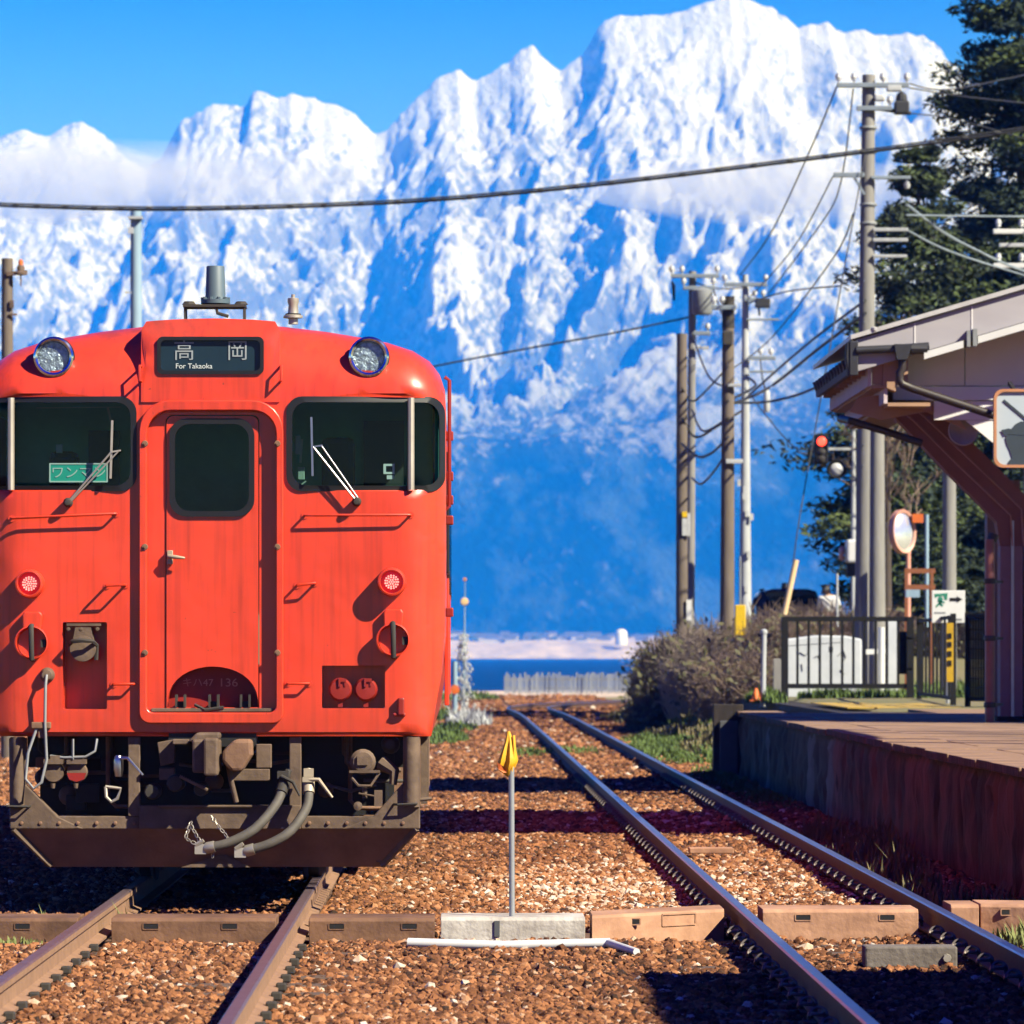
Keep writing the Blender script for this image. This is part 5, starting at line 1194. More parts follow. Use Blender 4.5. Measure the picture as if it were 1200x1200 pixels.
for k in range(9): build(MB().box(4.49, Y1+.5+k*.62, 4.60, 4.595, Y1+.58+k*.62, 4.695), 'rafter_end', 'beam_tan', ST)
build(MB().box(4.65, Y1+.16, 4.485, 5.05, Y1+.22, 4.93), 'end_board', 'beam_tan', ST)
# gable wall panels, set well back under the verge
YG = Y1+.75
def ug(px): return u(px,YG)
def wg(py): return w(py,YG)
def zg(x): return zr(x)-.10
gx0 = ug(1046); gx1 = XR+3.6
build(MB().prism([(gx0,wg(452)),(ug(1131)-.008,wg(452)),(ug(1131)-.008,zg(ug(1131))),(gx0,zg(gx0))], YG, YG+.06), 'gable_panel', 'panel_beige', ST)
build(MB().prism([(ug(1131)+.004,wg(452)),(gx1,wg(452)),(gx1,zg(XR)-3.6*sl),(XR,zg(XR)),(ug(1131)+.004,zg(ug(1131)))], YG, YG+.06), 'gable_panel', 'panel_beige', ST)
build(MB().box(gx0, YG-.02, wg(469), gx1, YG+.06, wg(453)), 'tie_beam', 'panel_grey', ST, bevel=.006)
build(MB().box(ug(1095), YG+.02, wg(492), gx1, YG+.08, wg(470)), 'gable_panel', 'panel_grey', ST)
build(MB().prism([(ug(1132),wg(492.5)),(gx1,wg(492.5)),(gx1,wg(560)),(ug(1200),wg(548))], YG+.03, YG+.08), 'gable_panel', 'panel_grey', ST)
# white strip lights of the gable: bright metal trim under the fascia
def strip(px0, px1): 
    x0, x1 = u(px0), u(px1); d = w(408)-zr(u(1080)); 
    return MB().prism([(x0,zr(x0)-.445),(x1,zr(x1)-.445),(x1,zr(x1)-.365),(x0,zr(x0)-.365)], Y1-.10, Y1-.02)
build(strip(1082,1128), 'trim_strip', 'white_paint', ST); build(strip(1145,1300), 'trim_strip', 'white_paint', ST)
build(MB().box(u(1132), Y1-.12, w(407), u(1136), Y1+.1, w(388)), 'trim_bracket', 'equip_grey', ST)
mb = MB().box(u(1139), Y1-.12, w(406), u(1144), Y1+.1, w(386)); build(mb, 'trim_bracket', 'equip_grey', ST)
# left lower boards of the gable end
mb = MB().prism([(u(1003),w(478)),(u(1012),w(462)),(u(1054),w(456)),(u(1120),w(470)),(u(1142),w(500)),(u(1094),w(478)),(u(1040),w(488))], YG+.09, YG+.17); build(mb, 'soffit_board', 'beam_tan', ST)
mb = MB().prism([(u(1036),w(452)),(u(1036),w(416)),(u(1051),w(412)),(u(1051),w(458))], Y1+.12, Y1+.6); build(mb, 'end_board', 'beam_tan', ST)
# gutter pieces and downpipe
mb = MB().tube([(u(1003),Y1-.06,w(411)),(u(1046),Y1-.06,w(409)),(u(1088),Y1-.06,w(406))], .045, 9); build(mb, 'gutter', 'gutter_dark', ST, smooth=50)
mb = MB().tube([(u(1086),Y1-.06,w(409)),(u(1067),Y1-.06,w(409))], .06, 9); mb.prism([(u(1050),w(422)),(u(1062),w(422)),(u(1068),w(404)),(u(1047),w(404))],Y1-.14,Y1+.02); build(mb, 'gutter_head', 'gutter_dark', ST, smooth=40)
mb = MB().tube([(u(1057),Y1-.05,w(420)),(u(1057),Y1-.05,w(432)),(u(1054),Y1-.05,w(438)),(u(1054),Y1-.05,w(446)),(u(1057),Y1-.05,w(451)),(u(1070),Y1-.05,w(456)),(u(1170),Y1-.05,w(489)),(u(1230),Y1-.05,w(508))], .047, 10); build(mb, 'downpipe', 'pipe_brown', ST, smooth=50)
mb = MB().tube([(u(996),Y1+1.4,w(484)),(u(1004),Y1+1.0,w(488)),(u(1050),Y1+1.0,w(502)),(u(1090),Y1+1.,w(515))], .045, 8); build(mb, 'downpipe', 'pipe_brown', ST, smooth=50)
# brace of three stacked timbers and the post
YB = 58.6
def ub(px): return u(px,YB)
def wb(py): return w(py,YB)
def beam(pts_lo, pts_hi, y0, y1, m, nm):
    mb = MB(); n = len(pts_lo)
    for i in range(n-1):
        a, b, c, d = pts_lo[i], pts_lo[i+1], pts_hi[i+1], pts_hi[i]
        mb.prism([(ub(q[0]),wb(q[1])) for q in (a,b,c,d)], y0, y1)
    return build(mb, nm, m, ST)
LO = [(1036,476),(1060,500),(1110,553),(1150,592),(1168,612),(1172,640)]
M1 = [(1046,471),(1070,493),(1122,545),(1165,586),(1184,604),(1186,640)]
M2 = [(1057,468),(1083,489),(1137,540),(1180,581),(1196,597),(1199,640)]
HI = [(1080,462),(1108,488),(1160,540),(1200,580),(1220,600),(1224,640)]
beam(LO, M1, YB, YB+.30, 'brace_brown', 'brace_timber'); beam(M1, M2, YB-.035, YB+.30, 'brace_brown', 'brace_timber'); beam(M2, HI, YB-.07, YB+.3, 'brace_brown', 'brace_timber')
for P_ in (M1, M2):
    pts = [(ub(a),YB-.04 if P_ is M1 else YB-.075,wb(b)) for a,b in P_]; build(MB().tube(pts, .012, 5), 'brace_edge', 'brace_line', ST)
for a, b in ((1172,1186),(1187.5,1199),(1200,1224)): build(MB().box(ub(a), YB-.02-.012*(a>1180), PT, ub(b)-.004, YB+.3, wb(640)), 'post_timber', 'post_brown', ST, bevel=.006)
build(MB().box(ub(1185)-.006, YB-.045, PT+.03, ub(1187.5)+.004, YB-.02, wb(610)), 'post_trim', 'pole_steel', ST)
build(MB().box(ub(1168), YB-.06, PT, ub(1230), YB+.35, PT+.06), 'post_base', 'plat_dark', ST, bevel=.01)
# more structure behind: second post, rear tie
for yy in (Y2-.4,):
    build(MB().box(6.5, yy, PT, 6.9, yy+.3, 3.6), 'post_timber', 'post_brown', ST)
# globe lamp under the gable
x, y, z = at(1128, 505, 58.0); lp = thing('loudspeaker', 'round pinkish loudspeaker hanging under the canopy brace', 'loudspeaker', (x, y, z))
build(MB().lathe([(.03,.26),(.06,.16),(.10,.08),(.165,.0),(.172,-.012),(.16,-.02),(.11,.03),(.002,.05)], (x,y-.05,z), 'y', 22), 'horn', 'globe', lp, smooth=50)
build(MB().obox((x+.02,y+.18,z),(.12,.14,.12)).bar((x+.02,y+.2,z),(x+.1,y+.2,z+.3),.03,.03), 'bracket', 'gutter_dark', lp)
# picture board with a walking traveller
SY = 56.5; sx0, sx1, sz0, sz1 = u(1164.5,SY), u(1262,SY), w(548,SY), w(456,SY)
sb = thing('picture_board', 'rounded blue board with orange frame and dark traveller silhouette under the canopy', 'picture board', ((sx0+sx1)/2, SY, sz0))
q = rrect(sx0,sz0,sx1,sz1,.10); build(MB().ring(q, ofs(q,-.03), SY-.03, SY+.06), 'frame', 'board_frame', sb, smooth=40)
build(MB().prism(ofs(q,-.02), SY, SY+.04), 'panel', 'board_blue', sb)
def sp(L): return [(u(a,SY), w(b,SY)) for a, b in L]
mb = MB(); mb.prism(sp([(1180,547),(1182,541),(1186,536),(1183,527),(1180,521),(1178,514),(1181,507),(1185,503),(1190,497),(1196,494),(1202,494),(1209,498),(1214,505),(1218,520),(1224,530),(1230,547)]), SY-.012, SY)
mb.prism(sp([(1173,504),(1182,502),(1190,505),(1215,507),(1219,509),(1210,511),(1183,509),(1177,511)]), SY-.016, SY-.012); build(mb, 'silhouette', 'silhouette', sb)
mb = MB().bar((u(1176,SY),SY-.006,w(469,SY)),(u(1225,SY),SY-.006,w(510,SY)),.012,.025); build(mb, 'staff', 'silhouette', sb)
build(MB().bar((u(1190,SY),SY+.05,sz1-.02),(u(1190,SY),Y1+.12,sz1+.1),.04,.04).bar((u(1240,SY),SY+.05,sz1-.02),(u(1240,SY),Y1+.12,sz1+.1),.04,.04), 'hanger', 'gutter_dark', sb)
# red brown drain pipe in front of the post
x, y, _ = at(1160, 850, 57.6); dp = thing('drain_pipe', 'dull red upright pipe with dark clamps beside the canopy post', 'pipe', (x, y, PT))
build(MB().tube([(x,y,PT),(x,y,w(632,y))], .055, 12), 'pipe', 'pipe_red', dp, smooth=50); build(MB().tube([(x+.02,y+.02,w(634,y)),(x+.05,y+.03,w(626,y))],.06,10), 'cap', 'pipe_brown', dp)
for py in (681, 748, 826): build(MB().lathe([(.062,-.03),(.07,-.02),(.07,.02),(.062,.03)],(x,y,w(py,y)),'z',12).bar((x,y,w(py,y)),(x+.2,y+.6,w(py,y)),.03,.03), 'clamp', 'pipe_brown', dp)

# shelter roofs added out of view to throw the two bands of shade
def blocker(x0, x1, y0, y1, zr_, label, zb_=PT):
    t = thing('shade_blocker', label, 'blocker', ((x0+x1)/2, (y0+y1)/2, zb_), 'unseen shade blockers')
    build(MB().box(x0,y0,zr_,x1,y1,zr_+.22), 'roof', 'roof_edge', t, bevel=.02)
    for xx in (x0+.9, x1-.5):
        for yy in (y0+.6, y1-.6): build(MB().box(xx-.1,yy-.1,zb_,xx+.1,yy+.1,zr_), 'post', 'post_brown', t)
blocker(6.2, 9.6, 41.8, 48.3, 6.5, 'flat roofed shelter added out of view to shade a band across the tracks')
blocker(6.75, 11.5, 4, 22.0, 5.6, 'long flat roofed shelter added out of view to shade the near right ground', -.22)
# ------------------------------------------------------------------ fences at the platform end
def gz(x, y): return float(ground_z(np.array([float(x)]), np.array([float(y)]))[0])
FY = 88.
def uf(px, Y=FY): return (px-534)*Y/6000
def wf(py, Y=FY): return CAMZ-(py-768)*Y/6000
t = thing('railing', 'black railing with wide set bars in front of the white painted block', 'railing', (uf(993), FY, .72))
mb = MB()
for py in (725.5, 804): build(MB().box(uf(918), FY-.03, wf(py)-.042, uf(1068), FY+.04, wf(py)+.042), 'top_bar' if py < 760 else 'bottom_bar', 'fence_black', t)
for px in (919.5, 1066.5): build(MB().box(uf(px)-.06, FY-.06, .70, uf(px)+.06, FY+.06, wf(723)), 'post', 'fence_black', t)
pr = None
for k in range(10):
    x = uf(934.5+13.1*k)
    if pr is None: pr = build(MB().box(x-.022, FY-.022, wf(804), x+.022, FY+.022, wf(725)), 'bar', 'fence_black', t); x0_ = x
    else: o = pr.copy(); COL.objects.link(o); o.parent = t; o.location = (x-x0_, 0, 0)
build(MB().obox((uf(973.5),FY-.03,wf(761)),(.07,.05,.10)).bar((uf(922),FY-.02,wf(757)),(uf(985),FY-.02,wf(753)),.012,.012), 'lock', 'fence_black', t)
# meter box hung on the railing's right end
x = uf(1060); o = build(MB().box(uf(1053), FY+.05, wf(790), uf(1066), FY+.22, wf(740)).box(uf(1062), FY-.06, wf(750), uf(1069), FY+.05, wf(746)).box(uf(1062),FY-.06,wf(786),uf(1069),FY+.05,wf(782)), 'control_box', 'fence_black', bevel=.01); tag(o, 'slim black box fixed behind the right end of the railing', 'box')
def bar_gate(p0, p1, z0, z1, n, label, mesh=False):
    (x0,y0),(x1,y1) = p0, p1; t = thing('gate_panel', label, 'gate', ((x0+x1)/2,(y0+y1)/2,z0), 'black gate panels at the platform end')
    for z in (z0+.12, z1-.03): build(MB().bar((x0,y0,z),(x1,y1,z),.05,.05), 'cross_bar', 'fence_black', t)
    for q in (0, 1): build(MB().bar((x0+(x1-x0)*q,y0+(y1-y0)*q,z0),(x0+(x1-x0)*q,y0+(y1-y0)*q,z1+.02),.08,.08), 'post', 'fence_black', t)
    p = None
    for k in range(1, n):
        q = k/n; x, y = x0+(x1-x0)*q, y0+(y1-y0)*q
        if p is None: p = build(MB().bar((x,y,z0+.1),(x,y,z1),.034,.034), 'bar', 'fence_black', t); xa, ya = x, y
        else: o = p.copy(); COL.objects.link(o); o.parent = t; o.location = (x-xa,y-ya,0)
    if mesh:
        for k in range(9): build(MB().bar((x0,y0-.02,z0+.15+k*.14),(x1,y1-.02,z0+.15+k*.14),.012,.012), 'wire_bar', 'fence_black', t)
    return t
g1 = bar_gate((uf(1077,86),86),(uf(1117,76),76), PT, 2.06, 9, 'black gate panel of close set bars with a yellow caution strip')
mb = MB().box(uf(1109,75.9), 75.85, wf(799,75.9), uf(1117,75.9), 75.9, wf(730,75.9)); cs = build(mb, 'caution_strip', 'caution_yellow', g1)
for py in (742,752,763,774): build(MB().box(uf(1111,75.8), 75.835, wf(py+6,75.8), uf(1115.5,75.8), 75.849, wf(py,75.8)), 'strip_mark', 'fence_black', cs)
bar_gate((uf(1134,74),74),(uf(1185,73),73), PT, 2.06, 16, 'black mesh gate panel behind the drain pipe', True)
bar_gate((uf(1185,73)+.05,73),(uf(1330,71),71), PT, 2.06, 30, 'black mesh gate panel hidden behind the canopy post', True)

# white painted block behind the railing
x0, x1 = uf(922,92), uf(1010,92); t = thing('white_block', 'white painted concrete block with faint scribbles behind the black railing', 'block', ((x0+x1)/2, 92.6, .70))
build(MB().prism([(x0,.55),(x1,.55),(x1,wf(749,92)),(x1-.3,wf(745,92)),(x0+.55,wf(744.5,92)),(x0,wf(749,92))], 92, 93.3), 'block', 'white_block', t, bevel=.03)
mb = MB()
for pts in ([(938,764),(944,768),(950,763)],[(983,768),(989,762),(992,770),(988,776)],[(955,770),(960,768),(962,774)],[(940,778),(941,786)],[(985,785),(990,790)]):
    mb.tube([(uf(a,91.9),91.99,wf(b,91.9)) for a,b in pts],.010,5)
build(mb, 'scribble', 'equip_grey', t)
# small tank things on the right of the block
x = uf(1046,94); o = build(MB().box(uf(1040,94),94,.7,uf(1053,94),94.5,wf(728,94)), 'white_cabinet', 'white_block', bevel=.02); tag(o, 'narrow white cabinet seen through the railing by the gate', 'cabinet')
o = build(MB().tube([(uf(1033,93),93,.7),(uf(1033,93),93,wf(735,93))],.06,8).bar((uf(1015,93),93,wf(764,93)),(uf(1040,93),93,wf(763,93)),.05,.09), 'tap_post', 'white_paint', smooth=50); tag(o, 'pale post with a crossbar seen through the railing', 'post')
# pale stake, cone, grey plank left of the railing
x,y,z = at(894, 810, 86); o = build(MB().tube([(x,86,.6),(x+.02,86,wf(741,86))],.045,10).lathe([(.06,0),(.055,.05),(.02,.07)],(x+.02,86,wf(742,86)),'z',10), 'marker_stake', 'pole_pale', smooth=50); tag(o, 'pale grey stake left of the black railing', 'stake')
x,y,z = at(886, 808, 86); t = thing('traffic_cone', 'small orange cone beside the pale stake', 'traffic cone', (x,86,.70)); build(MB().lathe([(.09,0),(.025,.20),(.015,.21)],(x,86,.70),'z',12), 'cone', 'flag_orange', t, smooth=50); build(MB().box(x-.11,85.89,.69,x+.11,86.11,.71),'base','flag_orange',t)
x,y,z = at(911,800,87); o = build(MB().box(x-.07,87,.6,x+.06,87.12,wf(772,87)), 'concrete_stake', 'pole_conc', bevel=.01); tag(o, 'weathered concrete stake at the left end of the railing', 'stake')
a, b = at(919,720,96), at(933,656,96); t = thing('guy_guard', 'leaning yellow guy wire guard rising behind the railing', 'guy guard', (a[0],96,a[2]))
build(MB().tube([a,b],.055,9), 'guard', 'stick_yellow', t, smooth=50)

# ------------------------------------------------------------------ utility poles
def pole(px, pyt, Y, r0, r1, m, label, base=None, lean=0, name='utility_pole', group='utility poles along the road'):
    x = (px-534)*Y/6000; zt_ = CAMZ-(pyt-768)*Y/6000; zb = gz(x, Y)-.1 if base is None else base
    t = thing(name, label, 'pole', (x, Y, zb), group)
    build(MB().tube([(x-lean,Y,zb),(x,Y,zt_)],[r0,r1],14), 'pole', m, t, smooth=50); return t
def xarm(t, px0, px1, py, Y, m='xarm', th=.09, ins=(), insz=.18, up=1):
    x0, x1 = (px0-534)*Y/6000, (px1-534)*Y/6000; z = CAMZ-(py-768)*Y/6000
    o = build(MB().box(x0, Y-.22, z-th/2, x1, Y-.12, z+th/2), 'crossarm', m, t, bevel=.01)
    for px in ins:
        x = (px-534)*Y/6000; s = 1 if up > 0 else -1
        build(MB().lathe([(.02,0),(.02,.05*s),(.06,.06*s),(.045,insz*.5*s),(.07,insz*.55*s),(.05,insz*s),(.015,insz*1.08*s)],(x,Y-.17,z+s*th/2),'z',10), 'insulator', 'insulator', o, smooth=45)
    return o
YP = 100.
p1 = pole(1018, 88, YP, .20, .125, 'pole_conc', 'tallest concrete pole with crossarms left of the station roof', lean=.10)
xarm(p1, 980, 1064, 101, YP, ins=(982,1000,1034,1062)); xarm(p1, 1003, 1044, 128, YP, ins=(1042,), up=1); xarm(p1, 976, 1012, 206, YP, ins=()); xarm(p1, 1020, 1066, 209, YP, 'wire_pale', .06, ins=(1062,), up=-1)
xarm(p1, 1022, 1063, 270, YP, 'pole_pale', .07); xarm(p1, 1022, 1063, 282, YP, 'pole_pale', .07); xarm(p1, 1022, 1062, 301, YP, 'pole_pale', .06)
build(MB().obox((at(1056,128,YP)[0],YP-.1,at(0,127,YP)[2]),(.28,.3,.25)).lathe([(.12,0),(.1,.15),(.02,.2)],(at(1056,128,YP)[0],YP-.1,at(0,120,YP)[2]),'z',10).bar(at(1028,127,YP),at(1068,133,YP),.08,.08), 'switch', 'wire_dark', p1, bevel=.03)
build(MB().obox((at(1030,108,YP)[0],YP-.15,at(0,116,YP)[2]),(.2,.15,.12)).obox((at(1047,108,YP)[0],YP-.15,at(0,104,YP)[2]),(.3,.15,.14)), 'fuse_box', 'insulator', p1, bevel=.03)
build(MB().bar(at(1000,206,YP-.2),at(1013,228,YP-.2),.05,.05), 'arm_brace', 'xarm', p1)
for py in (150,178,240,262): build(MB().lathe([(.16,-.03),(.175,0),(.16,.03)],(at(1017.5,py,YP)[0],YP,at(0,py,YP)[2]),'z',14), 'band', 'equip_grey', p1, smooth=40)
for k in range(10): 
    z = at(0, 330+k*24, YP)[2]; build(MB().cyl((p1.location.x-.12,YP-.15,z),(p1.location.x-.12+(.0 if k%2 else .02),YP-.32,z),.012,n=6), 'step_bolt', 'equip_grey', p1)
p2 = pole(1028, 470, 97., .165, .13, 'pole_conc', 'shorter grey pole close to the right side of the tallest concrete pole')
p3 = pole(799, 391, 112, .135, .115, 'pole_wood', 'plain brown wooden pole, leftmost of the cluster in the middle distance', lean=.0)
p4 = pole(811.5, 318, 118, .105, .085, 'pole_conc', 'thin pole with insulators right behind the plain brown wooden pole', lean=.06)
Y4 = 118
xarm(p4, 786, 842, 324, Y4, ins=(787,799,840)); xarm(p4, 800, 838, 338, Y4, ins=(801,836)); build(MB().lathe([(.2,-.35),(.24,-.3),(.24,.2),(.12,.26),(.01,.28)],(at(822,352,Y4)[0],Y4-.3,at(0,352,Y4)[2]),'z',14), 'transformer', 'equip_grey', p4, smooth=40)
xarm(p4, 812, 832, 391, Y4, ins=(829,)); xarm(p4, 812, 830, 408, Y4, 'pole_pale', .07)
for q in range(3): build(MB().bar(at(788+q*1.0,330+q*2,Y4-.2),at(790,352,Y4-.2),.04,.05), 'jumper', 'wire_dark', p4)
p5 = pole(853.5, 350, 105, .155, .12, 'pole_wood', 'thick brown pole in the middle of the cluster with a black cap', lean=.03)
build(MB().cyl((p5.location.x,105,at(0,350,105)[2]-.6),(p5.location.x,105,at(0,349,105)[2]+.03),.13,.127,14), 'cap', 'soot', p5, smooth=50); xarm(p5, 834, 862, 361, 105, ins=(836,846)); xarm(p5, 852, 868, 452, 105, 'pole_pale', .06); xarm(p5, 850, 870, 541, 105, 'insulator', .09)
build(MB().obox((at(852,397,105)[0],104.8,at(0,397,105)[2]),(.22,.15,.3)), 'junction_box', 'soot', p5, bevel=.03)
p6 = pole(873.5, 322, 122, .155, .07, 'pole_pale', 'whitish pole with a yellow guard at its foot, right of the cluster')
Y6 = 122
xarm(p6, 848, 898, 334, Y6, ins=(849,897)); xarm(p6, 872, 896, 352, Y6, ins=(884,894)); build(MB().obox((at(893,356,Y6)[0],Y6-.2,at(0,356,Y6)[2]),(.35,.3,.22)).bar(at(889,358,Y6-.2),at(890,370,Y6-.2),.05,.05), 'switch', 'wire_dark', p6, bevel=.03)
xarm(p6, 874, 912, 375, Y6, 'wire_pale', .05); xarm(p6, 876, 908, 420, Y6, ins=(891,903)); xarm(p6, 878, 906, 436, Y6, ins=(), th=.05)
build(MB().lathe([(.06,-.35),(.08,-.3),(.08,.1),(.04,.2)],(at(898,463,Y6)[0],Y6-.2,at(0,466,Y6)[2]),'z',10), 'lamp', 'insulator', p6, smooth=40)
for py in (566,574,582,602,606,650,690): build(MB().obox((p6.location.x+random.uniform(-.16,.16),Y6-.17,at(0,py,Y6)[2]),(.07,.06,.16)), 'cable_tag', 'insulator', p6)
x,y,z = at(867.5,745,103); gd = thing('guy_guard', 'bright yellow guard plate at the foot of the cluster of poles', 'guy guard', (x,103,z)); build(MB().prism([(x-.115,z),(x+.115,z),(x+.105,z+.62),(x-.10,z+.62)],103,103.09), 'guard', 'guard_yellow', gd, bevel=.02); build(MB().cyl((x,103.05,z-.4),(x,103.05,z+1.6),.02), 'rod', 'equip_grey', gd)
for py, m_, h_ in ((603,'guard_yellow',.12),(612,'insulator',.16),(622,'insulator',.22),(715,'white_paint',.45)): build(MB().obox((at(802 if py < 700 else 807,py,112)[0],111.85,at(0,py,112)[2]),(.11,.05,h_)), 'pole_tag', m_, p3)
build(MB().obox((at(807,615,112)[0],111.85,at(0,615,112)[2]),(.06,.06,.5)), 'pole_tag', 'insulator', p3)
p7 = pole(1112.5, 548, 93, .135, .12, 'pole_conc', 'bare concrete pole between the dark pines and the station brace'); 
p8 = pole(8.5, 303, 80, .105, .09, 'pole_wood', 'weathered brown pole at the far left with a small red capped lamp', group='utility poles beyond the railcar')
x,y,z = at(25,318,80); build(MB().lathe([(.03,.10),(.06,.06),(.06,.0),(.10,-.03),(.10,-.06),(.02,-.07)],(x,79.9,z),'z',12).bar((p8.location.x,79.9,z-.05),(x+.1,79.9,z-.02),.05,.06).bar((x,79.9,z-.05),(x,79.9,z-.24),.02,.02), 'lamp', 'grime', p8, smooth=40); build(MB().lathe([(.035,0),(.04,.1),(.02,.14)],(x,79.9,z+.04),'z',10), 'lamp_cap', 'flag_orange', p8, smooth=40)
build(MB().obox((p8.location.x+.08,79.9,at(0,357,80)[2]),(.06,.06,.12)).obox((p8.location.x+.1,79.9,at(0,369,80)[2]),(.12,.04,.03)), 'bracket', 'grime', p8)
p9 = pole(159.5, 245, 96, .125, .105, 'pole_blue', 'pale blue steel pole rising behind the railcar roof', group='utility poles beyond the railcar')
build(MB().obox((p9.location.x-.09,95.85,at(0,271,96)[2]),(.1,.1,.12)).obox((p9.location.x,95.9,at(0,256,96)[2]),(.26,.26,.05)).obox((p9.location.x-.14,95.9,at(0,343,96)[2]),(.12,.03,.03)), 'clamp', 'pole_pale', p9)
for (px0,px1,py,lb) in ((1166,1200,272,'upper'),(1165,1199,310,'lower')):
    pass
p10 = pole(1207, 236, 108, .15, .12, 'pole_conc', 'concrete pole at the right picture edge with pale double crossarms')
for py in (272, 312): xarm(p10, 1163, 1230, py, 108, 'white_paint', .10, ins=(1169,1196,1225), insz=.2)
xarm(p10, 1170, 1215, 288, 108, 'insulator', .08)
# wires
def wire(pts, r, label, m='wire_dark', twist=False):
    P = [Vector(p) for p in pts]; C = []; k = 24
    for i in range(k+1):
        t = i/k*(len(P)-1); j = min(int(t), len(P)-2); f = t-j
        p0 = P[max(j-1,0)]; a = P[j]; b = P[j+1]; p3 = P[min(j+2,len(P)-1)]
        C.append(.5*((2*a)+(b-p0)*f+(2*p0-5*a+4*b-p3)*f*f+(3*a-p0-3*b+p3)*f**3))
    mb = MB().tube(C, r, 6)
    if twist:
        mb.tube([c+Vector((0,-.02,.045)) for c in C], r*.55, 5)
        for i in range(len(C)-1):
            for q in (.0,.5):
                c = C[i]+(C[i+1]-C[i])*q; mb.lathe([(.045,-.05),(.05,0),(.045,.05)],(c.x,c.y,c.z+.015),'x',6)
    o = build(mb, 'overhead_wire', m, smooth=60); tag(o, label, 'wire', 'overhead wires'); return o
wire([at(-900,190,92),at(-400,222,92),at(-60,239,92),at(0,241,92),at(150,245.5,92),at(300,244,92),at(500,235.5,92),at(700,217,92),at(900,193,92),at(1100,167,92),at(1260,143,92)], .027, 'thick lashed cable sagging right across the view in front of the mountain', twist=True)
wire([at(380,457,118.5),at(515,428,118.5),at(620,408,118.4),at(720,390,118.2),at(811,371,118)], .022, 'single thin wire running left from the thin pole to behind the railcar')
wire([at(982,98,100),at(952,170,104),at(905,270,112),at(868,322,121)], .016, 'long wire from the top left crossarm of the tallest pole down to the whitish pole')
wire([at(1000,104,100),at(985,215,101),at(960,265,108),at(900,345,121)], .014, 'steep thin wire below the top crossarm of the tallest pole')
wire([at(976,207,100),at(930,290,110),at(873,355,121)], .014, 'wire falling left from the second crossarm of the tallest pole')
wire([at(1000,250,99.8),at(978,300,104),at(905,395,119),at(850,438,106)], .016, 'slack wire above the dark cable bundle between the poles')
wire([at(1014,367,99.8),at(960,408,106),at(900,455,115),at(853,475,105)], .035, 'heavy dark cable sweeping from the tallest pole to the brown pole')
wire([at(1014,352,99.8),at(950,400,107),at(890,452,118),at(873,468,121)], .028, 'second dark cable just above the heavy one')
wire([at(1014,412,99.8),at(960,452,104),at(905,470,110),at(853,472,105)], .028, 'lower dark cable reaching the brown pole below the station eave')
wire([at(985,335,100),at(920,342,112),at(873,357,121)], .016, 'nearly level wire between the tallest pole and the whitish pole')
wire([at(1066,98,100),at(1110,105,103),at(1200,88,108),at(1240,80,108)], .014, 'upper wire from the tallest pole towards the pines at right')
wire([at(1066,103,100),at(1130,113,103),at(1215,122,108)], .014, 'second wire from the tallest pole passing before the right hand pine')
wire([at(1068,133,100),at(1120,140,104),at(1210,165,108)], .014, 'wire from the black switch of the tallest pole to the right')
wire([at(1062,252,100),at(1130,253,104),at(1230,254,108)], .018, 'pale level wire running right behind the station roof', 'wire_pale')
wire([at(1063,240,100),at(1110,275,104),at(1180,310,107),at(1240,330,108)], .030, 'pale blue cable sloping down right before the pine', 'wire_pale')
wire([at(1063,270,100),at(1120,297,104),at(1240,335,108)], .022, 'thin pale cable under the pale blue one', 'wire_pale')
wire([at(799,520,111.8),at(818,535,110),at(835,530,108),at(853,512,104.8)], .030, 'short loop of black cable between the wooden pole and the brown pole')
wire([at(811,560,117),at(822,567,112),at(840,548,108),at(853,525,104.8)], .025, 'lower black loop of cable between the two brown poles')
wire([at(799,490,111.8),at(815,512,112),at(840,500,110),at(868,482,121)], .03, 'black cable slung behind the brown pole')
wire([at(930,656,96),at(945,560,98),at(1014,180,99.8)], .012, 'guy wire rising from the leaning yellow guard to the tallest pole')
wire([at(873,455,121.5),at(930,523,119),at(962,520,116)], .014, 'span wire between the whitish pole and the red traffic light')

wire([at(811,330,117.8),at(840,338,119),at(873,337,121.8)], .016, 'short upper wire between the thin pole and the whitish pole')
wire([at(836,340,117.8),at(848,372,112),at(853,365,105)], .02, 'looped wire from the thin pole crossarm to the black capped pole')
wire([at(811,392,117.8),at(830,440,112),at(853,455,104.8)], .022, 'slack wire hanging between the thin pole and the brown pole')
wire([at(873,440,121.8),at(885,452,116),at(853,470,104.8)], .03, 'tight black loop between the whitish and brown poles')
wire([at(799,455,111.8),at(812,470,112),at(830,455,110),at(853,430,104.8)], .022, 'thin black loop at the top of the wooden pole')
wire([at(891,420,121.8),at(893,440,121.8),at(897,458,121.8)], .018, 'short drop wire to the lamp of the whitish pole')
wire([at(811,480,117.8),at(824,505,112),at(853,490,104.8)], .026, 'black cable dipping from the thin pole to the brown pole')
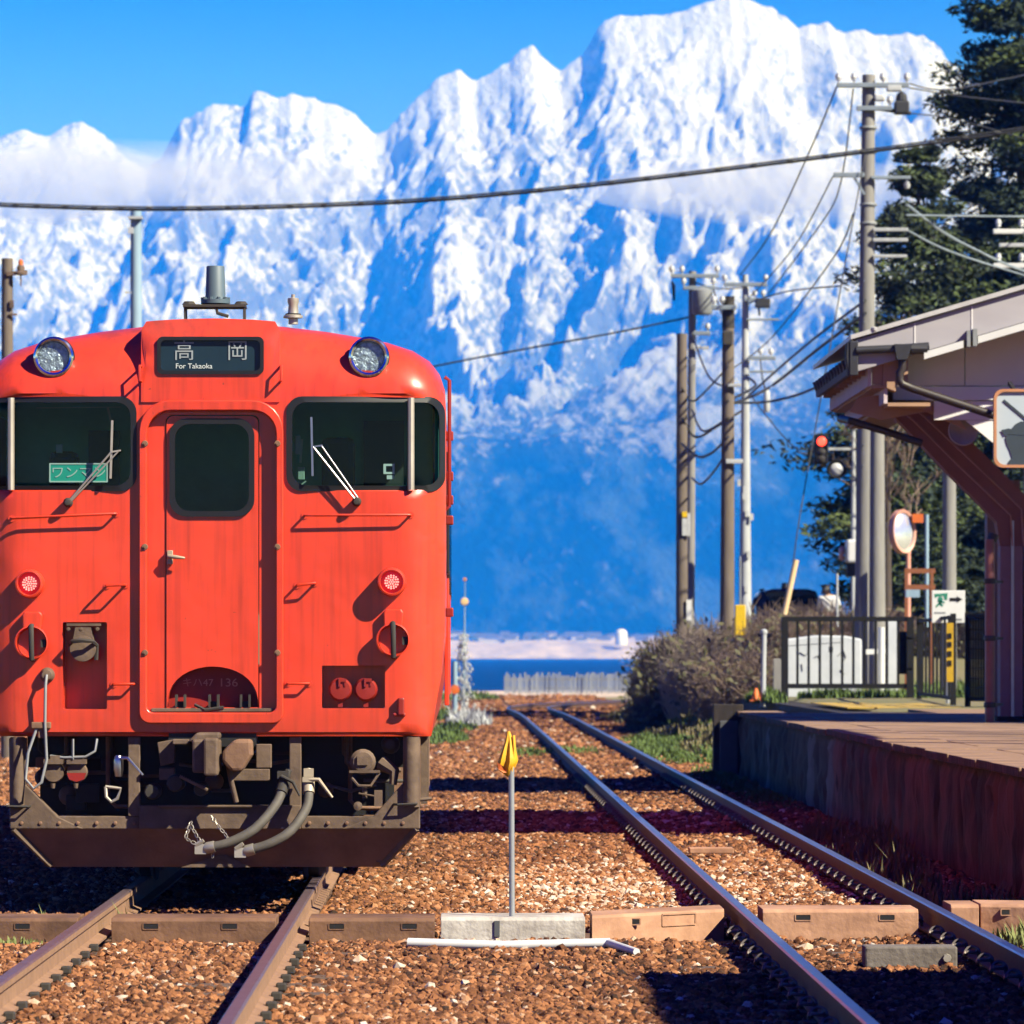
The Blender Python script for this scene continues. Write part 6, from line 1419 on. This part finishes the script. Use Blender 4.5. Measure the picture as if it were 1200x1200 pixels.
# ------------------------------------------------------------------ signals, mirror, signs
YS = 116.
x, _, _ = at(1000, 0, YS); zb = gz(x, YS)-.05
t = thing('signal_post', 'white signal post carrying a red traffic light on an arm', 'traffic light', (x, YS, zb))
build(MB().tube([(x,YS,zb),(x,YS,at(0,503,YS)[2])],[.065,.05],12).lathe([(.07,0),(.09,.02),(.09,.05)],(x,YS,at(0,504,YS)[2]),'z',12), 'post', 'pole_pale', t, smooth=50)
build(MB().bar(at(1000,526,YS),at(962,526,YS),.06,.06), 'arm', 'pole_pale', t)
hx, _, hz = at(962,528,YS-.1)
hd_ = build(MB().box(hx-.155,YS-.35,at(0,545,YS)[2],hx+.155,YS-.10,at(0,509,YS)[2]), 'light_head', 'fence_black', t, bevel=.04)
build(MB().lathe([(.002,-.04),(.085,-.025),(.105,0)],(hx,YS-.35,at(0,518,YS)[2]),'y',18), 'red_lens', 'signal_red', hd_, smooth=60)
for py in (530,539): build(MB().lathe([(.002,-.03),(.08,-.02),(.09,0)],(hx,YS-.35,at(0,py,YS)[2]),'y',14), 'dark_lens', 'soot', hd_, smooth=60)
for py in (517.5,): build(MB().tube([(hx+.135*math.cos(a),YS-.42,at(0,py,YS)[2]+.135*math.sin(a)) for a in np.linspace(.2,2.94,9)],.012,5), 'visor', 'fence_black', hd_)
m2 = thing('lamp_disc', 'white oval lamp in a black ring hanging on the signal post', 'lamp', at(980,565,YS)); x2,_,z2 = at(980,550,YS)
build(MB().lathe([(.21,.1),(.23,0),(.20,-.03),(.15,0),(.14,.06)],(x2,YS-.2,z2),'y',20), 'ring', 'fence_black', m2, smooth=40).scale = (1,1,1)
build(MB().lathe([(.15,.03),(.1,-.02),(.002,-.03)],(x2,YS-.2,z2),'y',18), 'disc', 'white_paint', m2, smooth=60); build(MB().bar((x2,YS-.1,z2+.15),at(1000,535,YS),.05,.05), 'bracket', 'fence_black', m2)
x,_,z = at(1001,646,YS-.5); t = thing('crossing_box', 'white box with a red lamp on its left side on the signal post', 'signal box', (x,YS-.5,z))
build(MB().box(at(989.5,0,YS)[0],YS-.75,at(0,660,YS)[2],at(1016,0,YS)[0],YS-.12,at(0,633,YS)[2]), 'box', 'white_paint', t, bevel=.05); build(MB().lathe([(.16,.0),(.17,-.06),(.12,-.1)],(at(987,0,YS)[0],YS-.4,at(0,649,YS)[2]),'x',14,1), 'lamp', 'mirror_orange', t, smooth=50)
build(MB().obox((at(996,0,YS)[0],YS-.3,at(0,668,YS)[2]),(.2,.2,.3)), 'bracket', 'soot', t)
# convex road mirror
YM = 104.; x,_,z = at(1058,623,YM); t = thing('road_mirror', 'orange framed convex road mirror on an orange post', 'mirror', (x, YM, gz(x,YM)-.05))
mb = MB(); a_ = .25; Mx = Euler((-.06,0,math.radians(38))).to_matrix()
def disc(prof, o):
    m_ = MB().lathe(prof,(0,0,0),'y',26); m_.v = [tuple(Vector(o)+Mx@Vector((v[0]*.92,v[1],v[2]*1.30))) for v in m_.v]; return m_
build(disc([(.335,.05),(.35,0),(.34,-.05),(.295,-.03),(.29,.02)],(x,YM-.1,z)), 'frame', 'mirror_orange', t, smooth=40)
build(disc([(.30,0),(.2,-.04),(.1,-.055),(.002,-.06)],(x,YM-.1,z)), 'mirror_face', 'mirror_face', t, smooth=60)
build(disc([(.34,.02),(.345,.1),(.1,.12),(.002,.13)],(x,YM-.08,z)), 'backing', 'mirror_orange', t, smooth=60)
build(MB().tube([(x+.12,YM+.1,gz(x,YM)-.05),(x+.12,YM+.1,z+.35)],.05,10).bar((x+.12,YM+.1,z),(x,YM,z),.05,.05), 'post', 'mirror_orange', t, smooth=50)
build(MB().obox((x+.30,YM-.05,z+.27),(.22,.05,.18)), 'red_plate', 'lens_red' if False else 'flag_orange', t)
# rust frame stand and exit sign
YR_ = 97.; t = thing('steel_stand', 'rusty open steel stand behind the railing', 'stand', at(1078,720,YR_))
for px in (1062,1092): build(MB().bar((at(px,0,YR_)[0],YR_,.8),(at(px,0,YR_)[0],YR_,at(0,667,YR_)[2]),.06,.06), 'leg', 'rust_frame', t)
for py in (669,688): build(MB().bar(at(1060,py,YR_),at(1096,py,YR_),.05,.09), 'cross_rail', 'rust_frame', t)
build(MB().box(at(1062,0,96)[0],96,at(0,700,96)[2],at(1078,0,96)[0],96.3,at(0,691,96)[2]), 'blue_box', 'pole_blue', t)
YE = 79.; x0,_,z1 = at(1092,692,YE); x1,_,z0 = at(1131,730,YE); t = thing('exit_sign', 'white sign with a green running figure and a black arrow above the gate', 'sign', ((x0+x1)/2,YE,z0))
build(MB().box(x0,YE,z0,x1,YE+.03,z1), 'board', 'sign_white', t, bevel=.008)
def pe(px,py,o=-.004): return at(px,py,YE+o)
mb = MB().bar(pe(1113,702.5),pe(1122,702.5),.004,.05); mb.add([pe(1121,698.5),pe(1128,702.5),pe(1121,706.5)],[(0,1,2)]); build(mb, 'arrow', 'fence_black', t)
mb = MB().prism([pe(*q)[::2] for q in ((1095,696),(1110.5,695),(1110,703),(1107,703),(1106,698),(1099,699),(1096,701))], YE-.005, YE-.001); mb.lathe([(.002,-.003),(.04,0)],pe(1102,702),'y',12)
mb.bar(pe(1103,703),pe(1101,708),.004,.045); mb.bar(pe(1101,707),pe(1097,711),.004,.03); mb.bar(pe(1101,707),pe(1105,710),.004,.03); mb.bar(pe(1099,704),pe(1107,706),.004,.025); build(mb, 'running_figure', 'exit_green', t)
mb = MB().bar(pe(1095,718),pe(1108,718),.004,.02); mb.bar(pe(1114,726),pe(1127,726),.004,.03); build(mb, 'sign_line', 'equip_grey', t)
build(MB().tube([(x0+.25,YE+.06,PT),(x0+.25,YE+.06,z1)],.03,8), 'post', 'pole_steel', t)
o = build(MB().tube([at(1086,735,99),at(1086,603,99)],.04,8), 'steel_pole', 'pole_blue', smooth=50); tag(o, 'slim bluish pole in front of the dark pines', 'pole')
o = build(MB().tube([at(981,735,110),at(981,672,110)],.025,8), 'steel_pole', 'pole_pale', smooth=50); tag(o, 'thin pale pole beside the person on the road', 'pole')

# low stand with pale top under the bush
YB_ = 112.; x0,_,_ = at(764,0,YB_); x1,_,_ = at(795,0,YB_); zt2 = at(0,794,YB_)[2]; t = thing('track_stand', 'low pale topped stand in the shade of the bushy bank', 'stand', ((x0+x1)/2,YB_,-.2))
build(MB().box(x0,YB_,zt2-.12,x1,YB_+.4,zt2), 'stand_top', 'pole_pale', t, bevel=.02); build(MB().box(x1-.16,YB_+.02,-.25,x1-.05,YB_+.2,zt2-.12), 'leg', 'pole_pale', t); build(MB().box(x0+.05,YB_+.02,-.25,x0+.14,YB_+.2,zt2-.12), 'leg', 'plat_dark', t)

# mottled marker pole with orange discs beside the railcar
YK = 150.; x,_,_ = at(543,0,YK); t = thing('marker_pole', 'thin pole in a mottled white plume, orange disc on top, beside the railcar', 'marker pole', (x,YK,-.2))
build(MB().tube([(x,YK,-.25),(x+.03,YK,at(0,748,YK)[2]),(x+.05,YK,at(0,682,YK)[2])],[.03,.025,.012],8), 'pole', 'pole_blue', t, smooth=50)
rk = random.Random(23); mb = MB()
for k in range(420):
    f_ = rk.random()**1.3; zz = -.2+f_*(at(0,742,YK)[2]+.2); wd = .07+.10*(1-f_)+(.25 if f_ < .10 else 0); cx_, cy_ = x+rk.gauss(0,wd), YK+rk.gauss(0,wd); s_ = rk.uniform(.012,.042)
    mb.add([(cx_-s_,cy_,zz),(cx_+s_,cy_,zz),(cx_,cy_-s_,zz),(cx_,cy_+s_,zz),(cx_,cy_,zz-s_*1.6),(cx_,cy_,zz+s_*1.6)],[(0,2,5),(2,1,5),(1,3,5),(3,0,5),(2,0,4),(1,2,4),(3,1,4),(0,3,4)])
build(mb, 'white_fleck', 'foam', t, kind='stuff')
build(MB().lathe([(.002,-.03),(.10,-.02),(.12,.02),(.002,.03)],(x+.03,YK-.05,at(0,705,YK)[2]),'y',12), 'orange_disc', 'stick_yellow', t, smooth=50); build(MB().lathe([(.002,-.02),(.06,0),(.002,.02)],(x+.04,YK-.05,at(0,679,YK)[2]),'y',8), 'pink_tip', 'board_frame', t, smooth=50)
t = thing('marker_pole', 'short bluish post with an orange disc beside the railcar', 'marker pole', (at(533,0,140)[0],140,-.2))
build(MB().tube([(at(533,0,140)[0],140,-.25),(at(533,0,140)[0],140,at(0,775,140)[2])],.07,8), 'pole', 'pole_blue', t, smooth=50); build(MB().lathe([(.002,-.03),(.13,-.02),(.13,.02),(.002,.03)],(at(533,0,140)[0],139.9,at(0,808,140)[2]),'y',12), 'orange_disc', 'flag_orange', t, smooth=50)
blades('dry_weeds', 'whitish dry weeds on the ground behind the railcar', [(at(533+4*k,0,120)[0],120+random.uniform(-4,4),-.2,.25,2.,90,.45) for k in range(9)], 'foam', 'weeds', seed=21, w=.02)

# paling fence towards the beach
YF = 222.; t = thing('paling_fence', 'bluish grey weathered paling fence between the track bend and the sea', 'fence', (at(665,0,YF)[0],YF,-.3)); pr = None; r = random.Random(9)
protos = []
for k in range(62):
    px = 592+2.55*k+r.uniform(-.4,.4); x = (px-534)*YF/6000; 
    if len(protos) < 5:
        o = build(MB().box(x-.033,YF,-.35,x+.033,YF+.03,.62+.14*r.uniform(-1,1)), 'paling', 'slat_grey', t); protos.append((o,x))
    else:
        s, xs0 = r.choice(protos); o = s.copy(); COL.objects.link(o); o.parent = t; o.location = (x-xs0,r.uniform(-.04,.04),0); o.rotation_euler = (0,r.uniform(-.004,.004),0)
for z in (.0,.38): build(MB().box(at(590,0,YF)[0],YF+.035,z,at(752,0,YF)[0],YF+.07,z+.07), 'fence_rail', 'slat_grey', t)

# ------------------------------------------------------------------ far shore: white tank and small pale houses
t = thing('storage_tank', 'white domed tank on the far shore', 'tank', (at(728,0,6080)[0],6080,14)); x,_,z = at(728,744,6080)
build(MB().lathe([(7,-12),(7,2),(5.5,5),(3,6.5),(.01,7)],(x,6080,z),'z',20), 'tank', 'white_paint', t, smooth=50)
t = thing('storage_tank', 'smaller pale tank higher on the far hillside', 'tank', (at(736,0,7200)[0],7200,60)); x,_,z = at(736,711,6900)
build(MB().lathe([(5,-25),(5,3),(3,5),(.01,6)],(x,6900,z),'z',16), 'tank', 'pole_pale', t, smooth=50)
r = random.Random(17); mb = MB(); mr = MB()
for k in range(260):
    x = r.uniform(-420, 700); y = r.uniform(6140, 6480); w_ = r.uniform(7,18); d_ = r.uniform(7,12); h_ = r.uniform(4,8); z = 14+8*((y-6130)/350)
    mb.box(x,y,z-8,x+w_,y+d_,z+h_); mr.prism_x([(y-.5,z+h_),(y+d_+.5,z+h_),(y+d_/2,z+h_+3)], x-.5, x+w_+.5)
o = build(mb, 'far_town', 'house_wall'); tag(o, 'strip of tiny pale houses along the far shore', 'town', kind='stuff')
build(mr, 'roof', 'house_roof', o)

r = random.Random(18); mb = MB()
for k in range(240):
    x = r.uniform(-430, 720); y = r.uniform(6250, 6490); s_ = r.uniform(4, 9)
    mb.lathe([(.3*s_,-.2*s_),(s_,.25*s_),(.8*s_,.7*s_),(.1*s_,s_)], (x,y,19+5*((y-6250)/240)-2), 'z', 7)
o = build(mb, 'shore_woods', 'pine_dark'); tag(o, 'dark wooded line behind the houses on the far shore', 'woods', kind='stuff')
# ------------------------------------------------------------------ person and car on the road
def skin_body(name, pts, edges, radii, m, parent, lv=2):
    me = bpy.data.meshes.new(name); org = wloc(parent); me.from_pydata([tuple(Vector(p)-org) for p in pts], edges, [])
    o = bpy.data.objects.new(name, me); COL.objects.link(o); o.parent = parent; me.materials.append(MATS[m])
    sk = o.modifiers.new('skin','SKIN'); sk.use_smooth_shade = True
    for i, rr_ in enumerate(radii): me.skin_vertices[0].data[i].radius = (rr_, rr_*.85) if not isinstance(rr_, tuple) else rr_
    me.skin_vertices[0].data[0].use_root = True
    sb_ = o.modifiers.new('sub','SUBSURF'); sb_.levels = lv; sb_.render_levels = lv
    return o
YQ = 120.; xq,_,zh = at(965,685,YQ); zf = zh-1.70
ps = thing('person', 'person in a white top and dark trousers standing on the road beyond the railing', 'person', (xq+.12, YQ, zf))
def q(x, y, z): return (xq+.12+x, YQ+y, zf+z)
pts = [q(0,0,.95),q(0,0,1.15),q(0,.0,1.38),q(-.02,-.0,1.47),q(-.06,.01,1.56),q(-.07,.01,1.64), q(-.09,0,.90),q(-.10,.03,.50),q(-.10,-.02,.08),q(-.10,.10,.03), q(.09,0,.90),q(.11,-.02,.50),q(.11,.06,.08),q(.11,.17,.03), q(-.19,0,1.40),q(-.24,.0,1.14),q(-.16,.14,.96),q(-.12,.2,.93), q(.19,0,1.40),q(.26,.02,1.14),q(.24,.12,.92),q(.24,.16,.86)]
ed = [(0,1),(1,2),(2,3),(3,4),(4,5),(0,6),(6,7),(7,8),(8,9),(0,10),(10,11),(11,12),(12,13),(2,14),(14,15),(15,16),(16,17),(2,18),(18,19),(19,20),(20,21)]
rad = [.15,.14,.15,.06,.085,.08, .095,.07,.05,.04,.095,.07,.05,.04,.06,.048,.036,.03,.06,.048,.036,.03]
skin_body('body', pts, ed, rad, 'skin', ps)
skin_body('trousers', [pts[0],pts[6],pts[7],pts[8],pts[10],pts[11],pts[12]], [(0,1),(1,2),(2,3),(0,4),(4,5),(5,6)], [.17,.115,.088,.07,.115,.088,.07], 'trouser_blue', ps)
skin_body('jacket', [q(0,0,.98),pts[1],pts[2],pts[14],pts[15],q(-.17,.12,.99),pts[18],pts[19],q(.245,.10,.96)], [(0,1),(1,2),(2,3),(3,4),(4,5),(2,6),(6,7),(7,8)], [.17,.165,.17,.085,.066,.052,.085,.066,.052], 'jacket_white', ps)
skin_body('hair', [q(-.062,-.015,1.60),q(-.066,-.01,1.67),q(-.064,-.035,1.56)], [(0,1),(0,2)], [.102,.096,.08], 'hair', ps, 2)
bg_ = thing('shoulder_bag', 'grey shoulder bag carried on the right side of the person on the road', 'bag', q(.22,-.02,.9)); build(MB().prism([q(.12,0,.78)[::2],q(.40,0,.78)[::2],q(.38,0,1.10)[::2],q(.15,0,1.10)[::2]],YQ-.16,YQ-.02), 'bag', 'bag_grey', bg_, bevel=.03); build(MB().tube([q(.16,-.1,1.08),q(.05,-.17,1.3),q(-.12,-.13,1.44)],.015,6), 'strap', 'bag_grey', bg_)
YC = 132.; xc = at(926,0,YC)[0]; zc = at(0,690,YC)[2]-1.78; cr = thing('parked_car', 'dark parked car whose roof shows above the bank left of the person', 'car', (xc,YC,zc))
pf = [(-.86,.35),(.86,.35),(.90,.75),(.84,1.0),(.68,1.72),(.45,1.78),(-.45,1.78),(-.68,1.72),(-.84,1.0),(-.90,.75)]
build(MB().prism([(xc+a,zc+b) for a,b in pf],YC,YC+3.9), 'body', 'car_dark', cr, bevel=.06); build(MB().prism([(xc-.72,zc+1.02),(xc+.72,zc+1.02),(xc+.60,zc+1.58),(xc-.60,zc+1.58)],YC-.03,YC+.02), 'rear_window', 'glass_door', cr)
for sx in (-.75,.75):
    build(MB().box(xc+sx-.09,YC-.03,zc+.72,xc+sx+.09,YC+.03,zc+.98), 'tail_light', 'flag_orange', cr, bevel=.02)
    for yy in (.75,3.1): build(MB().lathe([(.2,-.1),(.31,-.09),(.33,-.04),(.33,.04),(.31,.09),(.2,.1)],(xc+sx,YC+yy,zc+.32),'x',18), 'wheel', 'tyre', cr, smooth=40)
build(MB().cyl((xc-.08,YC+1,zc+1.78),(xc-.08,YC+1,zc+1.95),.1,.07), 'roof_lamp', 'soot', cr)
for (px,py,lb) in ((893,688,'dark'),):
    x,_,z = at(px,py,YC); p_ = thing('person', 'small dark clad person left of the parked car', 'person', (x,YC,z-1.65))
    def q(a,b,c): return (x+a,YC+b,z-1.65+c)
    pts = [q(0,0,.9),q(0,0,1.12),q(0,0,1.34),q(0,0,1.45),q(0,0,1.56),q(-.09,0,.85),q(-.1,0,.45),q(-.1,0,.05),q(.09,0,.85),q(.1,0,.45),q(.1,0,.05),q(-.19,0,1.34),q(-.24,0,1.08),q(-.2,.08,.85),q(.19,0,1.34),q(.24,0,1.08),q(.2,.08,.85)]
    skin_body('body', pts, [(0,1),(1,2),(2,3),(3,4),(0,5),(5,6),(6,7),(0,8),(8,9),(9,10),(2,11),(11,12),(12,13),(2,14),(14,15),(15,16)], [.15,.14,.15,.06,.09,.1,.075,.055,.1,.075,.055,.06,.05,.035,.06,.05,.035], 'trouser_blue', p_)
    skin_body('hair', [q(0,-.01,1.55),q(0,0,1.61)], [(0,1)], [.1,.095], 'hair', p_)
# ------------------------------------------------------------------ trees and bushes
def clump(mb, c, rx, rz_, n, size, r, droop=.0, flat=.7):
    """a spray of needle tufts: thin long faces through a volume"""
    for k in range(n):
        while True:
            p = Vector((r.uniform(-1,1), r.uniform(-1,1), r.uniform(-1,1)))
            if p.length < 1: break
        q = Vector((c[0]+p.x*rx, c[1]+p.y*rx, c[2]+p.z*rz_-droop*rx*(p.x**2+p.y**2)))
        a, e = r.uniform(0,6.28), r.uniform(-.6,.9); d = Vector((math.cos(a)*math.cos(e), math.sin(a)*math.cos(e), math.sin(e)))
        s = d.cross(Vector((r.uniform(-1,1),r.uniform(-1,1),r.uniform(-1,1)))); 
        if s.length < 1e-3: continue
        s.normalize(); L = size*r.uniform(.6,1.4); w_ = L*r.uniform(.22,.42)
        mb.add([q-d*L*.5, q+s*w_*.5, q+d*L*.5, q-s*w_*.5], [(0,1,2,3)])
def conifer(px, pyt, Y, base_z, width, m, label, seed, layers=16, tuft=90, size=.22, low=.22, skew=0., group='pines and cedars behind the station', trunk_r=.22, pow_=.8, name='pine_tree', m2=None):
    r = random.Random(seed); x = (px-534)*Y/6000; zt_ = CAMZ-(pyt-768)*Y/6000; H = zt_-base_z
    t = thing(name, label, 'tree', (x, Y, base_z), group)
    mb = MB().tube([(x,Y,base_z),(x+.05,Y,base_z+H*.5),(x,Y,zt_-.2)],[trunk_r,trunk_r*.6,.03],9); mc = MB(); md = MB()
    for k in range(layers):
        f = low+(1-low)*(k+r.uniform(0,.8))/layers; z = base_z+H*f; R = width*((1-f)/(1-low))**pow_*r.uniform(.65,1.15)+.15
        nb = 4 if f < .85 else 3
        for j in range(nb):
            a = r.uniform(0,6.28); L = R*r.uniform(.6,1.1); tip = Vector((x+math.cos(a)*L+skew*L, Y+math.sin(a)*L, z+r.uniform(-.1,.22)*L))
            mb.tube([(x,Y,z-.1),(x+(tip.x-x)*.5,Y+(tip.y-Y)*.5,z+.04*L),tip],[.05,.035,.015],5)
            for q_ in (.35,.6,.82,1.0):
                c = Vector((x,Y,z)).lerp(tip,q_); sz = .42*R**.6*(1.25-.5*q_)
                clump(mc if r.random() < .62 else md, c+Vector((r.uniform(-.2,.2),r.uniform(-.2,.2),r.uniform(-.1,.15))), sz*1.5, sz*.62, int(tuft*.72*r.uniform(.6,1.3)), size, r, .1)
    build(mb, 'trunk', 'bark', t, smooth=60); build(mc, 'crown', m, t, fixn=False)
    if md.f: build(md, 'crown', m2 or m, t, fixn=False)
    return t
conifer(1076, 172, 128, 1.0, 3.0, 'cedar_dark', 'conical dark cedar rising behind the tallest pole', 1, layers=22, tuft=120, m2='pine_sunlit', name='cedar_tree', low=.3, pow_=.75)
conifer(1194, -60, 132, 1.0, 3.2, 'pine_dark', 'tallest dark pine at the right edge with gaps of sky between its limbs', 2, layers=32, tuft=210, m2='pine_sunlit', low=.22, pow_=.42)
conifer(1150, 240, 136, 1.0, 3.0, 'pine_dark', 'broad dark tree just behind the station roof', 3, layers=22, tuft=190, m2='cedar_dark', low=.15, pow_=.5)
conifer(1057, 448, 124, 1.0, 1.9, 'pine_dark', 'layered young pine reaching left of the signal post', 4, layers=13, tuft=130, m2='pine_sunlit', low=.16, pow_=.35, skew=-.35)
conifer(1090, 500, 128, 1.0, 1.6, 'pine_dark', 'low bushy pine seen under the station brace', 5, layers=12, tuft=100, m2='pine_sunlit', low=.1, pow_=.4)
conifer(1145, 480, 129, 1.0, 1.5, 'cedar_dark', 'dense dark evergreen between the bare pole and the canopy post', 6, layers=14, tuft=150, low=.02, pow_=.3, m2='pine_dark')
conifer(1112, 560, 126, 1.0, 1.3, 'cedar_dark', 'dark evergreen filling the gap behind the bare concrete pole', 7, layers=10, tuft=130, low=.02, pow_=.3, m2='pine_dark')
conifer(1180, 520, 127, 1.0, 1.4, 'pine_dark', 'dark evergreen close behind the canopy post', 8, layers=12, tuft=140, low=.02, pow_=.3)
conifer(1290, 100, 142, 1.0, 3.0, 'pine_dark', 'large dark pine standing further along the station road', 9, layers=16, tuft=110, low=.2, pow_=.5, m2='pine_sunlit')
# unseen cedar added to shade the canopy post
conifer(11.0*6000/55.2+534, 90, 55.2, .7, 1.5, 'cedar_dark', 'dense unseen cedar added to shade the canopy post', 12, layers=16, tuft=150, low=.30, pow_=.4, name='cedar_tree', group='added shade trees')
# bare tree behind the tallest pole
def bare_tree(px, pyt, Y, base_z, label, seed, spread=1.5, m='twig'):
    r = random.Random(seed); x = (px-534)*Y/6000; zt_ = CAMZ-(pyt-768)*Y/6000; t = thing('bare_tree', label, 'tree', (x,Y,base_z), 'bare trees'); H = zt_-base_z; mb = MB(); mt = MB()
    mt.tube([(x,Y,base_z),(x,Y,base_z+H*.55)],[.12,.05],8)
    def br(p, d, L, rad, dep):
        q_ = p+d*L; mb.tube([p, p.lerp(q_,.5)+Vector((r.uniform(-.06,.06),r.uniform(-.06,.06),0))*L, q_],[rad,rad*.8,rad*.55],4,False)
        if dep:
            for k in range(3):
                nd = (d+Vector((r.uniform(-.8,.8),r.uniform(-.8,.8),r.uniform(-.2,.6)))).normalized(); br(p.lerp(q_,r.uniform(.45,1)), nd, L*r.uniform(.5,.75), rad*.55, dep-1)
    for k in range(12):
        f = r.uniform(.25,.55); a = r.uniform(0,6.28); br(Vector((x,Y,base_z+H*f)), Vector((math.cos(a)*.7,math.sin(a)*.7,r.uniform(.4,1))).normalized(), spread*r.uniform(.6,1.1), .028, 3)
    build(mt, 'trunk', 'bark', t, smooth=60); build(mb, 'crown', m, t, smooth=60)
bare_tree(1040, 225, 116, 1.0, 'bare twiggy tree beside the tallest pole', 31, 1.6)
bare_tree(1165, 20, 140, 1.0, 'bare treetop above the dark pines at top right', 32, 2.4, 'twig_dark')

# bushes on the bank: many thin twigs, some leaves
def bush(x, y, z, rx, ry, h, n, label, seed, m='twig', leaf=0, group='bushes on the bank', mleaf='leaf_olive', tw=.012, lf=.07):
    r = random.Random(seed); t = thing('bush', label, 'bush', (x,y,z), group); mb = MB(); ml = MB()
    for k in range(n):
        a = r.uniform(0,6.28); q_ = math.sqrt(r.random())*.8; p = Vector((x+rx*q_*math.cos(a), y+ry*q_*math.sin(a), z-.05)); top = math.sqrt(max(.05,1-q_*q_))*h*r.uniform(.55,1.06)
        d = Vector((math.cos(a)*rx*.35*r.uniform(0,1.2), math.sin(a)*ry*.35*r.uniform(0,1.2), top)); m_ = p+d*.55+Vector((r.uniform(-.12,.12),r.uniform(-.12,.12),0)); e_ = p+d+Vector((r.uniform(-.15,.15),r.uniform(-.15,.15),0))
        mb.tube([p, m_, e_],[tw*1.4,tw,tw*.4],3,False)
        for j in range(3):
            b0 = p.lerp(e_, r.uniform(.35,.95)); b1 = b0+Vector((r.uniform(-.3,.3),r.uniform(-.3,.3),r.uniform(-.05,.3)))*(.5+h*.25); mb.tube([b0,b1],[tw*.7,tw*.3],3,False)
            if leaf and r.random() < leaf:
                c = b1; s = Vector((r.uniform(-1,1),r.uniform(-1,1),r.uniform(-1,1))).normalized(); u_ = s.orthogonal().normalized(); L = lf*r.uniform(.6,1.5); ml.add([c-s*L,c+u_*L*.6,c+s*L,c-u_*L*.6],[(0,1,2,3)])
    build(mb, 'twigs', m, t, smooth=60)
    if ml.f: build(ml, 'foliage', mleaf, t, fixn=False)
    return t
bush(5.0, 113, -.15, 1.05, 3.0, 2.2, 1500, 'dark brown bush at the left end of the bank above the pale topped stand', 41, 'twig_dark', .45)
bush(5.35, 106, -.1, 1.0, 3.5, 2.4, 2200, 'pale brown twiggy bush below the cluster of poles', 42, 'twig_pale', .2)
bush(6.2, 104, .0, 1.0, 3.5, 2.3, 1900, 'greyish brown bush below the yellow guard plate', 43, 'twig', .3)
bush(5.55, 98, -.1, .9, 3.0, 1.8, 1500, 'low brown bush spilling down behind the platform end', 44, 'twig', .2)
bush(6.7, 108, .5, 1.0, 3.0, 2.1, 1500, 'brown hedge bush behind the pale stake', 45, 'twig', .15)
bush(7.9, 112, .8, 1.2, 3.0, 1.9, 1500, 'brown hedge bush below the parked car', 46, 'twig', .1)
bush(9.2, 113, .9, 1.2, 3.0, 1.7, 1300, 'brown hedge bush beside the standing person', 47, 'twig', .1)
bush(4.25, 109, -.2, .55, 2.5, 1.1, 700, 'small dark bush in shade below the bank', 48, 'twig_dark', .5)
bush(6.0, 124, .4, 1.6, 3.0, 1.8, 1300, 'brown hedge bush behind the two brown poles', 49, 'twig', .2)
bush(10.9, 111, .9, 1.3, 3.0, 1.55, 1200, 'brown hedge bush behind the railing gate', 50, 'twig_dark', .3)
bush(7.2, 150, -.2, 1.2, 5, 1.9, 900, 'distant dark bush where the track bends behind the bank', 51, 'twig_dark', .6)
blades('grass', 'bright green grass under the railing and the white block', [(x,89.5+random.uniform(-.6,1.2),.70,.35,.9,260,.24) for x in np.arange(6.3,9.3,.42)]+[(5.25,86.5,.68,.35,.8,700,.26)], 'grass', seed=52, w=.014)
blades('grass', 'bright green grass seen between the gate panels', [(9.4+random.uniform(-.3,.8),96+random.uniform(-3,3),.70,.6,1.2,420,.3) for k in range(7)], 'grass', seed=53, w=.02)
